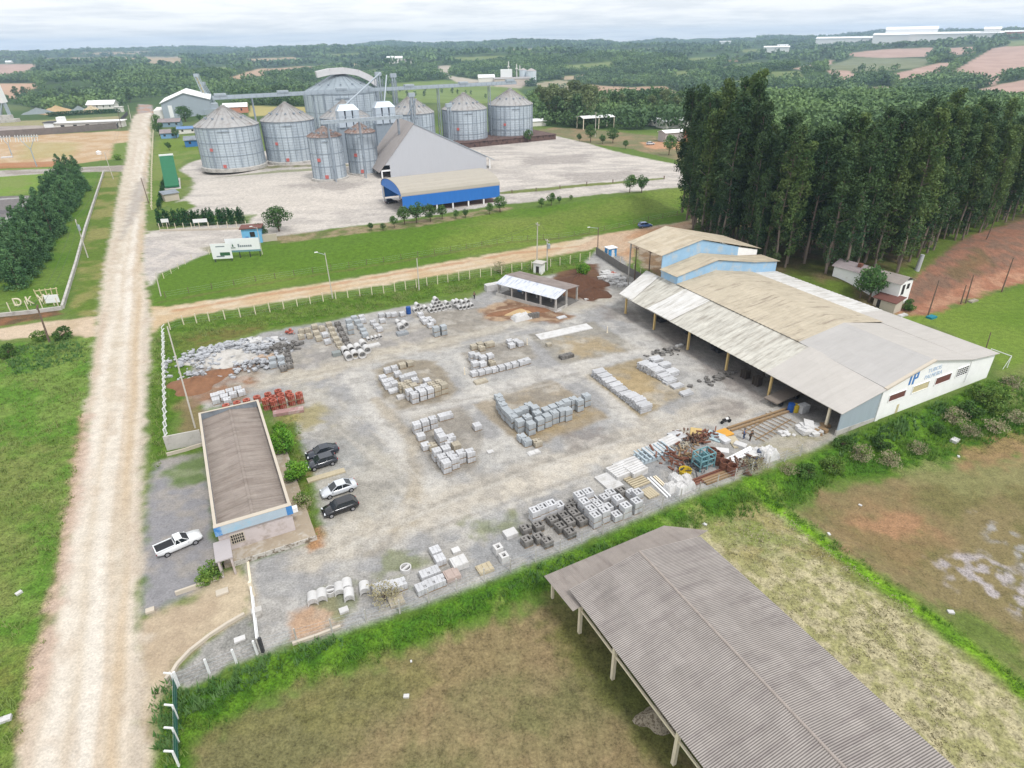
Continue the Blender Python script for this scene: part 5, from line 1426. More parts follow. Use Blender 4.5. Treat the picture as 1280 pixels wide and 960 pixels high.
c = MB(); c.box(-14, -8.02, -5, 4, -.6, 4.8); part('wall', c, MROOFW, t); c = MB(); c.box(-14.5, -7.6, -5.5, 4.5, 4.81, 5.2); part('roof', c, M_['dark_steel'], t)
c = MB(); c.box(-6, -2, -3, 3, 4.72, 8); part('water_tank', c, MROOFW, t)
for k in range(5): c = MB(); c.box(-4 + k * 8, -1.6 + k * 8, -4.06, -4, 1, 3); part('window', c, M_['dark_opening'], t)
p = P(150, 140); solo('kiosk', MB().box(-4, 4, -2, 2, 0, 5).box(-4.5, 4.5, -2.5, 2.5, 5, 5.4).box(-1, 1, -2.1, -2, 0, 2.4), MFW, 'white kiosk near the far end of the main road', 'building', p, .2)
p = P(141, 158); solo('container_office', MB().box(-4, 4, -1.5, 1.5, 0, 2.7).box(-4.2, 4.2, -1.7, 1.7, 2.7, 2.9), MROOFW, 'small white container office at the corner of the site wall', 'building', p, .2)
wall_line('site_wall', [P(-60, 175), P(0, 172), P(60, 168), P(100, 165), P(147, 161)], 4.0, .3, mat('block_wall', albw(120, 112, 108), .9, .2, .5), 'long dark block wall in front of the low white office', 'wall')
wall_line('site_wall', [P(147, 161), P(153, 152), P(160, 143)], 3.0, .3, mat('block_wall_dark', alb(84, 84, 88), .9, .2, .5), 'dark wall running up beside the main road', 'wall')

# white lattice tower at the left edge
p = P(16, 152); e = rays(-6, 104); s = hypot(p[0], p[1]) / hypot(e[0], e[1]); top = np.array([e[0] * s, e[1] * s, CAM_H + e[2] * s]) - p
t = thing('stone_crusher_tower', 'tall white sloping crusher conveyor at the left edge of the view', 'conveyor', p)
c = MB(); c.bar((0, 0, 0), (0.55 * top).tolist(), 2.6, 2.0); part('lower_frame', c, M_['galv'], t)
c = MB(); c.bar((0.5 * top).tolist(), top.tolist(), 6.5, 3.0); part('upper_casing', c, M_['white_paint'], t)
c = MB(); c.bar((-14, 4, 0), (top * .6).tolist(), .8); c.bar((-10, -4, 0), (top * .6).tolist(), .8); part('leg', c, M_['galv'], t)
solo('crusher_base', MB().box(-9, 9, -5, 5, -.5, 3).box(-4, 5, -3, 3, 3, 6.5), M_['concrete'], 'low concrete crusher block at the foot of the white conveyor', 'machinery', P(10, 153), .2)
# aggregate heaps
def heap(px, py, w, h, m, lab, ly=None, seed=0, name='gravel_heap', cat='heap', n=28):
    p = P(px, py); mb = MB(); rs = random.Random(seed); vs = []; fs = []
    rings = 9
    for i in range(rings):
        q = i / (rings - 1)
        for k in range(n):
            a = 2 * pi * k / n
            wob = 1 + .16 * sin(3 * a + seed) + .1 * sin(5 * a + seed * 2) + rs.uniform(-.04, .04)
            z = h * (1 - q) ** 1.15 * (1 + rs.uniform(-.1, .1)) if q < 1 else -.4
            vs.append((w / 2 * q * wob * cos(a), (ly or w) / 2 * q * wob * sin(a), z))
    for i in range(rings - 1):
        for k in range(n): fs.append((i * n + k, i * n + (k + 1) % n, (i + 1) * n + (k + 1) % n, (i + 1) * n + k))
    mb.add(vs, fs)
    return solo(name, mb, m, lab, cat, p, .2, smooth=True)


MH = {k: mat('heap_' + k, alb(*c), .95, .12, .6, bump=.4) for k, c in dict(grey=(150, 160, 160), sand=(214, 184, 140), cream=(222, 204, 168), red=(186, 140, 112)).items()}
heap(48, 142, 38, 6, MH['grey'], 'left grey-green gravel heap behind the far hedge', 16, 1); heap(72, 140, 42, 6.5, MH['sand'], 'wide yellow sand heap behind the far hedge', 16, 2)
heap(100, 140, 26, 6, MH['grey'], 'small blue-grey gravel heap between two sand heaps', 14, 3); heap(116, 140, 26, 6.5, MH['cream'], 'cream sand heap nearest the white roofed hall', 14, 4)

# white roofs and brick sheds to the right of the silos
p = P(744, 160); t = thing('open_barn', 'open barn with a broad white roof in the brown field', 'barn', p, .32)
c = MB(); c.slab((-10.5, -5, 6.3), (10.5, -5, 6.3), (10.5, 0, 7.2), (-10.5, 0, 7.2), .2); c.slab((-10.5, 5, 6.3), (10.5, 5, 6.3), (10.5, 0, 7.2), (-10.5, 0, 7.2), .2); part('roof', c, MROOFW, t)
for x in (-10, 0, 10):
    for y in (-4.6, 4.6): c = MB(); c.box(x - .2, x + .2, y - .2, y + .2, -.5, 6.4); part('post', c, M_['pale_post'], t)
gable_house('shed', 'grey block shed with a white roof beside the brick shed', 'shed', P(840, 176), .35, 13, 7, 4.6, .9, mat('grey_block', albw(176, 170, 168), .9, .1, 1), MROOFW, 0, .5)
t = gable_house('shed', 'red brick shed with a white roof at the left of the eucalyptus', 'shed', P(876, 176), .35, 17, 8, 5.2, .9, MBRICK, MROOFW, 0, .5)
c = MB(); c.box(-7.5, -5, -4.1, -3.98, 0, 3.8); part('door', c, M_['dark_opening'], t)
gable_house('house', 'little white house far behind the open barn, the left one', 'house', P(819, 156), .3, 9, 7, 3, 1, MFW, MROOFW, 2)
gable_house('house', 'white house with a wide white roof behind the brick shed', 'house', P(841, 159), .3, 18, 9, 4, 1.2, MFW, MROOFW, 3)
gable_house('house', 'low white roofed shed right next to the rightmost silo', 'shed', P(669, 157), .3, 12, 7, 3, 1, MFW, MROOFW, 0)

# the far grain plant
p = P(640, 106); t = thing('far_mill', 'far pale mill hall with a white block beyond the rightmost silo', 'mill', p, .1)
c = MB(); c.box(-38, 38, -12, 12, -3, 12); part('wall', c, mat('mill_wall', albw(206, 190, 180), .8, .08, .1), t); c = MB(); c.prism([(-39, -13, 12), (-39, 13, 12), (-39, 0, 15)], (78, 0, 0)); part('roof', c, mat('mill_roof', alb(190, 184, 180), .8, .05, .1), t)
c = MB(); c.box(-22, 2, 13, 26, -3, 29); part('tower_block', c, MROOFW, t)
p = P(664, 104); t = thing('far_silo', 'far pale grain silo standing right of the mill hall', 'silo', p)
c = MB(); c.lathe([(11, -2), (11, 24)], 20); part('wall', c, mat('far_silo_wall', albw(206, 214, 220), .6, .06, .1), t); c = MB(); c.lathe([(11.4, 24), (.2, 29)], 20); part('roof', c, mat('far_silo_roof', alb(206, 196, 192), .7, .06, .1), t)
p = P(654, 103); t = thing('far_silo', 'slim far silo in front of the pale grain silo', 'silo', p); c = MB(); c.lathe([(8, -2), (8, 24)], 20); part('wall', c, bpy.data.materials['far_silo_wall'], t); c = MB(); c.lathe([(8.4, 24), (.2, 28)], 20); part('roof', c, bpy.data.materials['far_silo_roof'], t)
for (px, py, h, nm) in ((636, 101, 38, 'tallest left'), (646, 101, 33, 'middle'), (650, 101, 30, 'right')):
    p = P(px, py); solo('chimney_mast', MB().tube((0, 0, -2), (0, 0, h), 1.6, .9, 8).box(-3, 3, -3, 3, h * .7, h * .74), MFW, f'far pale elevator mast, the {nm} one of the mill', 'mast', p, 0, 'masts of the far mill')
gable_house('far_hall', 'far white arched hall left of the mill', 'hall', P(608, 104), .1, 34, 26, 12, 5, MFW, MROOFW, 0, 1)
gable_house('far_house', 'white far villa on the wooded slope above the silos', 'house', P(494, 79), .1, 46, 26, 14, 5, MFW, MROOFW, 0, 1)
gable_house('far_house', 'small pale far house right of the white villa', 'house', P(511, 80), .1, 24, 18, 9, 4, MFW, R_FIB, 0, 1)
gable_house('far_house', 'tiny white house on the pink field at the far left', 'house', P(12, 79), .1, 24, 16, 6, 4, MFW, MROOFW, 0, 1)

# the far white factory on the ridge at right
def far_block(px0, px1, py, h, d, m, lab, roofm=None, name='far_factory'):
    a = P(px0, py); b = P(px1, py - (px1 - px0) * .012); c0 = (a + b) / 2; L = float(np.linalg.norm(b[:2] - a[:2])); L = min(L, (px1 - px0) * hypot(c0[0], c0[1]) / F_PX * 1.15)
    t = thing(name, lab, 'factory', c0, atan2(-c0[0], c0[1]))
    q = MB(); q.box(-L / 2, L / 2, -d / 2, d / 2, -h * .6, h); part('wall', q, m, t)
    q = MB(); q.prism([(-L / 2 - 2, -d / 2 - 2, h), (-L / 2 - 2, d / 2 + 2, h), (-L / 2 - 2, 0, h * 1.25)], (L + 4, 0, 0)); part('roof', q, roofm or MROOFW, t)
    return t


far_block(1042, 1110, 56, 26, 160, MROOFW, 'leftmost low white hall of the far factory on the ridge'); far_block(1096, 1170, 54, 30, 200, MROOFW, 'long white middle hall of the far factory on the ridge')
far_block(1110, 1164, 51, 42, 120, MROOFW, 'tallest white hall of the far factory on the ridge'); far_block(1166, 1236, 52, 26, 160, MROOFW, 'rightmost long white hall of the far factory')
far_block(1232, 1243, 48, 30, 60, MROOFW, 'small pale block right of the far white factory', name='far_house'); far_block(958, 982, 65, 16, 90, MROOFW, 'pale far hall among the trees left of the far factory', name='far_hall'); far_block(970, 985, 61, 14, 70, MROOFW, 'second far white hall behind the pale one', name='far_hall')
far_block(900, 912, 55, 12, 60, MROOFW, 'lone white far barn on the skyline', name='far_hall'); far_block(1256, 1276, 47, 18, 60, MBRICK, 'reddish far sheds at the right end of the skyline', name='far_hall')
# ================================================================== VEGETATION
def albl(r, g, b): return alb(r, g, b, .85)

def raw_mesh(name, V, nper, mats, cols=None, smooth=False):
    """mesh of many separate faces with nper corners each, from one array"""
    me = bpy.data.meshes.new(name)
    n = len(V); nf = n // nper
    me.vertices.add(n); me.vertices.foreach_set('co', np.ascontiguousarray(V, np.float32).ravel())
    me.loops.add(n); me.loops.foreach_set('vertex_index', np.arange(n, dtype=np.int32))
    me.polygons.add(nf); me.polygons.foreach_set('loop_start', np.arange(0, n, nper, dtype=np.int32))
    me.update(calc_edges=True)
    me.materials.append(mats)
    return me


def leaf_quads(C, size, rng, out=None, asp=.6, droop=0.0):
    """leaf-clump quads round centres C (n,3); out = preferred facing"""
    n = len(C)
    nrm = rng.normal(size=(n, 3))
    if out is not None: nrm = nrm * .8 + out * 1.0
    nrm /= np.linalg.norm(nrm, axis=1, keepdims=True) + 1e-9
    a = rng.normal(size=(n, 3)); a[:, 2] -= droop
    a -= nrm * (a * nrm).sum(1, keepdims=True); a /= np.linalg.norm(a, axis=1, keepdims=True) + 1e-9
    b = np.cross(nrm, a)
    s = np.asarray(size) * rng.uniform(.6, 1.3, n); s = s[:, None]
    V = np.stack([C - a * s * .5, C + b * s * asp * .5, C + a * s * .5, C - b * s * asp * .5], 1)
    return V.reshape(-1, 3)


def clump_cloud(cl, per, rng, shell=.55):
    """points spread through the outer part of ball clumps cl=(x,y,z,rx,rz)"""
    cl = np.asarray(cl, float)
    k = np.repeat(np.arange(len(cl)), per)
    d = rng.normal(size=(len(k), 3)); d /= np.linalg.norm(d, axis=1, keepdims=True)
    r = rng.uniform(shell, 1.05, len(k))[:, None] ** .7
    p = d * r
    P_ = cl[k, :3] + p * np.stack([cl[k, 3], cl[k, 3], cl[k, 4]], 1)
    return P_, d


BARK_E = mat('eucalyptus_bark', alb(150, 134, 122), .9, .2, 1, stretch=(3, 3, .4), stain=alb(128, 106, 92), sscale=.4)
BARK = mat('bark', alb(120, 100, 84), .95, .2, 2, stretch=(3, 3, .5))
L_EUC = leaf_mat('eucalyptus_leaves', albl(44, 68, 42), albl(72, 92, 52), .16, .2, .22)
L_EUC2 = leaf_mat('eucalyptus_leaves_olive', albl(60, 84, 46), albl(96, 112, 60), .16, .2, .22)
L_CON = leaf_mat('conifer_needles', albl(56, 88, 56), albl(88, 120, 74), .35, .18, .15)
L_GRN = leaf_mat('bright_leaves', albl(70, 118, 36), albl(120, 160, 54), .8, .12, .3)
L_MID = leaf_mat('mid_green_leaves', albl(66, 96, 50), albl(96, 124, 66), .6, .2, .25)
L_FIC = leaf_mat('dark_green_leaves', albl(48, 80, 40), albl(80, 110, 56), .7, .15, .2)
L_CYP = leaf_mat('cypress_leaves', albl(28, 66, 34), albl(50, 90, 46), .8, .2, .15)
L_BUSH = leaf_mat('bush_leaves', albl(84, 116, 50), albl(124, 146, 66), .9, .2, .25)
L_GREY = leaf_mat('dry_bush_leaves', albl(134, 128, 100), albl(160, 152, 124), .9, .2, .2)
L_DARKB = leaf_mat('dark_bush_leaves', albl(58, 88, 36), albl(84, 112, 50), .8, .2, .25)


def tree_kind(name, label, cat, clumps, per, lsize, leafm, trunk, barkm, seed, asp=.6, droop=0.0, extra=None):
    rng = np.random.default_rng(seed)
    t = thing(name, label, cat)
    pts, out = clump_cloud(clumps, per, rng)
    V = leaf_quads(pts, lsize, rng, out, asp, droop)
    link('crown', raw_mesh('crown', V, 4, leafm), t)
    if trunk:
        m = MB()
        for a in trunk: m.tube(*a)
        part('trunk', m, barkm, t)
    if extra: extra(t)
    return Kind(t)


def euc(seed, H=34., leafm=None):
    rs = random.Random(seed); cl = []; tr = []
    x = y = 0; pts = [(0, 0, -.5)]
    for k in range(1, 7):
        x += rs.uniform(-.35, .35); y += rs.uniform(-.35, .35); pts.append((x, y, H * k / 6.3))
    for i, (a, b) in enumerate(zip(pts[:-1], pts[1:])): tr.append((a, b, (.3 - .04 * i), (.3 - .04 * (i + 1)), 7))
    z = H * rs.uniform(.05, .14)
    while z < H:
        q = z / H
        w = 2.9 * (1 - abs(q - .48) * 1.15) + .5
        i = min(5, int(z / (H / 6.3))); f = z / (H / 6.3) - i
        cx = pts[i][0] + (pts[min(i + 1, 6)][0] - pts[i][0]) * f; cy = pts[i][1] + (pts[min(i + 1, 6)][1] - pts[i][1]) * f
        if rs.random() < .5 + q * .7:
            for _ in range(2 if q > .35 else 1):
                a = rs.uniform(0, 2 * pi); d = w * rs.uniform(.2, .85); r = rs.uniform(.75, 1.3) * (.85 + .35 * (1 - q))
                ex, ey, ez = cx + d * cos(a), cy + d * sin(a), z + rs.uniform(-.3, .8)
                cl.append((ex, ey, ez, r, r * rs.uniform(1.0, 1.6)))
                if rs.random() < .4: tr.append(((cx, cy, z - 1.2), (ex, ey, ez), .09, .04, 5))
        z += rs.uniform(.38, .66)
    cl.append((pts[-1][0], pts[-1][1], H * .985, .8, 1.6))
    return tree_kind('eucalyptus_tree', 'x', 'tree', cl, 58, .62, leafm or L_EUC, tr, BARK_E, seed, .5, .8)


EUCS = [euc(s, 30 + (s % 4) * 1.6, (L_EUC, L_EUC, L_EUC2)[s % 3]) for s in range(101, 111)]
front = [P(867, 292), P(905, 316), P(960, 334), P(1010, 340), P(1058, 342), P(1110, 338), P(1150, 325), P(1196, 302), P(1240, 285), P(1300, 268)]
fl = np.array([p[:2] for p in front])
seg = np.linalg.norm(np.diff(fl, axis=0), axis=1); cum = np.concatenate([[0], np.cumsum(seg)])
grs = random.Random(5); cand = []
for row_ in range(6):
    s = grs.uniform(0, 2)
    while s < cum[-1]:
        k = min(int(np.searchsorted(cum, s, 'right')) - 1, len(fl) - 2); f = (s - cum[k]) / seg[k]
        b = fl[k] * (1 - f) + fl[k + 1] * f
        n_ = np.array([.12, 1.0])
        q = b + n_ * (row_ * 4.6 + grs.uniform(-1.3, 1.3)) + np.array([grs.uniform(-.9, .9), 0])
        if row_ > 0 or grs.random() < .9: cand.append((row_, q))
        s += grs.uniform(3.3, 5.0)
rowsn = ['front', 'second', 'third', 'fourth', 'fifth', 'back']
for row_ in range(6):
    R_ = sorted([q for r_, q in cand if r_ == row_], key=lambda q: q[0] / q[1])
    for k, q in enumerate(R_):
        z = float(Z(q[0], q[1]))
        px_, py_, _ = project(q[0], q[1], z)
        h = grs.uniform(.72, 1.02) * (1.1 if px_ < 930 else .95 if px_ < 1180 else .88)
        if px_ > 1200: h *= grs.uniform(.8, 1.0)
        grs.choice(EUCS).put((q[0], q[1], z), grs.uniform(0, 6.28), f'tall eucalyptus of the dark grove, {rowsn[row_]} row, {nth(k + 1)} from the left', 'eucalyptus trees of the grove', (h * grs.uniform(.95, 1.2),) * 2 + (h,))


def conifer(seed, H=10., leafm=None, wid=3.0):
    rs = random.Random(seed); cl = []
    for k in range(46):
        q = k / 46; z = H * (.08 + .9 * q); w = wid * (1 - q) ** .75 * (1 if q > .1 else .8)
        for _ in range(2 if q < .7 else 1):
            a = rs.uniform(0, 6.28); d = w * rs.uniform(.45, .9); r = rs.uniform(.75, 1.2) * (1.1 - .5 * q)
            cl.append((d * cos(a), d * sin(a), max(.5, z + rs.uniform(-.3, .3) - .2 * d), r, r * .8))
    return tree_kind('conifer_tree', 'x', 'tree', cl, 40, .55, leafm or L_CON, [((0, 0, -.3), (0, 0, H * .95), .22, .04, 7)], BARK, seed, .45, .4)


CONS = [conifer(s, 9.5 + s % 3, None, 4.0) for s in (201, 202, 203, 204)]
crs = random.Random(9); cps = []
for (a, b, n) in (((24, 362), (106, 232), 26), ((-2, 352), (86, 232), 22), ((78, 222), (104, 216), 3), ((-40, 380), (-14, 360), 2)):
    A_ = P(*a); B_ = P(*b)
    for k in range(n):
        q = A_ + (B_ - A_) * ((k + .3) / n) + np.array([crs.uniform(-1.2, 1.2), crs.uniform(-1.2, 1.2), 0]); cps.append(q)
cps = sorted(cps, key=lambda q: hypot(q[0], q[1]))
for k, q in enumerate(cps):
    s = crs.uniform(.85, 1.1); CONS[k % 4].put((q[0], q[1], 0), crs.uniform(0, 6), f'bushy conifer of the dense row left of the main road, {nth(k + 1)} nearest', 'conifers in the row left of the road', s)

# cypress hedge by the silo gate
CYPS = []
for s in (301, 302, 303):
    rs = random.Random(s); cl = [((rs.uniform(-.3, .3)), rs.uniform(-.3, .3), .4 + 3.2 * k / 12, .75 * (1 - .55 * k / 12), .5) for k in range(13)]
    CYPS.append(tree_kind('cypress_shrub', 'x', 'shrub', cl, 22, .45, L_CYP, [((0, 0, -.2), (0, 0, 3), .08, .03, 6)], BARK, s, .45))
A_ = P(199, 283); B_ = P(306, 279)
for k in range(36):
    q = A_ + (B_ - A_) * (k / 35); z = float(Z(q[0], q[1])); CYPS[k % 3].put((q[0] + crs.uniform(-.3, .3), q[1] + crs.uniform(-.4, .4), z), crs.uniform(0, 6), f'dark cypress shrub of the hedge by the silo gate, {nth(k + 1)} from the left', 'cypress shrubs of the hedge', (1.15, 1.15, crs.uniform(1.1, 1.4)))
A_ = P(199, 262); B_ = P(206, 230)
for k in range(14):
    q = A_ + (B_ - A_) * (k / 13); z = float(Z(q[0], q[1])); CYPS[k % 3].put((q[0], q[1], z), crs.uniform(0, 6), f'cypress shrub in the line under the green tipper, {nth(k + 1)} nearest', 'cypress shrubs under the tipper', (1.1, 1.1, crs.uniform(.5, .8)))


def round_tree(seed, H, Wd, leafm, n=26, per=46, ls=.42, th=.25, name='round_tree', lift=.3):
    rs = random.Random(seed); cl = []
    for k in range(n):
        a = rs.uniform(0, 6.28); u = rs.uniform(-1, 1); q = sqrt(1 - u * u) * rs.uniform(.45, .8)
        cl.append((Wd / 2 * q * cos(a), Wd / 2 * q * sin(a), H * (lift + (1 - lift) * (.5 + .4 * u)), Wd * .2 * rs.uniform(.7, 1.2), H * .15 * rs.uniform(.7, 1.2)))
    tr = [((0, 0, -.3), (0, 0, H * .55), th, th * .6, 7)]
    for k in range(4): a = k * 1.57 + rs.uniform(0, 1); tr.append(((0, 0, H * .35), (Wd * .3 * cos(a), Wd * .3 * sin(a), H * .65), th * .5, th * .2, 5))
    return tree_kind(name, 'x', 'tree', cl, per, ls, leafm, tr, BARK, seed, .6)


T_FIC = round_tree(401, 7, 8.5, L_FIC, 40, 60, .5, .3, lift=.22)
T_GRN = round_tree(402, 3.2, 3.6, L_GRN, 30, 60, .3, .12, 'bright_tree', lift=.12)
T_MID = [round_tree(403, 5.5, 4.2, L_MID, 26, 50, .42, .16), round_tree(404, 6.0, 4.6, L_FIC, 26, 50, .42, .18), round_tree(405, 5, 4.6, L_MID, 24, 50, .42, .16)]
T_BUSH = [round_tree(411, 2.2, 3.2, L_BUSH, 20, 60, .28, .08, 'bush', lift=.05), round_tree(412, 2.0, 3.0, L_DARKB, 20, 60, .28, .08, 'bush', lift=.05)]
T_DRY = round_tree(413, 2.0, 3.2, L_GREY, 18, 36, .2, .06, 'dry_bush', lift=.05)


def plant(kind, px, py, label, s=1.0, group=None):
    kind.put(P(px, py), crs.uniform(0, 6.28), label, group, s)


plant(T_FIC, 349, 289, 'broad dark round tree at the silo yard entrance by the gatehouse', 1.0)
plant(T_FIC, 326, 299, 'grey-green rounded tree right in front of the light blue gatehouse', .62)
plant(T_GRN, 356, 566, 'bright green bushy tree beside the office wall, the left and larger one', 1.15)
plant(T_GRN, 372, 600, 'bright green round tree behind the parked cars, nearer the white car', .95)
plant(T_GRN, 351, 540, 'small bright shrub at the north corner of the office wall', .55)
plant(T_DRY, 379, 634, 'thin sprawling shrub in the grass strip beside the office terrace', .8)
plant(T_BUSH[0], 378, 630, 'small leafy shrub with a pale stake beside the office terrace', .7)
plant(T_GRN, 728, 345, 'bright green little tree on the dark brown soil heap', 1.05)
plant(T_MID[1], 1086, 377, 'dense tree hiding the middle of the old whitewashed house', 1.35)
plant(T_MID[0], 1075, 372, 'narrower tree at the left of the tree hiding the old house', .95)
plant(T_BUSH[1], 1136, 388, 'low green bush at the foot of the red cut bank', 1.1)
for k, (px, py, s, i) in enumerate(((493, 285, .62, 0), (506, 281, .95, 0), (521, 279, 1.05, 1), (538, 277, 1.0, 2), (553, 274, .75, 0), (570, 273, .5, 2), (582, 272, .45, 1), (612, 268, .6, 0), (625, 265, .95, 2), (464, 288, .4, 1), (479, 288, .4, 2), (677, 259, .55, 2), (689, 257, .7, 0), (699, 254, .4, 1), (714, 250, .3, 2), (787, 241, 1.0, 0), (802, 241, .95, 1), (793, 231, .4, 2))):
    plant(T_MID[i], px, py, f'young round tree along the top of the grass bank, {nth(k + 1) if k < 9 else nth(k + 1)} counted from the left' if k < 9 else f'small round tree on the silo yard edge, {nth(k - 8)} in its line', s, 'young trees along the bank')
for k, (px, py, s, kd) in enumerate(((197, 158, 1.5, T_MID[2]), (200, 170, 1.5, T_MID[1]), (221, 173, 1.1, T_MID[0]), (212, 188, .75, T_MID[1]), (207, 181, .6, T_BUSH[0]), (232, 152, 1.5, T_FIC), (250, 152, .9, T_MID[1]))):
    plant(kd, px, py, ('upper round clipped tree', 'lower round clipped tree', 'slim tree beside the little blue and white house', 'small dark conical tree on the lawn', 'smaller bright shrub on the lawn', 'dark broad tree in front of the grey factory hall', 'small dark tree right of the broad factory tree')[k] + ' near the main road' * (k < 2) + ' beyond the tipper' * (k in (3, 4)), s)
plant(T_BUSH[1], 80, 424, 'dense bush right of the leaning pole at the crossroads', 1.25); plant(T_BUSH[0], 52, 426, 'paler bush left of the leaning pole at the crossroads', 1.0)
plant(T_BUSH[1], 12, 446, 'dark weedy bush at the left edge below the crossroads', 1.2); plant(T_BUSH[0], 148, 200, 'low bush by the lot fence at the main road', 1.4)
plant(T_DRY, 624, 340, 'greyish bush at the roadside fence above the small open shed', 1.3); plant(T_BUSH[0], 266, 722, 'green bush at the corner of the pickup lot by the porch', .9)
plant(T_BUSH[0], 258, 729, 'smaller green bush left of the bush by the porch', .6)
for k, (px, py, s, kd) in enumerate(((1008, 596, .9, T_BUSH[1]), (1040, 590, 1.0, T_BUSH[0]), (1075, 575, 1.15, T_DRY), (1110, 582, 1.1, T_DRY), (1100, 560, 1.0, T_BUSH[1]), (1145, 566, .9, T_DRY), (1190, 528, 1.2, T_DRY), (1212, 520, 1.25, T_BUSH[1]), (1225, 500, 1.3, T_BUSH[0]), (1240, 516, 1.1, T_BUSH[0]), (1250, 500, 1.2, T_BUSH[0]), (1242, 540, 1.1, T_DRY), (1170, 540, .8, T_BUSH[1]), (985, 592, .8, T_DRY), (1210, 545, 1.0, T_DRY), (1262, 486, 1.1, T_DRY), (1052, 560, .9, T_BUSH[1]), (1268, 528, 1.0, T_DRY))):
    plant(kd, px, py, f'wild bush on the bank below the warehouse gable, {nth(k + 1)} in the thicket', s, 'bushes below the warehouse gable')
for k, (px, py, s, i) in enumerate(((660, 178, 1.2, 2), (738, 178, 1.5, 0), (724, 177, .7, 1), (753, 180, .8, 1), (766, 179, 1.4, 2), (836, 194, 1.5, 0), (860, 200, 1.0, 1), (782, 186, .7, 0))):
    plant(T_MID[i], px, py, f'small tree on the field edge behind the silo yard, {nth(k + 1)} in turn', s, 'small trees behind the silo yard')
plant(T_DRY, 482, 752, 'bare brownish shrub at the works fence beside the gutter stacks', 1.2)
plant(T_DRY, 943, 588, 'bare brownish shrub at the works fence beside the rusty drums', 1.0)

# belts of middle-distance trees, each its own tree
def wood_tree(seed, H, Wd, leafm):
    rs = random.Random(seed); cl = []
    for k in range(24):
        a = rs.uniform(0, 6.28); u = rs.uniform(-.9, 1); q = sqrt(max(0, 1 - u * u)) * rs.uniform(.4, .85)
        cl.append((Wd / 2 * q * cos(a), Wd / 2 * q * sin(a), H * (.58 + .36 * u), Wd * .2 * rs.uniform(.8, 1.3), H * .1 * rs.uniform(.8, 1.3)))
    return tree_kind('woodland_tree', 'x', 'tree', cl, 22, 1.15, leafm, [((0, 0, -1), (0, 0, H * .7), .28, .12, 6)], BARK, seed, .65)


L_W = [leaf_mat('woodland_leaves_dark', albl(52, 76, 46), albl(76, 98, 58), .25, .22, .15), leaf_mat('woodland_leaves_mid', albl(70, 96, 54), albl(100, 122, 70), .25, .22, .2), leaf_mat('woodland_leaves_olive', albl(84, 100, 60), albl(108, 118, 78), .25, .2, .2)]
WOODS = [wood_tree(501, 14, 8, L_W[0]), wood_tree(502, 13, 9, L_W[1]), wood_tree(503, 16, 7, L_W[2]), wood_tree(504, 12, 10, L_W[0])]
def belt(pts, n, where, group, smin=.8, smax=1.25, kinds=None, seed=1):
    r = random.Random(seed); pg = np.array(pts, float); lo = pg.min(0); hi = pg.max(0); got = []
    while len(got) < n:
        x, y = r.uniform(lo[0], hi[0]), r.uniform(lo[1], hi[1])
        if sdist(np.array([x]), np.array([y]), pg)[0] > 0: got.append((x, y))
    got.sort()
    for k, (x, y) in enumerate(got):
        s = r.uniform(smin, smax); r.choice(kinds or WOODS).put(P(x, y), r.uniform(0, 6), f'{where}, {nth(k + 1)} from the left', group, (s * r.uniform(.9, 1.2),) * 2 + (s,))


belt([(662, 150), (700, 156), (745, 160), (742, 140), (700, 130), (664, 135)], 34, 'eucalyptus-like tree of the belt right behind the last silo', 'trees behind the last silo', 1.0, 1.35, [WOODS[2], WOODS[2], WOODS[0]], 3)
belt([(745, 150), (800, 154), (870, 152), (880, 140), (800, 138), (748, 140)], 30, 'tree of the belt behind the open barn', 'trees behind the open barn', .7, 1.2, None, 4)
belt([(25, 128), (60, 134), (125, 132), (165, 128), (165, 120), (60, 124), (20, 120)], 30, 'tree of the wood edge behind the gravel heaps', 'trees behind the gravel heaps', .8, 1.3, [WOODS[0], WOODS[0], WOODS[1]], 5)
belt([(320, 128), (395, 130), (395, 118), (300, 118)], 18, 'tree of the wood edge left of the huge silo', 'trees left of the huge silo', .9, 1.3, [WOODS[1], WOODS[0]], 6)
belt([(488, 122), (640, 128), (640, 118), (480, 112)], 16, 'scattered tree on the bright pasture behind the silos', 'trees on the bright pasture', .5, .9, [WOODS[1], WOODS[0]], 7)
for k, (a, b) in enumerate((((60, 146), (150, 141)),)):
    A_ = P(*a); B_ = P(*b)
    hb_ = []
    rng = np.random.default_rng(77)
    n = 2600; f = rng.random(n); C = A_[None] + (B_ - A_)[None] * f[:, None] + np.stack([rng.uniform(-2, 2, n), rng.uniform(-2, 2, n), rng.uniform(.2, 4.2, n)], 1)
    C[:, 2] = Z(C[:, 0], C[:, 1]) + rng.uniform(.2, 4.2, n)
    tag(link('hedge', raw_mesh('hedge', leaf_quads(C, 1.3, rng), 4, L_CYP)), 'long dark clipped hedge behind the low white office', 'hedge')

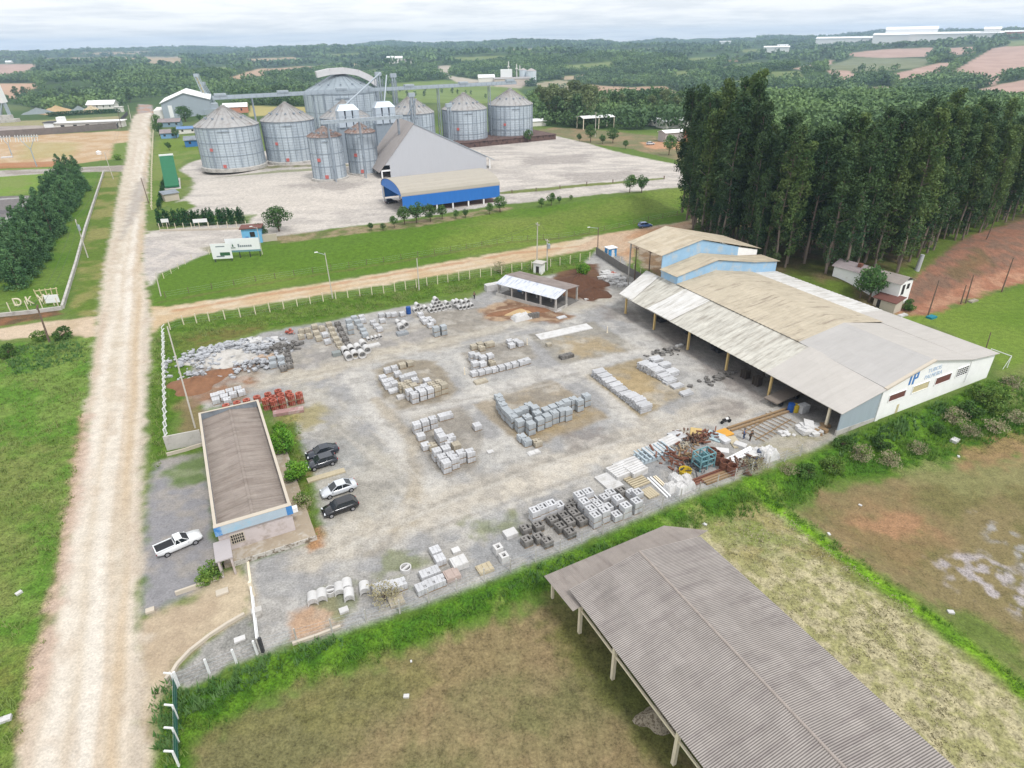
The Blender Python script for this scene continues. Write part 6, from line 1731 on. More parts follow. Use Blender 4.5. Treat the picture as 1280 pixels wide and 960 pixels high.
# ---- the far woods: one mass of crowns each
def far_wood(name, r0, r1, n, H, Wd, per, ls, m, seed, label):
    rng = np.random.default_rng(seed)
    th = rng.uniform(-.86, .86, n * 3); r = np.sqrt(rng.uniform(r0 ** 2, r1 ** 2, n * 3))
    x = r * np.sin(th); y = r * np.cos(th); z = Z(x, y)
    px, py, _ = project(x, y, z)
    inside = sdist(px, py, np.array(FOREST, float)) > 0
    for pts, c in FIELDS: inside &= ~(sdist(px, py, np.array(pts, float)) > -.6)
    dens = fbm(x / 150, y / 150, 3, 15)
    inside &= (dens > .43) | (rng.random(len(x)) < .15)
    i = np.nonzero(inside)[0][:n]
    x, y, z = x[i], y[i], z[i]; k = len(x)
    s = rng.uniform(.6, 1.25, k) * (.75 + .5 * fbm(x / 90, y / 90, 2, 3))
    d = rng.normal(size=(k, per, 3)); d /= np.linalg.norm(d, axis=2, keepdims=True)
    q = d * rng.uniform(.5, 1.0, (k, per, 1))
    C = np.stack([x, y, z], 1)[:, None, :] + q * (np.array([Wd / 2, Wd / 2, H * .42]) * s[:, None, None]) + np.array([0, 0, H * .5]) * s[:, None, None]
    V = leaf_quads(C.reshape(-1, 3), np.repeat(s, per) * ls, rng, d.reshape(-1, 3), .8)
    o = link(name, raw_mesh(name, V, 4, m)); tag(o, label, 'forest'); o['kind'] = 'stuff'


L_F1 = leaf_mat('forest_leaves', albl(60, 86, 54), albl(104, 128, 76), .012, 0, .1)
L_F2 = leaf_mat('far_forest_leaves', albl(56, 82, 56), albl(98, 122, 76), .006, 0, .1)
far_wood('forest', 330, 900, 6200, 12, 10, 60, 1.9, L_F1, 21, 'mixed green wood in the valley just behind the silos')
far_wood('forest', 900, 2000, 12000, 13, 13, 34, 3.2, L_F1, 22, 'dark woods covering the middle hills')
far_wood('forest', 2000, 6800, 15000, 17, 30, 20, 10, L_F2, 23, 'bluish woods of the far hills up to the skyline')

# ---- rough grass and weeds
def tufts(name, label, regions, m, seed, blades=5, skip=None):
    rng = np.random.default_rng(seed); allV = []
    for pts, dens, h, wdt in regions:
        pg = PP(pts); lo = pg.min(0); hi = pg.max(0); n = int((hi[0] - lo[0]) * (hi[1] - lo[1]) * dens)
        x = rng.uniform(lo[0], hi[0], n); y = rng.uniform(lo[1], hi[1], n)
        s = sdist(x, y, pg); f = fbm(x / 3.1, y / 3.1, 3, seed)
        k = (s > rng.uniform(-.5, .6, n)) & (f > rng.uniform(.25, .6, n)); x, y, f = x[k], y[k], f[k]; n = len(x)
        z = Z(x, y) - .03
        hh = h * rng.uniform(.5, 1.3, n) * (.6 + f * .8)
        for b in range(blades):
            a = rng.uniform(0, 6.28, n); l = rng.uniform(.2, .9, n) * hh; w = wdt * rng.uniform(.6, 1.4, n)
            ox = rng.normal(0, .12, n) + x; oy = rng.normal(0, .12, n) + y
            p0 = np.stack([ox - w / 2 * np.sin(a), oy + w / 2 * np.cos(a), z], 1); p1 = np.stack([ox + w / 2 * np.sin(a), oy - w / 2 * np.cos(a), z], 1)
            p2 = np.stack([ox + l * np.cos(a), oy + l * np.sin(a), z + hh], 1)
            allV.append(np.stack([p0, p1, p2], 1).reshape(-1, 3))
    o = link(name, raw_mesh(name, np.concatenate(allV), 3, m)); tag(o, label, 'grass'); o['kind'] = 'stuff'


G_BR = leaf_mat('tall_grass_blades', alb(98, 146, 52), alb(134, 172, 72), .22, 0, .3)
G_LF = leaf_mat('verge_grass_blades', alb(138, 170, 78), alb(170, 182, 112), .18, 0, .3)
G_WD = leaf_mat('weed_leaves', alb(92, 138, 68), alb(130, 168, 100), .9, 0, .3)
G_ST = leaf_mat('straw_blades', alb(222, 212, 176), alb(186, 180, 136), .8, 0, .2)
tufts('tall_grass', 'tall bright grass on the bank along the south fence of the works', [
    ([(236, 905), (330, 845), (500, 790), (700, 708), (850, 642), (985, 595), (1060, 560), (1110, 545), (1060, 590), (985, 636), (870, 660), (760, 700), (600, 770), (480, 820), (330, 868), (250, 920)], 7, .55, .09),
    ([(1050, 552), (1235, 478), (1290, 470), (1285, 540), (1150, 580), (1040, 596)], 6, .7, .12),
    ([(940, 602), (985, 645), (1050, 692), (1110, 735), (1180, 782), (1240, 830), (1300, 885), (1300, 872), (1240, 820), (1110, 726), (990, 638)], 9, .4, .08)], G_BR, 31)
tufts('verge_grass', 'rough grass on the verges and in the fields beside the roads', [
    ([(-60, 440), (0, 432), (112, 425), (108, 490), (88, 620), (50, 800), (8, 960), (-60, 960)], 3, .4, .11),
    ([(194, 426), (210, 406), (400, 376), (560, 350), (720, 320), (720, 334), (600, 360), (440, 392), (330, 408), (240, 425), (210, 440), (204, 585), (190, 585), (188, 480)], 4.5, .5, .1),
    ([(350, 520), (372, 525), (388, 600), (398, 665), (388, 676), (372, 640)], 5, .35, .08),
    ([(195, 960), (205, 880), (222, 870), (228, 960)], 6, .5, .1)], G_LF, 32)
tufts('weeds', 'broad-leaved weeds along the fence lines of the works', [
    ([(196, 850), (212, 848), (240, 862), (330, 824), (420, 796), (430, 804), (330, 846), (226, 900), (215, 960), (196, 920)], 12, .55, .17),
    ([(600, 742), (700, 700), (760, 676), (770, 684), (700, 715), (610, 752)], 8, .55, .17), ([(1040, 556), (1100, 536), (1180, 504), (1185, 520), (1110, 550), (1050, 572)], 6, .7, .3),
    ([(0, 440), (60, 424), (105, 428), (100, 450), (20, 470)], 5, .5, .16)], G_WD, 33)
tufts('dry_grass', 'pale straw stubble beside the foreground shed', [([(880, 656), (980, 640), (1020, 672), (1130, 752), (1275, 870), (1290, 960), (1200, 960), (1000, 780)], 7, .16, .16)], G_ST, 34, 4)
# ================================================================== STOCK IN THE YARD
YA = radians(26.9)                       # direction of the rows
M_CB = mat('pale_concrete_block', alb(228, 228, 230), .9, .1, 2.5, objvar=.09, stain=alb(176, 174, 172), sscale=1.2, samt=(.5, .7))
M_CB2 = mat('bluish_paver', alb(200, 206, 210), .9, .1, 2.5, objvar=.08, stain=alb(156, 162, 166), sscale=1.2, samt=(.5, .7))
M_CB3 = mat('beige_block', alb(206, 196, 176), .9, .12, 2.5, objvar=.1, stain=alb(168, 156, 138), sscale=1.2, samt=(.5, .7))
M_CB4 = mat('dark_drain_block', alb(150, 146, 142), .95, .16, 2.5, objvar=.16, stain=alb(104, 100, 94), sscale=1.4, samt=(.45, .6))
M_WC = mat('white_concrete', alb(236, 234, 232), .85, .08, 2, objvar=.06, stain=alb(200, 196, 190), sscale=1.0, samt=(.5, .7))
M_RB = mat('red_block', alb(196, 104, 84), .9, .14, 2, objvar=.1, stain=alb(206, 150, 138), sscale=1.2, samt=(.48, .62))
M_HOLE = M_['dark_opening']


def zl(ox, oy, s, pts): return [(ox + x / s, oy + y / s) for x, y in pts]


def pallet_part(t, L=1.1, W_=1.1):
    c = MB()
    for y in (-.45, 0, .45): c.box(-L / 2, L / 2, y * W_ - .05, y * W_ + .05, 0, .09)
    for k in range(5): c.box(-L / 2 + k * L / 4 - .05 + .05 * (k == 0) - .05 * (k == 4), -L / 2 + k * L / 4 + .05 + .05 * (k == 0) - .05 * (k == 4), -W_ / 2, W_ / 2, .09, .12)
    part('pallet', c, M_['timber'], t)


def pack_kind(name, label, m, nx=3, ny=6, nz=4, L=1.12, H=.74, seed=0, ragged=0.0):
    random.seed(seed)
    t = thing(name, label, 'block pallet')
    pallet_part(t)
    c = MB(); dx, dy, dz = L / nx, L / ny, H / nz
    for k in range(nz):
        for i in range(nx):
            for j in range(ny):
                if k == nz - 1 and random.random() < ragged: continue
                c.rbox(-L / 2 + (i + .5) * dx, -L / 2 + (j + .5) * dy, .125 + k * dz, dx - .018, dy - .014, dz - .008, random.uniform(-.03, .03), .004)
    part('blocks', c, m, t)
    return Kind(t)


K_A = [pack_kind('block_pallet', 'x', M_CB, seed=s, ragged=r) for s, r in ((1, 0), (2, .12))]
K_B = [pack_kind('paver_pallet', 'x', M_CB2, 5, 5, 7, H=.86, seed=s, ragged=r) for s, r in ((3, 0), (4, .04))]
K_C = [pack_kind('block_pallet', 'x', M_CB3, seed=s, ragged=r) for s, r in ((5, 0), (6, .15))]


def drain_kind(m, seed):
    """drain blocks: thick-walled boxes with slots in the top"""
    random.seed(seed); t = thing('drain_block_pallet', 'x', 'block pallet'); pallet_part(t)
    c = MB()
    for k in range(3):
        z0 = .125 + k * .26
        c.box(-.55, .55, -.55, -.34, z0, z0 + .25); c.box(-.55, .55, .34, .55, z0, z0 + .25); c.box(-.55, -.36, -.34, .34, z0, z0 + .25); c.box(.36, .55, -.34, .34, z0, z0 + .25)
        c.box(-.13, .13, -.34, .34, z0, z0 + .24); c.box(-.36, -.13, -.09, .09, z0, z0 + .235)
    part('blocks', c, m, t)
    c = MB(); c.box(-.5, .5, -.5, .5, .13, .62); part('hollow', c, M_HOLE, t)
    return Kind(t)


K_D = [drain_kind(M_CB, 7)]; K_DD = [drain_kind(M_CB4, 8)]


def red_kind(seed):
    random.seed(seed); t = thing('red_block_pallet', 'x', 'block pallet'); pallet_part(t)
    c = MB(); n = 4
    for k in range(4):
        for a in range(12):
            q = 2 * pi * a / 12; c.rbox(.43 * cos(q), .43 * sin(q), .125 + k * .2, .24, .2, .19, q, .006)
    part('blocks', c, M_RB, t)
    c = MB(); c.lathe([(.32, .13), (.32, .6), (.02, .62)], 12); part('filling', c, mat('red_dust', alb(168, 84, 66), .95, .2, 4), t)
    return Kind(t)


K_R = [red_kind(9)]
NPX = {}


def cluster(kinds, pts, tiers, hh, desc, where, group, seed=0, jit=.05):
    """packs whose top centres show at pts; tiers packs stacked on one another"""
    rs = random.Random(seed)
    pts = sorted(pts)
    for k, (px, py) in enumerate(pts):
        b = G(px, py, tiers * hh)
        for q in range(tiers):
            lv = '' if tiers == 1 else ('lower ' if q == 0 else 'upper ')
            rs.choice(kinds).put((b[0] + rs.uniform(-jit, jit) * .5, b[1] + rs.uniform(-jit, jit) * .5, q * hh - .0 + Z(b[0], b[1])), YA + rs.uniform(-.04, .04), f'{lv}{desc}, {nth(k + 1)} from the left {where}', group)


o4 = (480, 410, 5.333)
cluster(K_A, zl(*o4, [(200, 432), (252, 414), (302, 399), (168, 411), (232, 398), (268, 380)]), 2, .87, 'pale block pallet', 'in the front left heap', 'block pallets of the left heap', 1)
cluster(K_C, zl(*o4, [(350, 384), (395, 368), (315, 365), (365, 350), (150, 388), (196, 374), (120, 368), (160, 353)]), 2, .87, 'beige block pallet', 'in the front left heap', 'block pallets of the left heap', 2)
cluster(K_A, zl(*o4, [(206, 336), (285, 340), (24, 374), (68, 359), (42, 338), (8, 347), (90, 294), (126, 320), (160, 308), (192, 300), (-10, 318), (22, 268), (68, 255)]), 1, .87, 'single pale pallet', 'at the back of the left heap', 'block pallets of the left heap', 3)
cluster(K_C, zl(*o4, [(120, 236), (172, 222)]), 1, .87, 'low beige block pallet', 'behind the left heap', 'block pallets of the left heap', 4)
cluster(K_A, zl(*o4, [(215, 632), (270, 612), (325, 596), (365, 682), (385, 712), (350, 810), (410, 792), (445, 836), (385, 850), (412, 886), (468, 858), (510, 822), (572, 815)]), 2, .87, 'pale block pallet', 'in the middle front heap', 'block pallets of the middle heap', 5)
cluster(K_A, zl(*o4, [(245, 708), (425, 752), (446, 716), (275, 772), (385, 578), (430, 566)]), 1, .87, 'single pale block pallet', 'in the middle front heap', 'block pallets of the middle heap', 6)
cluster(K_C, zl(*o4, [(480, 768), (320, 772)]), 1, .87, 'single darker block pallet', 'in the middle front heap', 'block pallets of the middle heap', 7)
cluster(K_A, zl(*o4, [(620, 640)]), 1, .87, 'lone block pallet', 'standing right of the middle heap', 'block pallets of the middle heap', 8)
cluster(K_B, zl(*o4, [(978, 628), (1036, 600), (1086, 578), (1134, 556), (1184, 540), (1224, 536), (905, 612), (955, 585), (1020, 558), (1078, 534), (1124, 516), (1172, 498), (1216, 480), (1262, 466)]) + [(724, 499), (733, 493)], 2, .99, 'tall bluish paver pallet', 'in the long double row', 'paver pallets of the long row', 9)
cluster(K_B, zl(*o4, [(890, 548), (932, 530), (965, 505), (1005, 522), (862, 582), (838, 556), (812, 534), (792, 502), (775, 474)]), 2, .99, 'tall bluish paver pallet', 'in the block behind the long row', 'paver pallets of the long row', 10)
cluster(K_B, zl(*o4, [(918, 714), (952, 742), (762, 446)]), 1, .99, 'low bluish paver pallet', 'at the ends of the long row', 'paver pallets of the long row', 11)
cluster(K_C, zl(*o4, [(1022, 748)]), 1, .87, 'small beige pallet', 'before the long paver row', 'paver pallets of the long row', 12)
cluster(K_A, zl(*o4, [(600, 290), (646, 281), (691, 270), (735, 262), (780, 251), (826, 240), (870, 228), (915, 216), (952, 205)]), 1, .87, 'pale block pallet', 'in the straight single row', 'block pallets of the straight row', 13)
cluster(K_A, zl(*o4, [(606, 225), (658, 186), (622, 172), (588, 164), (706, 172), (655, 225)]), 2, .87, 'pale block pallet', 'in the heap above the straight row', 'block pallets above the straight row', 14)
cluster(K_C, zl(*o4, [(720, 220), (650, 120), (598, 112), (690, 96), (640, 98), (712, 92)]), 1, .87, 'single weathered block pallet', 'in the heap above the straight row', 'block pallets above the straight row', 15)
cluster(K_A, zl(*o4, [(850, 104), (880, 78), (906, 92), (838, 78)]), 1, .87, 'pale block pallet', 'in the small group by the white slab', 'block pallets by the white slab', 16)
o3 = (360, 360, 5.333)
cluster(K_C, zl(*o3, [(85, 275), (86, 310), (128, 268), (142, 305), (175, 245), (186, 286), (202, 322), (224, 255)]), 1, .87, 'small mixed block pallet', 'in the short columns beside the rubble', 'mixed pallets by the rubble', 17)
cluster(K_A, zl(*o3, [(246, 300), (262, 345)]), 1, .87, 'pale pallet ending the short columns', 'of two', 'mixed pallets by the rubble', 18)
cluster(K_C, zl(*o3, [(270, 230), (288, 262), (302, 296), (318, 328), (336, 360), (354, 392)]), 1, .87, 'mixed block pallet', 'in the long column behind the big pipes', 'pallets in the long columns', 19)
cluster(K_DD, zl(*o3, [(330, 230), (346, 262), (364, 296), (382, 330), (400, 366), (412, 392)]), 1, .87, 'dark drain block pallet', 'in the dark column behind the big pipes', 'pallets in the long columns', 20)
cluster(K_B, zl(*o3, [(402, 208), (412, 244)]), 2, .99, 'grey paver pallet', 'right of the dark column', 'pallets in the long columns', 21)
cluster(K_B, zl(*o3, [(440, 188), (460, 214), (480, 244), (498, 272), (512, 298)]), 1, .99, 'dark grey paver pallet', 'in the diagonal column above the small pipes', 'pallets in the long columns', 22)
cluster(K_A, zl(*o3, [(568, 226), (588, 250), (610, 272), (622, 176), (670, 174), (706, 172), (762, 168), (500, 214), (490, 190), (628, 214)]), 1, .6, 'low white block pallet', 'in the loose group near the fence', 'loose pallets near the north fence', 23)
cluster(K_B, zl(*o3, [(985, 258), (1034, 248)]), 2, .99, 'tall bluish paver pallet', 'of the pair below the pipe pile', 'pallets below the pipe pile', 24)
cluster(K_A, zl(*o3, [(882, 165), (898, 194), (916, 214), (948, 236), (938, 196), (962, 212)]), 1, .87, 'pale pallet', 'in the column below the pipe pile', 'pallets below the pipe pile', 25)
o7 = (220, 420, 7.11)
cluster(K_B, zl(*o7, [(850, 190), (926, 180), (856, 236), (936, 232)]), 1, .99, 'grey paver pallet', 'in the group beside the rubble heap', 'pallets beside the rubble', 26)
cluster(K_DD, zl(*o7, [(992, 158), (1004, 200), (1006, 246), (950, 272)]), 1, .87, 'dark drain block pallet', 'in the group beside the rubble heap', 'pallets beside the rubble', 27)
o8 = (240, 480, 8.0)
cluster(K_A, zl(*o8, [(216, 96), (290, 74), (370, 52), (456, 30), (236, 140), (320, 106), (404, 82), (492, 60), (346, 140)]), 1, .95, 'whitish block pallet', 'in the group behind the office', 'white pallets behind the office', 28)
cluster(K_R, zl(*o8, [(336, 206), (446, 176), (540, 152), (646, 122), (756, 90), (856, 60), (962, 74)]), 1, .95, 'single red block pallet', 'in the back line behind the office', 'red pallets behind the office', 29)
cluster(K_R, zl(*o8, [(732, 150), (806, 124), (884, 100), (1066, 90), (812, 160), (890, 138), (984, 108)]), 2, .9, 'red block pallet', 'in the front block behind the office', 'red pallets behind the office', 30)
oi = (600, 560, 5.333)
cluster(K_D, zl(*oi, [(366, 408), (420, 386), (474, 364), (660, 305), (720, 284), (695, 350), (738, 398), (770, 440), (828, 408), (920, 328), (972, 378), (1042, 348), (1050, 288)]), 2, .87, 'pale drain block pallet', 'along the south fence', 'drain blocks along the south fence', 31)
cluster(K_D, zl(*oi, [(526, 372), (756, 336), (786, 366), (832, 320), (868, 290), (850, 386), (1008, 290), (910, 436)]), 1, .87, 'single pale drain block pallet', 'along the south fence', 'drain blocks along the south fence', 32)
cluster(K_DD, zl(*oi, [(480, 464), (556, 440), (595, 480), (534, 512), (630, 424), (676, 470), (600, 550), (600, 386), (636, 350), (386, 506), (304, 526), (310, 604), (394, 584), (446, 610), (944, 274)]), 1, .87, 'dark drain block pallet', 'along the south fence', 'drain blocks along the south fence', 33)
oj = (400, 640, 5.333)
cluster(K_A, zl(*oj, [(766, 242), (796, 298), (700, 402), (760, 378), (672, 492), (736, 462), (796, 438)]), 1, .95, 'white block pallet', 'of the stepped group at the south fence', 'white pallets at the south fence', 34)
cluster(K_A, zl(*oj, [(386, 500), (420, 488), (462, 486), (500, 480), (538, 468)]), 1, .75, 'low white block pallet', 'of the line beside the gutter stacks', 'white pallets at the south fence', 35)


# ---- concrete pipes
def pipe_kind(R, L, th, name='concrete_pipe'):
    t = thing(name, 'x', 'pipe')
    c = MB(); n = 20; prof = [(R, 0), (R, L * .86), (R + th * .9, L * .88), (R + th * .9, L), (R - th * .2, L), (R - th * .2, L * .9), (R - th, L * .88), (R - th, 0), (R, 0)]
    vs = []; fs = []
    for (r, y) in prof:
        for k in range(n): a = 2 * pi * k / n; vs.append((r * cos(a), -y, R + r * sin(a)))
    for i in range(len(prof) - 1):
        for k in range(n): fs.append((i * n + k, i * n + (k + 1) % n, (i + 1) * n + (k + 1) % n, (i + 1) * n + k))
    c.add(vs, fs)
    part('barrel', c, M_WC, t, smooth=False)
    return Kind(t)


KP_B = pipe_kind(.62, 1.7, .1); KP_M = pipe_kind(.42, 1.5, .07); KP_S = pipe_kind(.3, 1.1, .05)
def pipes(kind, R, pts, z, desc, where, group, ang=YA, s0=0):
    for k, (px, py) in enumerate(sorted(pts)):
        b = G(px, py, z + R)
        kind.put((b[0], b[1], z), ang + random.uniform(-.05, .05), f'{desc}, {nth(k + 1)} from the left {where}', group)


pipes(KP_B, .62, zl(*o3, [(392, 440), (436, 428), (482, 424), (516, 394)]), 0, 'big white concrete pipe', 'in the front of the pipe row', 'big concrete pipes')
pipes(KP_B, .62, zl(*o3, [(372, 404), (412, 392), (456, 384), (490, 358)]), 0, 'big white concrete pipe', 'in the rear of the pipe row', 'big concrete pipes')
pipes(KP_S, .3, zl(*o3, [(530, 332), (556, 326), (581, 320), (606, 313)]), 0, 'small white pipe', 'in the row of four', 'small concrete pipes')
pipes(KP_B, .62, zl(*o3, [(742, 248), (768, 230)]), 0, 'concrete pipe', 'of the front pair in the open yard', 'pipes in the open yard'); pipes(KP_M, .42, zl(*o3, [(724, 218)]), 0, 'shorter pipe behind the front pair in the open yard', 'there', 'pipes in the open yard')
for row_, (pts, z) in enumerate((([(940, 138), (966, 134), (992, 128), (1018, 124)], 0), ([(953, 114), (979, 108), (1004, 103)], .74), ([(966, 90), (990, 84)], 1.48), ([(976, 66)], 2.2))):
    pipes(KP_M, .42, zl(*o3, pts), z, 'concrete pipe', ('in the bottom layer', 'in the second layer', 'in the third layer', 'on the very top')[row_] + ' of the pyramid', 'pipes of the pyramid')
pipes(KP_M, .42, zl(*o3, [(838, 136), (872, 126), (906, 122)]), 0, 'concrete pipe lying', 'left of the pyramid', 'pipes beside the pyramid'); pipes(KP_M, .42, zl(*o3, [(852, 104)]), .74, 'concrete pipe raised on two others', 'of the pyramid there', 'pipes beside the pyramid')
pipes(KP_M, .42, zl(*o3, [(1036, 118), (1062, 112), (1132, 120), (1160, 116), (1186, 112), (1212, 104)]), 0, 'concrete pipe on the ground', 'right of the pyramid', 'pipes right of the pyramid'); pipes(KP_M, .42, zl(*o3, [(1048, 92), (1098, 86), (1120, 80), (1152, 86), (1182, 78)]), .74, 'concrete pipe in the upper layer', 'right of the pyramid', 'pipes right of the pyramid')


# ---- half-round gutter stacks and rings by the south fence
def gutter_kind():
    t = thing('gutter_stack', 'x', 'gutter stack')
    for k in range(4):
        c = MB(); n = 12; R = .52; z0 = k * .17; pr = []
        for j in range(n + 1): a = pi * j / n; pr.append((R * cos(a), z0 + .42 * sin(a)))
        for j in range(n, -1, -1): a = pi * j / n; pr.append(((R - .08) * cos(a), z0 + (.34) * sin(a)))
        vs = [(x, -.62, z) for x, z in pr] + [(x, .62, z) for x, z in pr]; m = len(pr)
        c.add(vs, [(j, (j + 1) % m, m + (j + 1) % m, m + j) for j in range(m)] + [(j, j + 1, m - 2 - j, m - 1 - j) for j in range(n)] + [(m + j + 1, m + j, 2 * m - 1 - j, 2 * m - 2 - j) for j in range(n)])
        part('half_pipe', c, M_WC, t)
    return Kind(t)


K_G = gutter_kind()
for k, (px, py) in enumerate([(260 + x / 6.4, 690 + y / 6.4) for x, y in ((836, 366), (908, 342), (1050, 290), (1110, 258), (1126, 336), (1250, 282))]):
    b = G(px, py, .5); K_G.put((b[0], b[1], 0), radians(-4) + .35, f'stack of white half-round gutters at the south fence, {nth(k + 1)} from the gate', 'half-round gutter stacks')
t = thing('well_ring', 'x', 'ring'); c = MB(); c.lathe([(.62, 0), (.62, .55), (.5, .55), (.5, .05)], 24); part('ring', c, M_WC, t); c = MB(); c.lathe([(.5, .2), (.02, .2)], 20); part('soil_fill', c, M_['concrete_dark'], t)
c = MB(); c.box(-.5, .5, -.13, .13, .3, .5); part('crossbar', c, M_WC, t); KW = Kind(t)
b = G(413, 737, .5); KW.put((b[0], b[1], 0), .3, 'white concrete well ring standing between the half-round gutter stacks', 'well rings'); b = G(507, 709, .5); KW.put((b[0], b[1], 0), .9, 'white concrete well ring lying alone in the gravel by the south fence', 'well rings')
t = thing('inspection_box', 'x', 'concrete box'); c = MB()
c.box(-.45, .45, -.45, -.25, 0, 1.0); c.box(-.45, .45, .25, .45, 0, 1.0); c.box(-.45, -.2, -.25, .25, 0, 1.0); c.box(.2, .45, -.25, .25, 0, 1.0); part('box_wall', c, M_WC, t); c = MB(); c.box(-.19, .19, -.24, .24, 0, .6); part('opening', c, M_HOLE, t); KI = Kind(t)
for k, (x, y) in enumerate(((1186, 230), (1226, 286))):
    b = G(400 + x / 5.333, 640 + y / 5.333, .95); KI.put((b[0], b[1], 0), YA, f'white concrete box with a dark hole on top, the {("farther", "nearer")[k]} of the pair', 'concrete boxes with a hole')


def plate(px, py, sx, sy, h, m, lab, name='concrete_slab', cat='slab', rz=YA, tilt=0, ribs=0):
    b = P(px, py); c = MB(); c.rbox(0, 0, 0, sx, sy, h, 0, .01)
    for k in range(ribs): c.rbox(-sx / 2 + sx * (k + .5) / ribs, 0, h + .002, sx / ribs * .55, sy * .9, .06, 0, .005)
    return solo(name, c, m, lab, cat, (b[0], b[1], b[2] + .01), rz)


plate(510 / 5.333 + 400, 600 / 5.333 + 640, 1.5, 1.3, .3, M_CB3, 'square beige slab in the weeds below the white pallets'); plate(574, 706.5, 1.7, 1.5, .7, M_WC, 'thick pinkish white slab stack right of the stepped pallets', ribs=2)
plate(565, 721, 1.6, 1.4, .5, mat('pinkish_slab', alb(206, 186, 176), .9, .12, 2), 'low pinkish slab frame just behind the south fence', ribs=2); plate(606, 712, 1.7, 1.3, .3, M_['pale_timber'], 'two pale boards lying by the south fence', ribs=3)
plate(638, 669, 1.5, 1.2, .5, M_WC, 'lone white slab on the gravel near the drain blocks'); plate(570, 690, .9, .8, .35, M_WC, 'small broken white slab piece beside the stepped pallets')
plate(430, 764, .9, .7, .25, M_WC, 'broken white pieces beside the orange sand patch'); plate(300, 800, 1.0, .6, .2, M_WC, 'white broken lump on the gravel triangle')
plate(278, 741, 1.2, .8, .22, M_['coping'], 'pale broken lump in the entrance drive'); plate(188, 764, .8, .6, .25, M_['coping'], 'pale stone at the edge of the main road')
sl = [G(669, 419), G(733, 405), G(741, 411), G(676, 425.5)]
c = MB(); c.slab(*[(p[0] - sl[0][0], p[1] - sl[0][1], .16) for p in sl], .2); solo('concrete_slab', c, M_WC, 'long white concrete floor strip in the middle of the yard', 'slab', (*sl[0], 0))
plate(408, 595, 4.9, .95, .2, M_['pale_timber'], 'long pale slab lying between the parked cars', ribs=0, rz=radians(27))
plate(361, 516, 4.5, 1.2, .5, mat('red_grey_slab', alb(190, 150, 146), .9, .15, 1.5, stain=alb(210, 190, 184), sscale=1), 'reddish grey slab stack in front of the red pallets', ribs=0, rz=radians(17))
plate(421, 444, 1.5, 1.2, .7, mat('green_grey_block', alb(160, 166, 164), .9, .1, 2), 'grey-green block left of the big pipes', name='concrete_block', cat='block')
plate(503, 418, 2.2, 1.4, .5, mat('slate_pile', alb(172, 176, 180), .9, .16, 3), 'low pile of grey slabs in the open yard', ribs=3); plate(467, 433, 2.4, 1.3, .35, M_WC, 'white broken kerb pieces right of the big pipes', ribs=4); plate(444, 446, 1.8, 1.2, .3, M_CB3, 'broken blocks in front of the big pipes', ribs=3)
plate(601, 478, 2.2, 1.2, .35, M_CB3, 'low flat pile of blocks below the straight row', ribs=3); plate(686, 432, 1.0, .8, .5, M_CB3, 'small dusty block below the white slab', name='concrete_block', cat='block'); plate(708, 447, 2.6, 1.1, .6, M_CB4, 'dark low block pile on the sandy bed', ribs=4)
plate(492, 489.5, 1.6, 1.2, .4, M_CB, 'low broken pallet left of the left heap', ribs=3); plate(503, 497, 1.7, 1.0, .4, M_WC, 'white flat slab left of the left heap', ribs=2); plate(613, 565, 0.9, 0.7, .12, M_WC, 'white flake of concrete in the wide track'); plate(667, 566, 1.8, .9, .1, M_WC, 'broken white plate in the wide track', ribs=2)


# ---- kerbstone stacks
def kerb_stack(px, py, n, lay, lab, seg=0):
    random.seed(seg); b = P(px, py); c = MB()
    for L in range(lay):
        m = n - (L > 1) * (seg % 2)
        for k in range(m):
            c.rbox(random.uniform(-.12, .12), -n * .15 + k * .31 + (L % 2) * .05, L * .2, 2.1, .25, .17, random.uniform(-.03, .03), .008)
    return solo('kerbstone_stack', c, M_CB, lab, 'kerbstone stack', (b[0], b[1], .01), YA, 'kerbstone stacks')


A_ = G(741, 472); B_ = G(796, 514)
for k in range(9):
    q = A_ + (B_ - A_) * k / 8; px, py, _ = project(q[0] + 1.0, q[1] + .4, 0); kerb_stack(px, py, 5, (6, 6, 5, 5, 4, 4, 6, 7, 6)[k], f'pale kerbstone stack of the left diagonal line, {nth(k + 1)} from its far end', k)
A_ = G(798, 462); B_ = G(829, 478)
for k in range(5):
    q = A_ + (B_ - A_) * k / 4; px, py, _ = project(q[0] + 1.0, q[1] + .4, 0); kerb_stack(px, py, 5, (6, 7, 6, 4, 3)[k], f'pale kerbstone stack of the right diagonal line, {nth(k + 1)} from its far end', k + 20)
A_ = G(812, 456); B_ = G(832, 469)
for k in range(3):
    q = A_ + (B_ - A_) * k / 2; px, py, _ = project(q[0] + 1.0, q[1] + .4, 0); kerb_stack(px, py, 5, (6, 6, 4)[k], f'pale kerbstone stack behind the right diagonal line, {nth(k + 1)} from its far end', k + 30)
for k, (px, py) in enumerate(((836, 478), (846, 483), (857, 492))): kerb_stack(px, py, 4, 2, f'low loose kerbstone stack near the warehouse, {nth(k + 1)} from the left', k + 40)


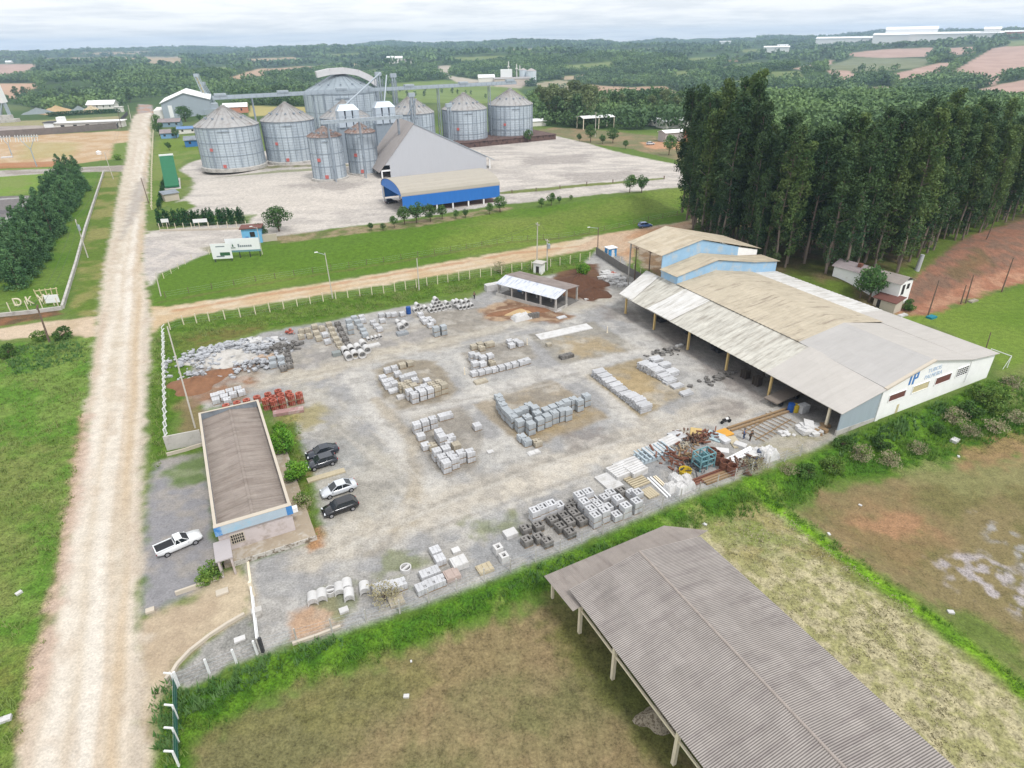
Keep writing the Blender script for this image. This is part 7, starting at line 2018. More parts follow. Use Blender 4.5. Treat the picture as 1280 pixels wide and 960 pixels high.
# ---- rubble and soil heaps
def rubble(px, py, lx, ly, h, n, m, lab, seed, ms=.5, Ms=1.3, name='rubble_heap'):
    rs = random.Random(seed); b = P(px, py); c = MB(); random.seed(seed)
    for k in range(n):
        x, y = max(-lx / 2, min(lx / 2, rs.gauss(0, lx / 4.4))), max(-ly / 2, min(ly / 2, rs.gauss(0, ly / 4.4))); q = max(0, 1 - hypot(x / lx * 1.8, y / ly * 1.8))
        s = rs.uniform(ms, Ms); c.rbox(x, y, h * q * rs.uniform(.3, 1) - .05, s, s * rs.uniform(.4, .9), s * rs.uniform(.2, .5), rs.uniform(0, 3.1), s * .1)
    o = solo(name, c, m, lab, 'rubble heap', b, YA)
    if n >= 34: o['kind'] = 'stuff'
    return o


heap(285, 447, 15, 1.5, M_['concrete'], 'wide low mound of grey waste under the rubble', 9, 5, 'rubble_mound', 'heap'); M_RUB = mat('grey_rubble', alb(206, 208, 212), .95, .2, 2, stain=alb(158, 158, 160), sscale=.9)
rubble(285, 442, 21, 10, 1.8, 520, M_RUB, 'sprawling heap of grey broken concrete at the yard corner', 3, .25, 1.0)
rubble(318, 458, 12, 6, 1.2, 90, M_RUB, 'smaller grey rubble heap in front of the sprawling one', 4, .3, .9)
rubble(312, 433, 12, 4, .9, 50, M_WC, 'line of white broken slabs behind the grey rubble', 5, .5, 1.5)
rubble(328, 451, 5, 4, .8, 40, mat('mixed_rubble', alb(206, 182, 160), .95, .2, 2), 'small pinkish rubble heap beside the grey pallets', 6, .3, .9)
rubble(352, 437, 9, 5, .8, 70, M_CB4, 'dark scattered rubble between the pallets and the fence', 7, .3, 1.0)
rubble(240, 470, 5, 4, .5, 30, M_RUB, 'few grey lumps at the edge of the red soil', 8, .3, .8); rubble(362, 417, 2.4, 2, 1.2, 30, M_RB, 'small orange brick heap near the north fence', 9, .25, .5)
heap(244, 481, 9, 1.3, M_['red_soil'], 'red-brown soil heap at the yard corner', 8, 6, 'soil_heap'); heap(276, 467, 6, .9, M_['red_soil'], 'small red soil heap inside the grey rubble', 4, 7, 'soil_heap')
heap(725, 356, 13, 2.6, M_['brown_soil'], 'dark brown soil heap beside the small open shed', 11, 8, 'soil_heap'); heap(742, 368, 8, 1.6, M_['brown_soil'], 'lower dark soil ridge beside the yard track', 8, 9, 'soil_heap')
heap(652, 389, 16, .9, M_['red_soil'], 'low orange-brown soil ridge in front of the small open shed', 4, 10, 'soil_heap'); heap(650, 391, 7, .9, MH['sand'], 'small sand pile in front of the small open shed', 4, 11, 'sand_heap')
heap(826, 898, 4.5, 1.3, mat('pale_chips', alb(190, 178, 156), .95, .3, 5, bump=1, stain=alb(120, 108, 90), sscale=5, samt=(.48, .56)), 'heap of pale stone chips under the edge of the foreground roof', 3, 12, 'stone_heap')
rubble(768, 349, 5, 12, .6, 70, M_WC, 'scattered white broken panels along the dark precast wall', 10, .6, 1.8); rubble(766, 345, 3, 2.4, .5, 14, M_RB, 'few red panels among the white broken panels', 11, .6, 1.2)
rubble(740, 372, 5, 1.6, .5, 26, M_WC, 'white bags and blocks at the foot of the dark soil', 12, .4, .9)


# ---- white covered goods, cement bags
def tarp(px, py, L, Wd, h, lab, seed, m=None, name='covered_stack'):
    rs = random.Random(seed); b = P(px, py); n = 12; vs = []; fs = []
    for i in range(n + 1):
        for j in range(n + 1):
            u, v = i / n * 2 - 1, j / n * 2 - 1; e = max(abs(u), abs(v))
            z = h * (1 if e < .72 else max(0, (1 - e) / .28)) * (1 + rs.uniform(-.18, .12)); vs.append((u * L / 2 * (1 + rs.uniform(-.03, .03)), v * Wd / 2 * (1 + rs.uniform(-.03, .03)), z - (.02 if e == 1 else 0)))
    for i in range(n):
        for j in range(n): a = i * (n + 1) + j; fs.append((a, a + 1, a + n + 2, a + n + 1))
    return solo(name, MB().add(vs, fs), m or M_WC, lab, 'covered goods', (b[0], b[1], .0 + b[2]), YA)


tarp(652, 398, 4.2, 2.6, .9, 'white tarpaulin over goods in front of the small open shed', 1)
for k in range(4): b = G(662 + k * 3.3, 395 - k * .5, .5); solo('drum', MB().lathe([(.01, 0), (.42, 0), (.44, .3), (.42, .35), (.44, .6), (.42, 1.0), (.01, 1.0)], 14), M_['concrete_dark'], f'grey drum in the row beside the white tarpaulin, {nth(k + 1)} from the left', 'drum', (b[0], b[1], 0), 0, 'grey drums by the tarpaulin')
plate(616, 362, 3.6, 1.6, 1.4, M_WC, 'white boxed goods at the left end of the small open shed', name='boxed_goods', cat='boxes', ribs=2); plate(697, 389, 1.6, 1.0, .25, M_WC, 'white slab at the corner post of the small open shed'); plate(702, 397, 2.0, 1.2, .15, M_CB, 'grey slab lying in front of the small open shed')
b = P(511, 392); solo('barrel', MB().lathe([(.01, 0), (.5, 0), (.53, .5), (.5, .55), (.53, 1.0), (.5, 1.5), (.01, 1.5)], 16), mat('barrel_blue', alb(44, 98, 180), .5, .1, 1), 'blue barrel standing at the left of the pipe pyramid', 'barrel', b)

# ---- scrap corner by the south fence
oq = (820, 500, 5.818)
def bars(name, lab, cat, a, b, n, w, gap, m, z=.02, h=None, cross=0):
    A3, B3 = P(*a), P(*b); d = Vector(B3 - A3); d.z = 0; s = Vector((-d.y, d.x, 0)).normalized(); c = MB()
    for k in range(n): o = s * ((k - (n - 1) / 2) * gap) + Vector((0, 0, z + (h or w) / 2)); c.bar(o, o + d, w, h or w)
    for k in range(cross): o = d * ((k + .5) / cross) + Vector((0, 0, z + (h or w) * 1.3)); c.bar(o - s * (n * gap / 2), o + s * (n * gap / 2), w * .7)
    return solo(name, c, m, lab, cat, A3)


bars('timber_rails', 'two long rusty timber rails lying towards the warehouse', 'timber', (911, 538), (986, 513), 2, .3, .7, M_['timber']); bars('ladder_frame', 'long rusty ladder-like frame lying right of the worker', 'frame', (936, 546), (980, 521), 2, .12, 2.2, M_['timber'], cross=9)
bars('beam_stack', 'stack of white beams at the left end of the scrap corner', 'beams', (752, 607), (770, 600), 9, .34, .36, M_WC, h=.3); bars('concrete_beams', 'double stack of white concrete beams with dark gaps', 'beams', (764, 597), (786, 588), 6, .34, .42, M_WC, h=.8)
bars('concrete_beams', 'tall white beam stack just right of the double stack', 'beams', (785, 595), (803, 587), 5, .34, .42, M_WC, h=.9); bars('concrete_beams', 'flat white beams behind the white beam stacks', 'beams', (770, 588), (798, 578), 4, .4, .5, M_WC, h=.5)
bars('steel_frame', 'white and pale blue steel frame lying behind the beams', 'frame', (797, 577), (836, 563), 3, .25, .9, mat('pale_blue_steel', alb(206, 220, 228), .6, .08, 1), h=.6, cross=8)
bars('panel_stack', 'thick white panel stack at the back of the scrap corner', 'panels', (808, 570), (828, 562), 4, .5, .55, M_WC, h=.7); bars('panel_stack', 'small white panel stack next to the brown scrap', 'panels', (828, 560), (845, 552), 4, .45, .5, M_WC, h=.8); bars('panel_stack', 'grey-white panel stack left of the yellow frame', 'panels', (839, 551), (853, 546), 4, .5, .5, M_CB, h=.7)
bars('log_stack', 'stack of pale fence logs beside the white beams', 'logs', (786, 606), (806, 598), 6, .22, .4, M_['pale_timber'], h=.22); bars('board_stack', 'pale boards lying at the fence below the logs', 'boards', (806, 612), (818, 622), 5, .3, .34, M_['pale_timber'], h=.2)
bars('white_pipe_pair', 'two long white pipes leaning toward the fence', 'pipes', (811, 598), (836, 622), 2, .2, .45, M_['white_paint']); bars('white_pipe_pair', 'shorter bent pair of white pipes beside the bags', 'pipes', (818, 596), (838, 615), 2, .16, .3, M_['pale_post'])
for k, (px, py, s) in enumerate(((838, 612, 1.7), (847, 604, 1.8), (857, 601, 1.4), (850, 613, 1.7), (860, 609, 1.6), (842, 600, 1.3))): tarp(px, py, s, s * .9, .9, f'white bulging bag at the south fence, {nth(k + 1)} of the bag pile', 20 + k, M_WC, 'bulk_bag').__setitem__('group', 'white bags at the south fence')
for k, (x, y) in enumerate(((404, 392), (430, 410), (456, 434), (500, 478), (552, 508))):
    b = G(oq[0] + x / oq[2], oq[1] + y / oq[2], .6); t = thing('rusty_drum', f'open rusty drum at the south fence, {nth(k + 1)} from the left', 'drum', (b[0], b[1], 0), 0, 'rusty drums at the fence')
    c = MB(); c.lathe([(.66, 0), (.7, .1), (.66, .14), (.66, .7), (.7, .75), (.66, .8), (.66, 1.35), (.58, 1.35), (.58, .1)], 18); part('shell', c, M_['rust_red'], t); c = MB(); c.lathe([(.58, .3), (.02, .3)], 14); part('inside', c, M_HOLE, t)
b = P(878, 583); t = thing('machine_frame', 'teal steel machine frame standing among the scrap', 'machine', b, YA); c = MB()
for x in (-1.2, 0, 1.2):
    for y in (-.8, .8): c.bar((x, y, 0), (x, y, 2.3), .14)
for z in (.7, 1.5, 2.3):
    for y in (-.8, .8): c.bar((-1.2, y, z), (1.2, y, z), .13)
    for x in (-1.2, 0, 1.2): c.bar((x, -.8, z), (x, .8, z), .13)
part('frame', c, M_['teal_paint'], t); c = MB(); c.box(-.9, .9, -.6, .6, .75, 1.4); c.lathe([(.01, 1.4), (.5, 1.5), (.3, 2.2), (.01, 2.25)], 12); part('hopper', c, mat('teal_dark', alb(90, 132, 140), .6, .2, 2), t)
b = P(856, 593); t = thing('mixer_tub', 'yellow tub lying tilted among the scrap', 'tub', b, .4); c = MB(); c.lathe([(.3, 0), (.75, .1), (.85, .8), (.78, .8), (.6, .15)], 14); part('shell', c, mat('yellow_paint', alb(228, 196, 56), .6, .1, 2), t)
bars('rusty_beams', 'long rusty beams lying along the south fence', 'beams', (862, 606), (911, 587), 3, .24, .4, M_['rust_red']); bars('rusty_beams', 'second bundle of brown beams below the rusty drums', 'beams', (880, 604), (912, 592), 3, .3, .4, M_['timber'])
bars('white_planks', 'bundle of long white planks pointing at the worker', 'planks', (906, 580), (941, 562), 3, .28, .4, M_['white_paint'])
for k, (x, y, lx, ly, lab, m) in enumerate(((485, 248, 2.6, 1.8, 'orange sheet lying on the scrap', mat('orange_sheet', alb(240, 176, 72), .6, .08, 1)), (425, 268, 2.2, 2.4, 'white and pale blue sheet beside the orange sheet', mat('ice_sheet', alb(206, 228, 234), .5, .06, 1)), (290, 240, 2.2, 1.6, 'yellow board among the brown scrap', mat('board_yellow', alb(226, 196, 132), .8, .1, 1)), (570, 310, 2.8, 1.3, 'cream boards beside the orange sheet', M_['pale_timber']), (490, 300, 1.6, 1.2, 'grey box below the orange sheet', M_CB), (610, 340, 1.6, 1.0, 'white board behind the white planks', M_WC), (480, 385, 1.7, 1.1, 'white oval tub near the rusty drums', M_WC))):
    plate(oq[0] + x / oq[2], oq[1] + y / oq[2], lx, ly, .18 if k < 4 else .5, m, lab, 'scrap_sheet', 'scrap', YA + k * .4)
for k, (x, y, lx, ly, h, n, m, lab) in enumerate(((250, 300, 3.6, 2.4, 1.0, 46, M_['rust'], 'brown scrap heap beside the yellow board'), (345, 285, 3, 2, .9, 34, M_['rust_red'], 'reddish scrap heap left of the orange sheet'), (130, 450, 4, 3.2, 1.0, 54, M_['rust_red'], 'brown rusty junk in front of the white frame'), (230, 400, 3.4, 2.4, .9, 34, M_['timber'], 'mixed timber junk left of the teal frame'), (270, 500, 2.6, 2, .9, 30, M_['dark_steel'], 'dark metal junk between the yellow tub and the teal frame'), (640, 490, 4, 2.4, .7, 44, M_['rust'], 'brown offcuts right of the rusty drums'), (180, 355, 2.6, 1.6, .6, 22, M_CB3, 'beige broken frames behind the rusty junk'))):
    rs = random.Random(k + 50); b = P(oq[0] + x / oq[2], oq[1] + y / oq[2]); c = MB()
    for q in range(n):
        a = Vector((rs.gauss(0, lx / 3), rs.gauss(0, ly / 3), rs.uniform(.05, h))); e = a + Vector((rs.uniform(-1, 1), rs.uniform(-1, 1), rs.uniform(-.35, .35))); c.bar(a, e, rs.uniform(.07, .24))
    solo('scrap_heap', c, m, lab, 'scrap heap', b, YA)
tarp(959, 571, 2.8, 2.2, 1.2, 'white crumpled tarpaulin heap at the fence beyond the drums', 31); rubble(950, 572, 4.4, 2.0, .8, 22, mat('dark_tarp', alb(84, 92, 110), .8, .2, 2), 'dark bluish scrap under the white tarpaulin heap', 32, .4, 1.3, 'scrap_heap'); rubble(945, 568, 3.4, 1.6, .5, 16, M_WC, 'white offcuts in front of the white tarpaulin heap', 33, .5, 1.4, 'scrap_heap')
rubble(1014, 538, 4.4, 2.0, .5, 22, M_WC, 'white broken boards near the last canopy post', 34, .5, 1.8, 'scrap_heap'); rubble(1024, 537, 3.2, 1.6, .5, 18, M_['timber'], 'brown broken boards at the last canopy post', 35, .4, 1.3, 'scrap_heap'); rubble(984, 543, 2, 1.2, .3, 9, M_WC, 'small white offcuts on the grass patch', 36, .4, .9, 'scrap_heap')
# under the canopy
for (px, py, h, r_, m, lab) in ((988, 514, 1.3, .5, 'barrel_blue', 'blue barrel under the canopy edge'), (993.5, 514.5, 1.2, .48, 'yellow_paint', 'yellow barrel beside the blue barrel')):
    b = P(px, py); solo('barrel', MB().lathe([(.01, 0), (r_, 0), (r_ * 1.05, h * .3), (r_, h * .34), (r_ * 1.05, h * .66), (r_, h * .7), (r_, h), (.01, h)], 16), bpy.data.materials[m], lab, 'barrel', b)
plate(1003, 514.5, 1.6, 1.1, 1.2, M_CB, 'grey crates beside the yellow barrel', name='crate', cat='crate', ribs=3)
b = P(979, 500); t = thing('flat_trailer', 'flat timber trailer parked under the canopy edge', 'trailer', b, YA + .1)
c = MB(); c.box(-3.4, 3.4, -1.2, 1.2, .85, 1.05); part('deck', c, mat('grey_timber', alb(150, 138, 128), .9, .15, 2), t); c = MB(); c.box(-3.2, 3.2, -.5, .5, .6, .85); part('chassis', c, M_['dark_steel'], t)
for x in (-2, 2):
    for y in (-1, 1): c = MB(); c.tube((x, y - .12, .42), (x, y + .12, .42), .42, n=14); part('wheel', c, M_['black_plastic'], t)
for k, (px, py) in enumerate(((931, 472), (946, 481))):
    b = P(px, py); t = thing('pallet_stack', f'dark stack of empty pallets under the canopy, the {("left", "right")[k]} one', 'pallet stack', b, YA); c = MB()
    for q in range(9):
        for y in (-.5, 0, .5): c.box(-.6, .6, y - .05, y + .05, q * .17, q * .17 + .09)
        for x in (-.5, -.25, 0, .25, .5): c.box(x - .06, x + .06, -.6, .6, q * .17 + .09, q * .17 + .12)
    part('pallets', c, mat('dark_timber', alb(96, 86, 78), .95, .2, 3), t)
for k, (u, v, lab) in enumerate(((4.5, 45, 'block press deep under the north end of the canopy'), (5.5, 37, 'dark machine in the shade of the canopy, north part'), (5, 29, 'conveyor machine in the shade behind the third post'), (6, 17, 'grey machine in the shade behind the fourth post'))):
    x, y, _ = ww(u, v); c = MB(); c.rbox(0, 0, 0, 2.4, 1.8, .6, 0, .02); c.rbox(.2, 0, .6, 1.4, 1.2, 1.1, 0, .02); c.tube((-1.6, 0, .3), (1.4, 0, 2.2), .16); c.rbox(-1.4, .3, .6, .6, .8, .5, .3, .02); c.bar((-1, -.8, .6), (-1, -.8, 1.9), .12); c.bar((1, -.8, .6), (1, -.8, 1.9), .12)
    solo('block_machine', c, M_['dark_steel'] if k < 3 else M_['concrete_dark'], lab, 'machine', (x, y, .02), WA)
rubble(835, 440, 9, 3.5, .3, 34, M_CB4, 'line of dark broken blocks along the canopy edge, north part', 40, .3, .9); rubble(895, 474, 11, 2.6, .3, 36, M_CB4, 'line of dark broken blocks along the canopy edge, south part', 41, .3, .9)
plate(849, 433, 1.5, .6, .3, M_WC, 'white kerb blocks at the foot of the third canopy post', ribs=2)
# pickets in the yard
for k, (px, py) in enumerate(((759, 416), (659, 431), (581, 468))): b = P(px, py); solo('marker_post', MB().box(-.07, .07, -.07, .07, 0, 1.3).box(-.12, .12, -.12, .12, 0, .12), M_['pale_post'], ('thin marker post right of the white floor strip', 'thin marker post beside the small group of pallets', 'thin marker post at the left end of the straight row')[k], 'post', b)
# ================================================================== VEHICLES
def paint(name, c, rough=.28, k=1.0):
    m = mat(name, c, rough, .03, 1, spec=.5); m.node_tree.nodes['Principled BSDF'].inputs['Coat Weight'].default_value = .6; return m


PC = {'navy': paint('navy_paint', (.012, .017, .03)), 'black': paint('black_paint', (.01, .01, .013)), 'white': paint('white_car_paint', (.76, .77, .78)), 'silver': paint('silver_paint', (.55, .57, .6)), 'darkgrey': paint('dark_grey_paint', (.03, .034, .045)), 'blue': paint('blue_car_paint', (.05, .12, .3))}
M_TYRE = mat('tyre', (.012, .012, .012), .9, .1, 4); M_RIM = mat('rim', (.4, .4, .42), .4, .1, 3, metal=.6); M_LAMP = mat('headlamp', (.7, .72, .75), .15, .05, 2, spec=.6); M_RLAMP = mat('rear_lamp', (.35, .02, .02), .25, .05, 2)


def loft(st, closed_ends=True):
    vs = []; fs = []; m = len(st[0])
    for s in st: vs += s
    for i in range(len(st) - 1):
        for k in range(m): fs.append((i * m + k, i * m + (k + 1) % m, (i + 1) * m + (k + 1) % m, (i + 1) * m + k))
    if closed_ends: fs += [tuple(range(m - 1, -1, -1)), tuple(range((len(st) - 1) * m, len(st) * m))]
    return vs, fs


def car(label, px, py, heading, colour, kind='sedan', L=4.3, Wd=1.74, group=None, loc=None):
    b = loc if loc is not None else P(px, py)
    t = thing('parked_car' if kind != 'pickup' else 'pickup_truck', label, 'car' if kind != 'pickup' else 'pickup', b, heading, group)
    w = Wd / 2; h = L / 2; m = PC[colour]
    if kind == 'pickup': prof = [(-h, .72, .98), (-h + .12, .5, 1.02), (-h * .62, .3, 1.02), (-h * .1, .3, 1.02), (h * .38, .3, 1.0), (h * .72, .32, .93), (h * .93, .36, .82), (h, .45, .62)]
    elif kind == 'hatch': prof = [(-h, .45, .86), (-h + .1, .36, .98), (-h * .6, .28, .98), (0, .27, .95), (h * .42, .28, .95), (h * .75, .3, .86), (h * .94, .34, .72), (h, .42, .56)]
    else: prof = [(-h, .45, .8), (-h + .1, .36, .97), (-h * .62, .28, 1.0), (0, .27, .94), (h * .4, .28, .93), (h * .75, .3, .84), (h * .94, .34, .72), (h, .42, .56)]
    st = []
    for i, (x, z0, z1) in enumerate(prof):
        q = 1 - .14 * abs(x / h) ** 4
        st.append([(x, -w * q * .93, z0), (x, -w * q, z0 + .16), (x, -w * q, z1 - .2), (x, -w * q * .9, z1), (x, w * q * .9, z1), (x, w * q, z1 - .2), (x, w * q, z0 + .16), (x, w * q * .93, z0)])
    c = MB(); c.add(*loft(st)); part('body', c, m, t, smooth=True)
    if kind == 'pickup': gx = [(-h * .18, .98), (-h * .12, 1.52), (h * .16, 1.5), (h * .44, .98)]
    elif kind == 'hatch': gx = [(-h * .92, .95), (-h * .7, 1.46), (h * .12, 1.47), (h * .5, .92)]
    else: gx = [(-h * .74, .96), (-h * .38, 1.4), (h * .12, 1.42), (h * .5, .9)]
    (a, za), (b2, zb), (c2, zc), (d, zd) = gx; wt = w * .72; wb = w * .88
    g = MB(); g.add([(a, -wb, za), (a, wb, za), (b2, -wt, zb), (b2, wt, zb), (c2, -wt, zc), (c2, wt, zc), (d, -wb, zd), (d, wb, zd)], [(0, 1, 3, 2), (2, 3, 5, 4), (4, 5, 7, 6), (0, 2, 4, 6), (1, 7, 5, 3), (0, 6, 7, 1)])
    part('windows', g, M_['glass_dark'], t)
    r = MB(); r.slab((b2 - .03, -wt - .02, zb + .035), (c2 + .03, -wt - .02, zc + .035), (c2 + .03, wt + .02, zc + .035), (b2 - .03, wt + .02, zb + .035), .05)
    for s in (-1, 1):
        r.bar((a, s * wb, za), (b2, s * wt, zb), .07); r.bar((d, s * wb, zd), (c2, s * wt, zc), .06); r.bar(((b2 + c2) / 2 - .1, s * wt, zb), ((a + d) / 2 - .1, s * wb, za - .02), .07)
    part('roof', r, m, t)
    for x in (-h * .6, h * .62):
        for s in (-1, 1):
            k = MB(); k.tube((x, s * (w - .2), .32), (x, s * (w + .015), .32), .32, n=16); wh_ = part('wheel', k, M_TYRE, t)
            k = MB(); k.tube((x, s * (w + .01), .32), (x, s * (w + .03), .32), .2, n=12); part('rim', k, M_RIM, wh_)
    for s in (-1, 1):
        k = MB(); k.rbox(h * .93, s * w * .66, .6, .16, .36, .14, -s * .35); part('headlight', k, M_LAMP, t)
        k = MB(); k.rbox(-h * .985, s * w * .72, .68, .1, .24, .2, s * .1); part('tail_light', k, M_RLAMP, t)
        k = MB(); k.rbox(d - .2, s * (w + .06), .92, .14, .16, .12, 0); part('mirror', k, m, t)
    if kind == 'pickup':
        k = MB(); k.box(-h + .1, -h * .2, -w * .8, w * .8, .99, 1.03); part('bed_liner', k, M_['black_plastic'], t)
        k = MB(); k.box(-h + .02, -h * .2, -w * .93, -w * .8, .9, 1.12); k.box(-h + .02, -h * .2, w * .8, w * .93, .9, 1.12); k.box(-h + .02, -h + .1, -w * .8, w * .8, .8, 1.12); part('bed_rail', k, m, t)
    return t


def heading(a, b):
    p, q = P(*a), P(*b); return atan2(q[1] - p[1], q[0] - p[0])


hd = heading((443, 608), (404, 621))
car('dark blue saloon parked at the far end of the car row beside the office', 403.5, 569, hd, 'navy', 'sedan', 4.4)
car('dark grey hatchback parked second from the far end of the car row', 403, 581.5, hd, 'darkgrey', 'hatch', 4.0)
car('silver white saloon parked between the pale slab and the near black car', 424, 615, hd, 'silver', 'sedan', 4.5)
car('black estate car parked nearest the terrace in the car row', 426, 638, hd, 'black', 'hatch', 4.3, 1.8)
car('white pickup truck with an empty dark bed on the gravel lot', 225, 683.5, heading((210, 691), (243, 676.5)), 'white', 'pickup', 4.9, 1.75)
car('dark car parked under the arched end of the blue loading shed', 489, 254, .5, 'darkgrey', 'hatch', 4.2); car('silver car parked in front of the brick shed by the field', 813, 181, .4, 'silver', 'hatch', 4.4)
car('small blue car on the dirt road beside the grove', 806, 284, .25, 'blue', 'hatch', 4.0)
for k, (px, c) in enumerate(((88, 'black'), (100, 'darkgrey'), (109, 'white'), (116, 'silver'), (124, 'black'), (132, 'white'))): car(f'car parked along the low white office, {nth(k + 1)} from the left', px, 163.2 - (px - 88) * .04, 1.5 + .2 * (k % 2), c, 'sedan' if k % 2 else 'hatch', 4.3, 1.74, 'cars along the white office')

# motorcycle on the yard
b = P(907, 529); t = thing('motorcycle', 'small dark motorcycle standing alone in the yard near the worker', 'motorcycle', b, .3)
for x in (-.62, .62): c = MB(); c.tube((x, -.05, .3), (x, .05, .3), .3, n=14); part('wheel', c, M_TYRE, t)
c = MB(); c.bar((-.6, 0, .35), (.1, 0, .7), .14); c.bar((.1, 0, .7), (.62, 0, .32), .07); c.rbox(0, 0, .3, .5, .24, .35); c.bar((.62, 0, .32), (.4, 0, 1.0), .07); part('frame', c, M_['dark_steel'], t)
c = MB(); c.rbox(.12, 0, .68, .42, .26, .2); part('fuel_tank', c, M_['white_paint'], t); c = MB(); c.rbox(-.35, 0, .68, .6, .24, .12); part('seat', c, M_['black_plastic'], t); c = MB(); c.bar((.4, -.35, 1.02), (.4, .35, 1.02), .05); part('handlebar', c, M_['dark_steel'], t)


# ================================================================== PEOPLE
def person(px, py, hgt, rz, label, shirt, trousers, lean=0.0, bent=0):
    b = P(px, py); t = thing('person', label, 'person', b, rz); s = hgt / 1.75
    J = {'pel': (0, 0, .95), 'che': (.05 + lean * .3, 0, 1.28), 'nek': (.06 + lean * .45, 0, 1.5), 'hed': (.1 + lean * .55, 0, 1.6), 'crn': (.09 + lean * .55, 0, 1.74)}
    for q, n in ((1, 'l'), (-1, 'r')):
        J['hip' + n] = (0, q * .1, .9); J['kne' + n] = (.05 * (1 + q), q * .11, .5); J['ank' + n] = (-.03 + .06 * q, q * .11, .08); J['toe' + n] = (.14 + .06 * q, q * .12, .04)
        J['sho' + n] = (.05 + lean * .42, q * .2, 1.43); J['elb' + n] = (.1 + lean * .5, q * .27, 1.14); J['wri' + n] = (.26 + lean * .5, q * .22, .95); J['han' + n] = (.33 + lean * .5, q * .2, .88)
    R_ = {'pel': .13, 'che': .15, 'nek': .055, 'hed': .085, 'crn': .07, 'hip': .095, 'kne': .06, 'ank': .045, 'toe': .035, 'sho': .065, 'elb': .045, 'wri': .033, 'han': .035}
    E_ = [('pel', 'che'), ('che', 'nek'), ('nek', 'hed'), ('hed', 'crn')]
    for n in 'lr': E_ += [('pel', 'hip' + n), ('hip' + n, 'kne' + n), ('kne' + n, 'ank' + n), ('ank' + n, 'toe' + n), ('che', 'sho' + n), ('sho' + n, 'elb' + n), ('elb' + n, 'wri' + n), ('wri' + n, 'han' + n)]

    def skin(name, edges, fat, m):
        ns = []
        for e in edges:
            for v in e:
                if v not in ns: ns.append(v)
        me = bpy.data.meshes.new(name); me.from_pydata([tuple(c * s for c in J[v]) for v in ns], [(ns.index(a), ns.index(c)) for a, c in edges], []); o = link(name, me, t)
        o.modifiers.new('skin', 'SKIN'); sv = me.skin_vertices[0] if me.skin_vertices else None
        dg = bpy.context.evaluated_depsgraph_get()
        if me.skin_vertices:
            for i, v in enumerate(ns): r = R_[v[:3]] * s * fat; me.skin_vertices[0].data[i].radius = (r, r)
            me.skin_vertices[0].data[0].use_root = True
        sb = o.modifiers.new('smooth', 'SUBSURF'); sb.levels = sb.render_levels = 2
        dg = bpy.context.evaluated_depsgraph_get(); dg.update(); ev = bpy.data.meshes.new_from_object(o.evaluated_get(dg)); o.modifiers.clear(); o.data = ev; ev.materials.clear(); ev.materials.append(m); ev.polygons.foreach_set('use_smooth', [True] * len(ev.polygons)); return o
    skin('body', E_, 1.0, mat('skin_tone', (.28, .15, .09), .6, .05, 2))
    skin('shirt', [('pel', 'che'), ('che', 'shol'), ('che', 'shor'), ('shol', 'elbl'), ('shor', 'elbr')], 1.22, mat('shirt_' + shirt[0], shirt[1], .9, .1, 3))
    skin('trousers', [('pel', 'hipl'), ('pel', 'hipr'), ('hipl', 'knel'), ('hipr', 'kner'), ('knel', 'ankl'), ('kner', 'ankr')], 1.22, mat('trousers_' + trousers[0], trousers[1], .9, .1, 3))
    hx, hy, hz = [c * s for c in J['crn']]
    c = MB(); c.lathe([(.1 * s, -.09), (.105 * s, -.02), (.07 * s, .05), (.01, .07)], 12, 0, 0); o = part('hair', c, M_['black_plastic'], t, smooth=True); o.location = (hx - .02, hy, hz)
    c = MB(); c.tube((hx + .075 * s, hy, hz - .12 * s), (hx + .115 * s, hy, hz - .13 * s), .014 * s, .018 * s, 6); part('nose', c, bpy.data.materials['skin_tone'], t)
    for n in (1, -1):
        c = MB(); hj = J['hanl' if n > 0 else 'hanr']
        for f in range(4): c.tube([hj[0] * s, (hj[1] + (f - 1.5) * .018) * s, hj[2] * s], [(hj[0] + .06) * s, (hj[1] + (f - 1.5) * .02) * s, (hj[2] - .05 - .006 * (f % 3)) * s], .009 * s, .007 * s, 5)
        c.tube([(hj[0] - .01) * s, (hj[1] - n * .03) * s, hj[2] * s], [(hj[0] + .035) * s, (hj[1] - n * .055) * s, (hj[2] - .02) * s], .01 * s, .008 * s, 5); part('fingers', c, bpy.data.materials['skin_tone'], t)
        c = MB(); c.tube((hx - .0 * s, hy + n * .085 * s, hz - .13 * s), (hx, hy + n * .1 * s, hz - .13 * s), .03 * s, .025 * s, 7); part('ear', c, bpy.data.materials['skin_tone'], t)
    return t


person(929.5, 549, 1.75, 2.6, 'worker in blue overalls standing by the scrap near the white planks', ('blue', (.06, .13, .3)), ('dark_blue', (.04, .07, .15)))
person(937, 551, 1.7, .4, 'worker in dark clothes bending beside the worker in blue', ('dark', (.05, .04, .035)), ('brown', (.07, .05, .04)), .35)
person(593, 374, 1.75, 1.0, 'person in dark clothes standing right of the pipe pyramid', ('grey', (.06, .07, .09)), ('grey_dark', (.03, .03, .04)))


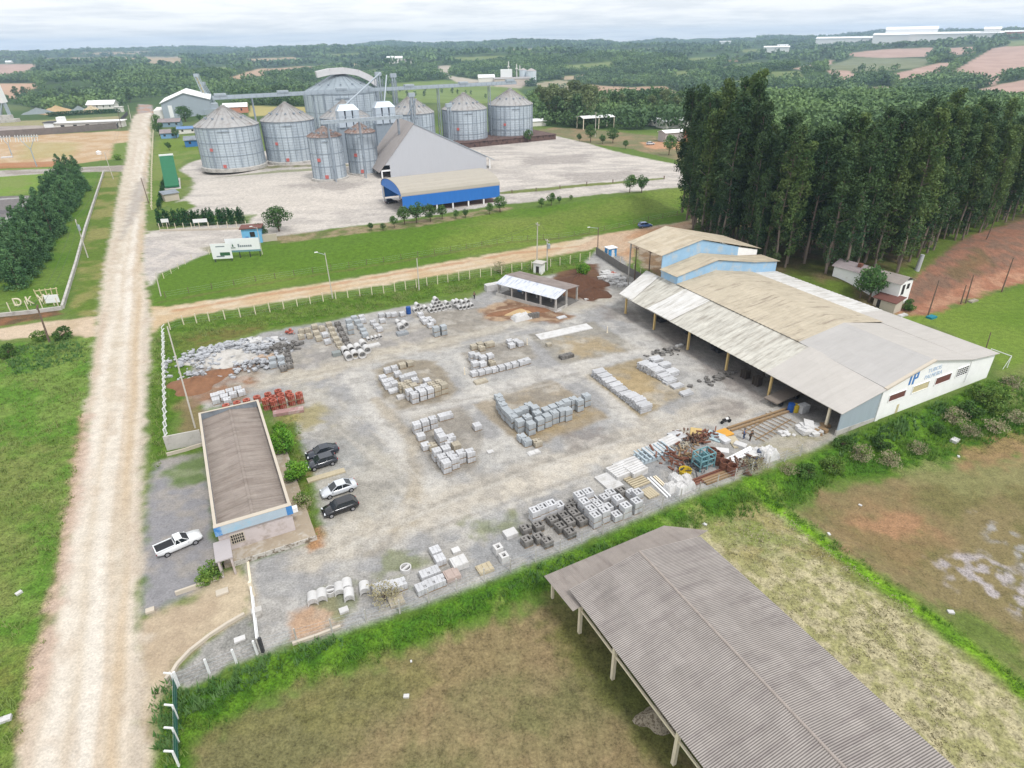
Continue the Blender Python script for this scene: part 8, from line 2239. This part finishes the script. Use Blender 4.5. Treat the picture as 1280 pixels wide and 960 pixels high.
# ================================================================== POLES, FENCES AND SIGNS
M_POLEW = mat('wooden_pole', albw(116, 98, 86), .95, .2, 2); M_POLEC = mat('concrete_pole', albw(196, 190, 180), .9, .1, 1)
POLES = {}
def pole(key, bx, by, tx, ty, label, m, r=.17, arm=1.8, lamp=None, trafo=False, crossdir=WA, hmax=13):
    b = P(bx, by); h = min(hmax, float(top_at(b, tx, ty)))
    # let it lean so that its head stands where it is seen
    g = rays(tx, ty); tt = (b[2] + h - CAM_H) / g[2]; d = Vector((g[0] * tt - b[0], g[1] * tt - b[1], 0))
    if d.length > h * .06: d = d.normalized() * h * .06
    t = thing('utility_pole' if not lamp else 'street_lamp', label, 'utility pole' if not lamp else 'street lamp', b)
    c = MB(); c.tube((0, 0, -.5), (d.x, d.y, h), r, r * .65, 8); part('post', c, m, t)
    if arm:
        c = MB(); o = Vector((d.x * .94, d.y * .94, h * .95)); v = Vector((cos(crossdir + pi / 2), sin(crossdir + pi / 2), 0)) * arm / 2; c.bar(o - v, o + v, .12, .14)
        for q in (-.9, 0, .9): c.tube(o + v * q + Vector((0, 0, .05)), o + v * q + Vector((0, 0, .3)), .06, n=6)
        part('crossarm', c, m, t)
    if trafo: c = MB(); c.tube((d.x + .4, d.y - .3, h * .72), (d.x + .4, d.y - .3, h * .86), .35, n=12); part('transformer', c, M_['galv'], t)
    if lamp:
        c = MB(); e = Vector((d.x + lamp * cos(crossdir), d.y + lamp * sin(crossdir), h + .4)); c.tube((d.x, d.y, h * .96), e, .06, .05, 6); part('lamp_arm', c, M_['galv'], t)
        c = MB(); c.rbox(e.x, e.y, e.z - .08, .7, .28, .14, crossdir); part('lamp_head', c, M_['white_paint'], t)
    POLES[key] = (b[0] + d.x * .94, b[1] + d.y * .94, b[2] + h * .95 + .28)


pole('a', 62, 428, 46, 382, 'dark leaning wooden pole beside the dense bush at the crossroads', M_POLEW, .2, 2.2)
pole('b', 110, 322, 94, 274, 'pale concrete pole with a transformer on the verge left of the main road', M_POLEC, .16, 2.0, trafo=True); pole('c', 142, 224, 130, 190, 'pale concrete pole near the end of the conifer row', M_POLEC, .17, 2.0); pole('d', 186, 254, 176, 222, 'dark leaning pole at the right edge of the main road', M_POLEW, .17, 0)
pole('e', 416, 373, 406, 316, 'slim street lamp on the verge of the orange side road', M_POLEC, .13, 0, lamp=-1.8); pole('f', 524, 363, 521, 323, 'pale pole on the side road verge left of the pipe pyramid', M_POLEC, .15, 0)
pole('g', 671, 334, 672, 278, 'tall pale pole behind the small open shed', M_POLEC, .15, 1.6); pole('h', 684, 338, 684, 299, 'shorter pole with a transformer behind the small open shed', M_POLEC, .18, 1.8, trafo=True); pole('i', 747, 316, 748, 284, 'dark pole with a lamp arm at the corner of the side road', M_POLEW, .14, 0, lamp=-3.0)
pole('j', 793, 351, 796, 308, 'dark pole left of the blue hall, the left of two', M_POLEW, .16, 1.4); pole('k', 811, 343, 813, 314, 'dark pole left of the blue hall, the right of two', M_POLEW, .16, 1.2)
pole('l', 244, 535, 222, 392, 'very tall thin pole beside the grey boundary wall behind the office', M_POLEC, .13, 0, hmax=16); pole('m', 201, 370, 198, 340, 'short pale post at the corner of the lawn by the crossroads', M_POLEC, .14, 0); pole('n', 328, 318, 321, 284, 'slim lamp post beside the wide white billboard', M_POLEC, .12, 0, lamp=-1.4)
for k, (bx, by, tx, ty) in enumerate(((1160, 394, 1174, 350), (1201, 380, 1208, 356), (1207, 379, 1217, 344), (1252, 365, 1267, 322), (1233, 299, 1250, 262))): pole('o%d' % k, bx, by, tx, ty, f'dark wooden post with a pale foot along the red cut bank, {nth(k + 1)} from the left', M_POLEW, .15, 0)
pole('q', 1231, 441, 1237, 415, 'thin dark pole behind the eave corner of the warehouse', M_POLEW, .1, 0); pole('r', 164, 150, 163, 131, 'pale pole at the far end of the main road', M_POLEC, .25, 2.4); pole('s', 152, 160, 150, 140, 'dark pole beside the far dark wall', M_POLEW, .25, 2.4); pole('t', 195, 163, 196, 128, 'pale pole at the right of the far main road', M_POLEC, .22, 2)
pole('u', 744, 171, 745, 140, 'pale pole beside the open barn', M_POLEC, .22, 2); pole('v', 867, 172, 867, 152, 'pale pole behind the brick shed', M_POLEC, .22, 1.6)
for k, ch in enumerate((('a', 'b'), ('b', 'c'), ('c', 's'), ('g', 'h'), ('h', 'i'), ('f', 'g'))):
    a, b = Vector(POLES[ch[0]]), Vector(POLES[ch[1]]); c = MB(); L_ = (b - a).length
    for off in (-.8, .8):
        o = Vector((off, 0, 0)) if k > 2 else Vector((off * .8, off * .4, 0)); pv = a + o
        for q in range(1, 13): f = q / 12; nx = a.lerp(b, f) + o - Vector((0, 0, L_ * .025 * 4 * f * (1 - f))); c.tube(pv - a, nx - a, .022, n=4, cap=False); pv = nx
    solo('power_line', c, M_['dark_steel'], ('overhead wires from the leaning pole to the transformer pole', 'overhead wires along the conifer row', 'overhead wires running to the far dark wall', 'short overhead wires behind the small open shed', 'overhead wires above the dark soil heap', 'overhead wires above the pipe pyramid')[k], 'wires', a)


def fence(pts, step, h, lab, m, w=.12, bent=0.0, wires=4, side=1, name='post_fence', world=None, skipmesh=False, mesh_m=None):
    pw = [P(*p) for p in pts]; o = pw[0]; t = thing(name, lab, 'fence', o); c = MB(); wr = MB(); prev = None; n = 0
    for a, b in zip(pw[:-1], pw[1:]):
        L_ = hypot(*(b - a)[:2]); k = max(1, int(round(L_ / step))); d = (b - a)[:2] / L_; nv = Vector((-d[1] * side, d[0] * side, 0))
        for i in range(k + (b is pw[-1])):
            q = a + (b - a) * (i / k); q[2] = Z(q[0], q[1]); bp = Vector(q - o); c2 = MB(); tp = bp + Vector((random.uniform(-.05, .05), random.uniform(-.05, .05), h)); c2.bar(bp - Vector((0, 0, .3)), tp, w)
            if bent: c2.bar(tp - Vector((0, 0, .03)), tp + nv * bent + Vector((0, 0, bent * .8)), w * .9)
            if n < 95: part('post', c2, m, t)
            n += 1
            if prev is not None:
                for z in range(wires): zz = h * (z + .6) / wires; wr.bar(prev + Vector((0, 0, zz)), bp + Vector((0, 0, zz)), .012)
                if mesh_m: c.quad(prev + Vector((0, 0, .1)), bp + Vector((0, 0, .1)), bp + Vector((0, 0, h * .8)), prev + Vector((0, 0, h * .8)))
            prev = bp
    part('wires', wr, M_['galv'], t)
    if mesh_m: part('mesh', c, mesh_m, t)
    return t


fence([(213, 412), (230, 406), (262, 402), (320, 394), (372, 383), (420, 374), (480, 367), (560, 353), (640, 341), (700, 332), (737, 325)], 2.75, 2.1, 'long pale concrete post fence between the side road and the works yard', M_['pale_post'], .15)
fence([(205, 420), (206, 460), (207, 500), (209, 560)], 2.3, 1.9, 'fence of white bent-top posts along the main road beside the works', M_['white_paint'], .14, .6, 3, 1)
fence([(326, 815), (500, 767), (700, 691), (850, 626), (1000, 570)], 3.1, 1.9, 'thin wire fence along the south edge of the works yard', M_['concrete'], .11)
fence([(224, 858), (262, 842), (296, 829), (322, 818)], 3.2, 1.9, 'short fence of white posts below the gravel triangle', M_['white_paint'], .16)
fence([(222, 860), (223, 900), (224, 958)], 2.6, 2.0, 'bent post fence with green mesh at the corner beside the main road', M_['white_paint'], .13, .5, 3, -1, mesh_m=mat('green_mesh', alb(60, 130, 110), .7, .1, 2))
fence([(207, 372), (320, 352), (480, 328), (640, 302), (846, 270)], 4.5, 1.5, 'faint dark post fence along the foot of the grass bank', M_POLEW, .1, 0, 3)
fence([(200, 287), (250, 286), (308, 284)], 2.7, 2.0, 'pale post fence in front of the dark cypress hedge', M_['pale_post'], .14, 0, 3)
fence([(190, 262), (190, 215), (192, 165)], 6, 1.6, 'pale fence along the right side of the main road by the tipper', M_['pale_post'], .25, 0, 3)
fence([(-20, 393), (14, 391), (36, 389), (54, 387), (74, 385)], 4.5, 2.4, 'fence of pale posts in front of the letters on the grass', M_['pale_post'], .14, 0, 3)
fence([(205, 348), (240, 325), (262, 318)], 4, 1.4, 'low fence along the left edge of the lawn with billboards', M_['pale_post'], .12, 0, 3)
fence([(610, 243), (700, 236), (830, 224)], 9, 1.2, 'row of short dark posts in the silo yard', M_POLEW, .3, 0, 1)
fence([(752, 322), (775, 336), (800, 350), (816, 364)], 3, 3.0, 'pale posts standing along the dark precast wall', M_['pale_post'], .16, 0, 2)
wall_line('field_wall', [P(79, 386), P(96, 330), P(107, 288), P(130, 216)], .9, .5, M_['concrete'], 'low grey wall along the conifer meadow beside the main road', 'low wall'); wall_line('field_wall', [P(0, 396), P(40, 392), P(78, 387)], .8, .4, M_['concrete'], 'low grey wall in front of the letters on the grass', 'low wall')
# letters on the grass
b = P(18, 384); t = thing('letter_sign', 'white standing letters on the grass under the conifer row', 'letter sign', b, .25)
for ch, x, z in (('D', 0, .3), ('K', 2.5, .4), ('W', 5.0, .6)): lettering(ch, 2.5, M_['pale_post'], t, x, z, 'letter', ext=.12, y=0)
c = MB()
for k in range(5): c.bar((5 + k * .9, .5, 0), (4.6 + k * 1.1, .7, 3.4), .16)
c.bar((4.6, .6, 3.0), (9.2, .6, 3.2), .16); c.bar((4.8, .6, 1.6), (9.0, .6, 1.7), .16); part('letter_frame', c, M_['khaki'], t)
for x in (0.2, 2.7, 5.2): c = MB(); c.bar((x + .5, .12, -.2), (x + .5, .12, 1.2), .1); part('support', c, M_['pale_post'], t)
b = P(68, 382); t = thing('notice_board', 'small blank white board on the grass right of the letters', 'sign', b, .2); c = MB(); c.box(-1.4, 1.4, -.05, .05, .7, 2.5); part('board', c, M_['white_paint'], t); c = MB(); c.box(-.08, .08, .05, .2, -.2, 2.3); part('post', c, M_['pale_post'], t)
# line-gantry poles in the lot at left
for (bx, by, tx, ty, wd, n, lab) in ((46, 208, 43, 168, 10.5, 9, 'power gantry with a wide comb of insulators in the tan lot'), (15, 194, 11, 170, 5.5, 4, 'narrow power gantry at the left in the tan lot')):
    b = P(bx, by); h = float(top_at(b, tx, ty)); t = thing('power_gantry', lab, 'pylon', b, .2); c = MB(); c.tube((0, 0, -.3), (0, 0, h * .6), .3, .22, 8); c.bar((0, 0, h * .55), (-wd * .35, 0, h * .95), .22); c.bar((0, 0, h * .55), (wd * .35, 0, h * .95), .22); part('post', c, M_['galv'], t)
    c = MB(); c.bar((-wd / 2, 0, h * .95), (wd / 2, 0, h * .95), .3)
    part('crossbar', c, M_['galv'], t)
    for k in range(n): x = -wd / 2 + wd * (k + .5) / n; c = MB(); c.bar((x, 0, h * .95), (x - .4, 0, h * .95 - 2.2), .2); c.bar((x, 0, h * .95), (x + .15, 0, h * .95 + .8), .22); part('insulator', c, M_['white_paint'], t)
plate(9, 197, 5, 3, .5, M_WC, 'white slab lying in the tan lot at the left'); b = P(124, 193); solo('tank', MB().lathe([(.01, 0), (1.2, 0), (1.3, 1.4), (.01, 2)], 14), M_['white_paint'], 'small white tank beside the tan lot', 'tank', b)
# goal, blue tarp, field things
b = P(1246, 455); t = thing('goal_frame', 'white goal frame behind the warehouse corner', 'goal', b, WA + pi / 2); c = MB(); c.bar((-1.6, 0, 0), (-1.6, 0, 2.2), .1); c.bar((1.6, 0, 0), (1.6, 0, 2.2), .1); c.bar((-1.65, 0, 2.2), (1.65, 0, 2.2), .1); part('frame', c, M_['white_paint'], t); c = MB(); c.bar((-1.6, 0, 2.2), (-1.6, 1.2, 0), .06); c.bar((1.6, 0, 2.2), (1.6, 1.2, 0), .06); part('back_stay', c, M_['white_paint'], t)
plate(1164, 397.5, 1.8, 1.2, .4, mat('teal_tarp', alb(40, 150, 170), .6, .1, 2), 'teal tarpaulin on the grass behind the warehouse', 'tarpaulin', 'tarpaulin'); plate(1128, 395, 2.2, .9, .3, M_WC, 'white and blue litter at the foot of the low green bush', 'litter', 'litter', ribs=2); plate(1216, 377, 2.4, .9, .3, M_CB3, 'pale stones at the edge of the green field', 'stone', 'stone', ribs=2)
b = P(1146, 338); solo('tree_stump', MB().tube((0, 0, -.3), (.4, .2, 3.6), .55, .45, 10).tube((.1, 0, 2), (.9, .4, 2.8), .2, .12, 6), mat('pale_stump', alb(206, 208, 210), .9, .12, 2), 'thick pale stump among the eucalyptus trunks above the old house', 'stump', b)
for k, (px, py, s, lab) in enumerate(((508, 871, .5, 'small grey stone lying in the brown dirt field'), (1193, 552, 1.2, 'white scrap sheet on the grass below the bushes'), (1198, 571, .4, 'small white stone on the bare ground'), (514, 827, .25, 'white litter piece near the green strip'), (881, 656, .45, 'white litter piece behind the foreground shed ridge'), (1188, 766, .6, 'pale stone on the green edge at the right'), (8, 900, .8, 'grey stone on the left verge'), (24, 742, .6, 'white litter bag on the left verge'), (1036, 668, .4, 'white litter dot on the bare lower field'), (1075, 632, .4, 'white pebble on the bare lower field'))): plate(px, py, s, s * .7, s * .35, M_WC, lab, 'stone', 'stone', k * .6)
b = P(792, 297); 
b = P(763, 320); t = thing('kiosk', 'light blue portable cabin with white roof at the side road corner', 'cabin', b, WA); c = MB(); c.box(-1.2, 1.2, -1, 1, 0, 2.2); part('wall', c, mat('cabin_blue', albw(70, 150, 210), .6, .06, 1), t); c = MB(); c.box(-1.4, 1.4, -1.2, 1.2, 2.2, 2.4); part('roof', c, M_['white_paint'], t); c = MB(); c.box(-.4, .4, -1.03, -.99, 0, 1.9); part('door', c, M_['white_paint'], t)
# ================================================================== AIR
hz_m = bpy.data.materials.new("haze_air"); hz_m.use_nodes = True
_n = hz_m.node_tree; _n.nodes.clear(); _o = _n.nodes.new('ShaderNodeOutputMaterial'); _v = _n.nodes.new('ShaderNodeVolumePrincipled')
_v.inputs['Color'].default_value = (.56, .74, 1.0, 1); _v.inputs['Density'].default_value = 1.15e-4; _v.inputs['Anisotropy'].default_value = .2
_n.links.new(_v.outputs[0], _o.inputs['Volume'])
hb_ = MB(); hb_.box(-9800, 9800, -300, 9900, -110, 150)
hz_o = link('haze', hb_.mesh('haze', hz_m)); hz_o['kind'] = 'stuff'
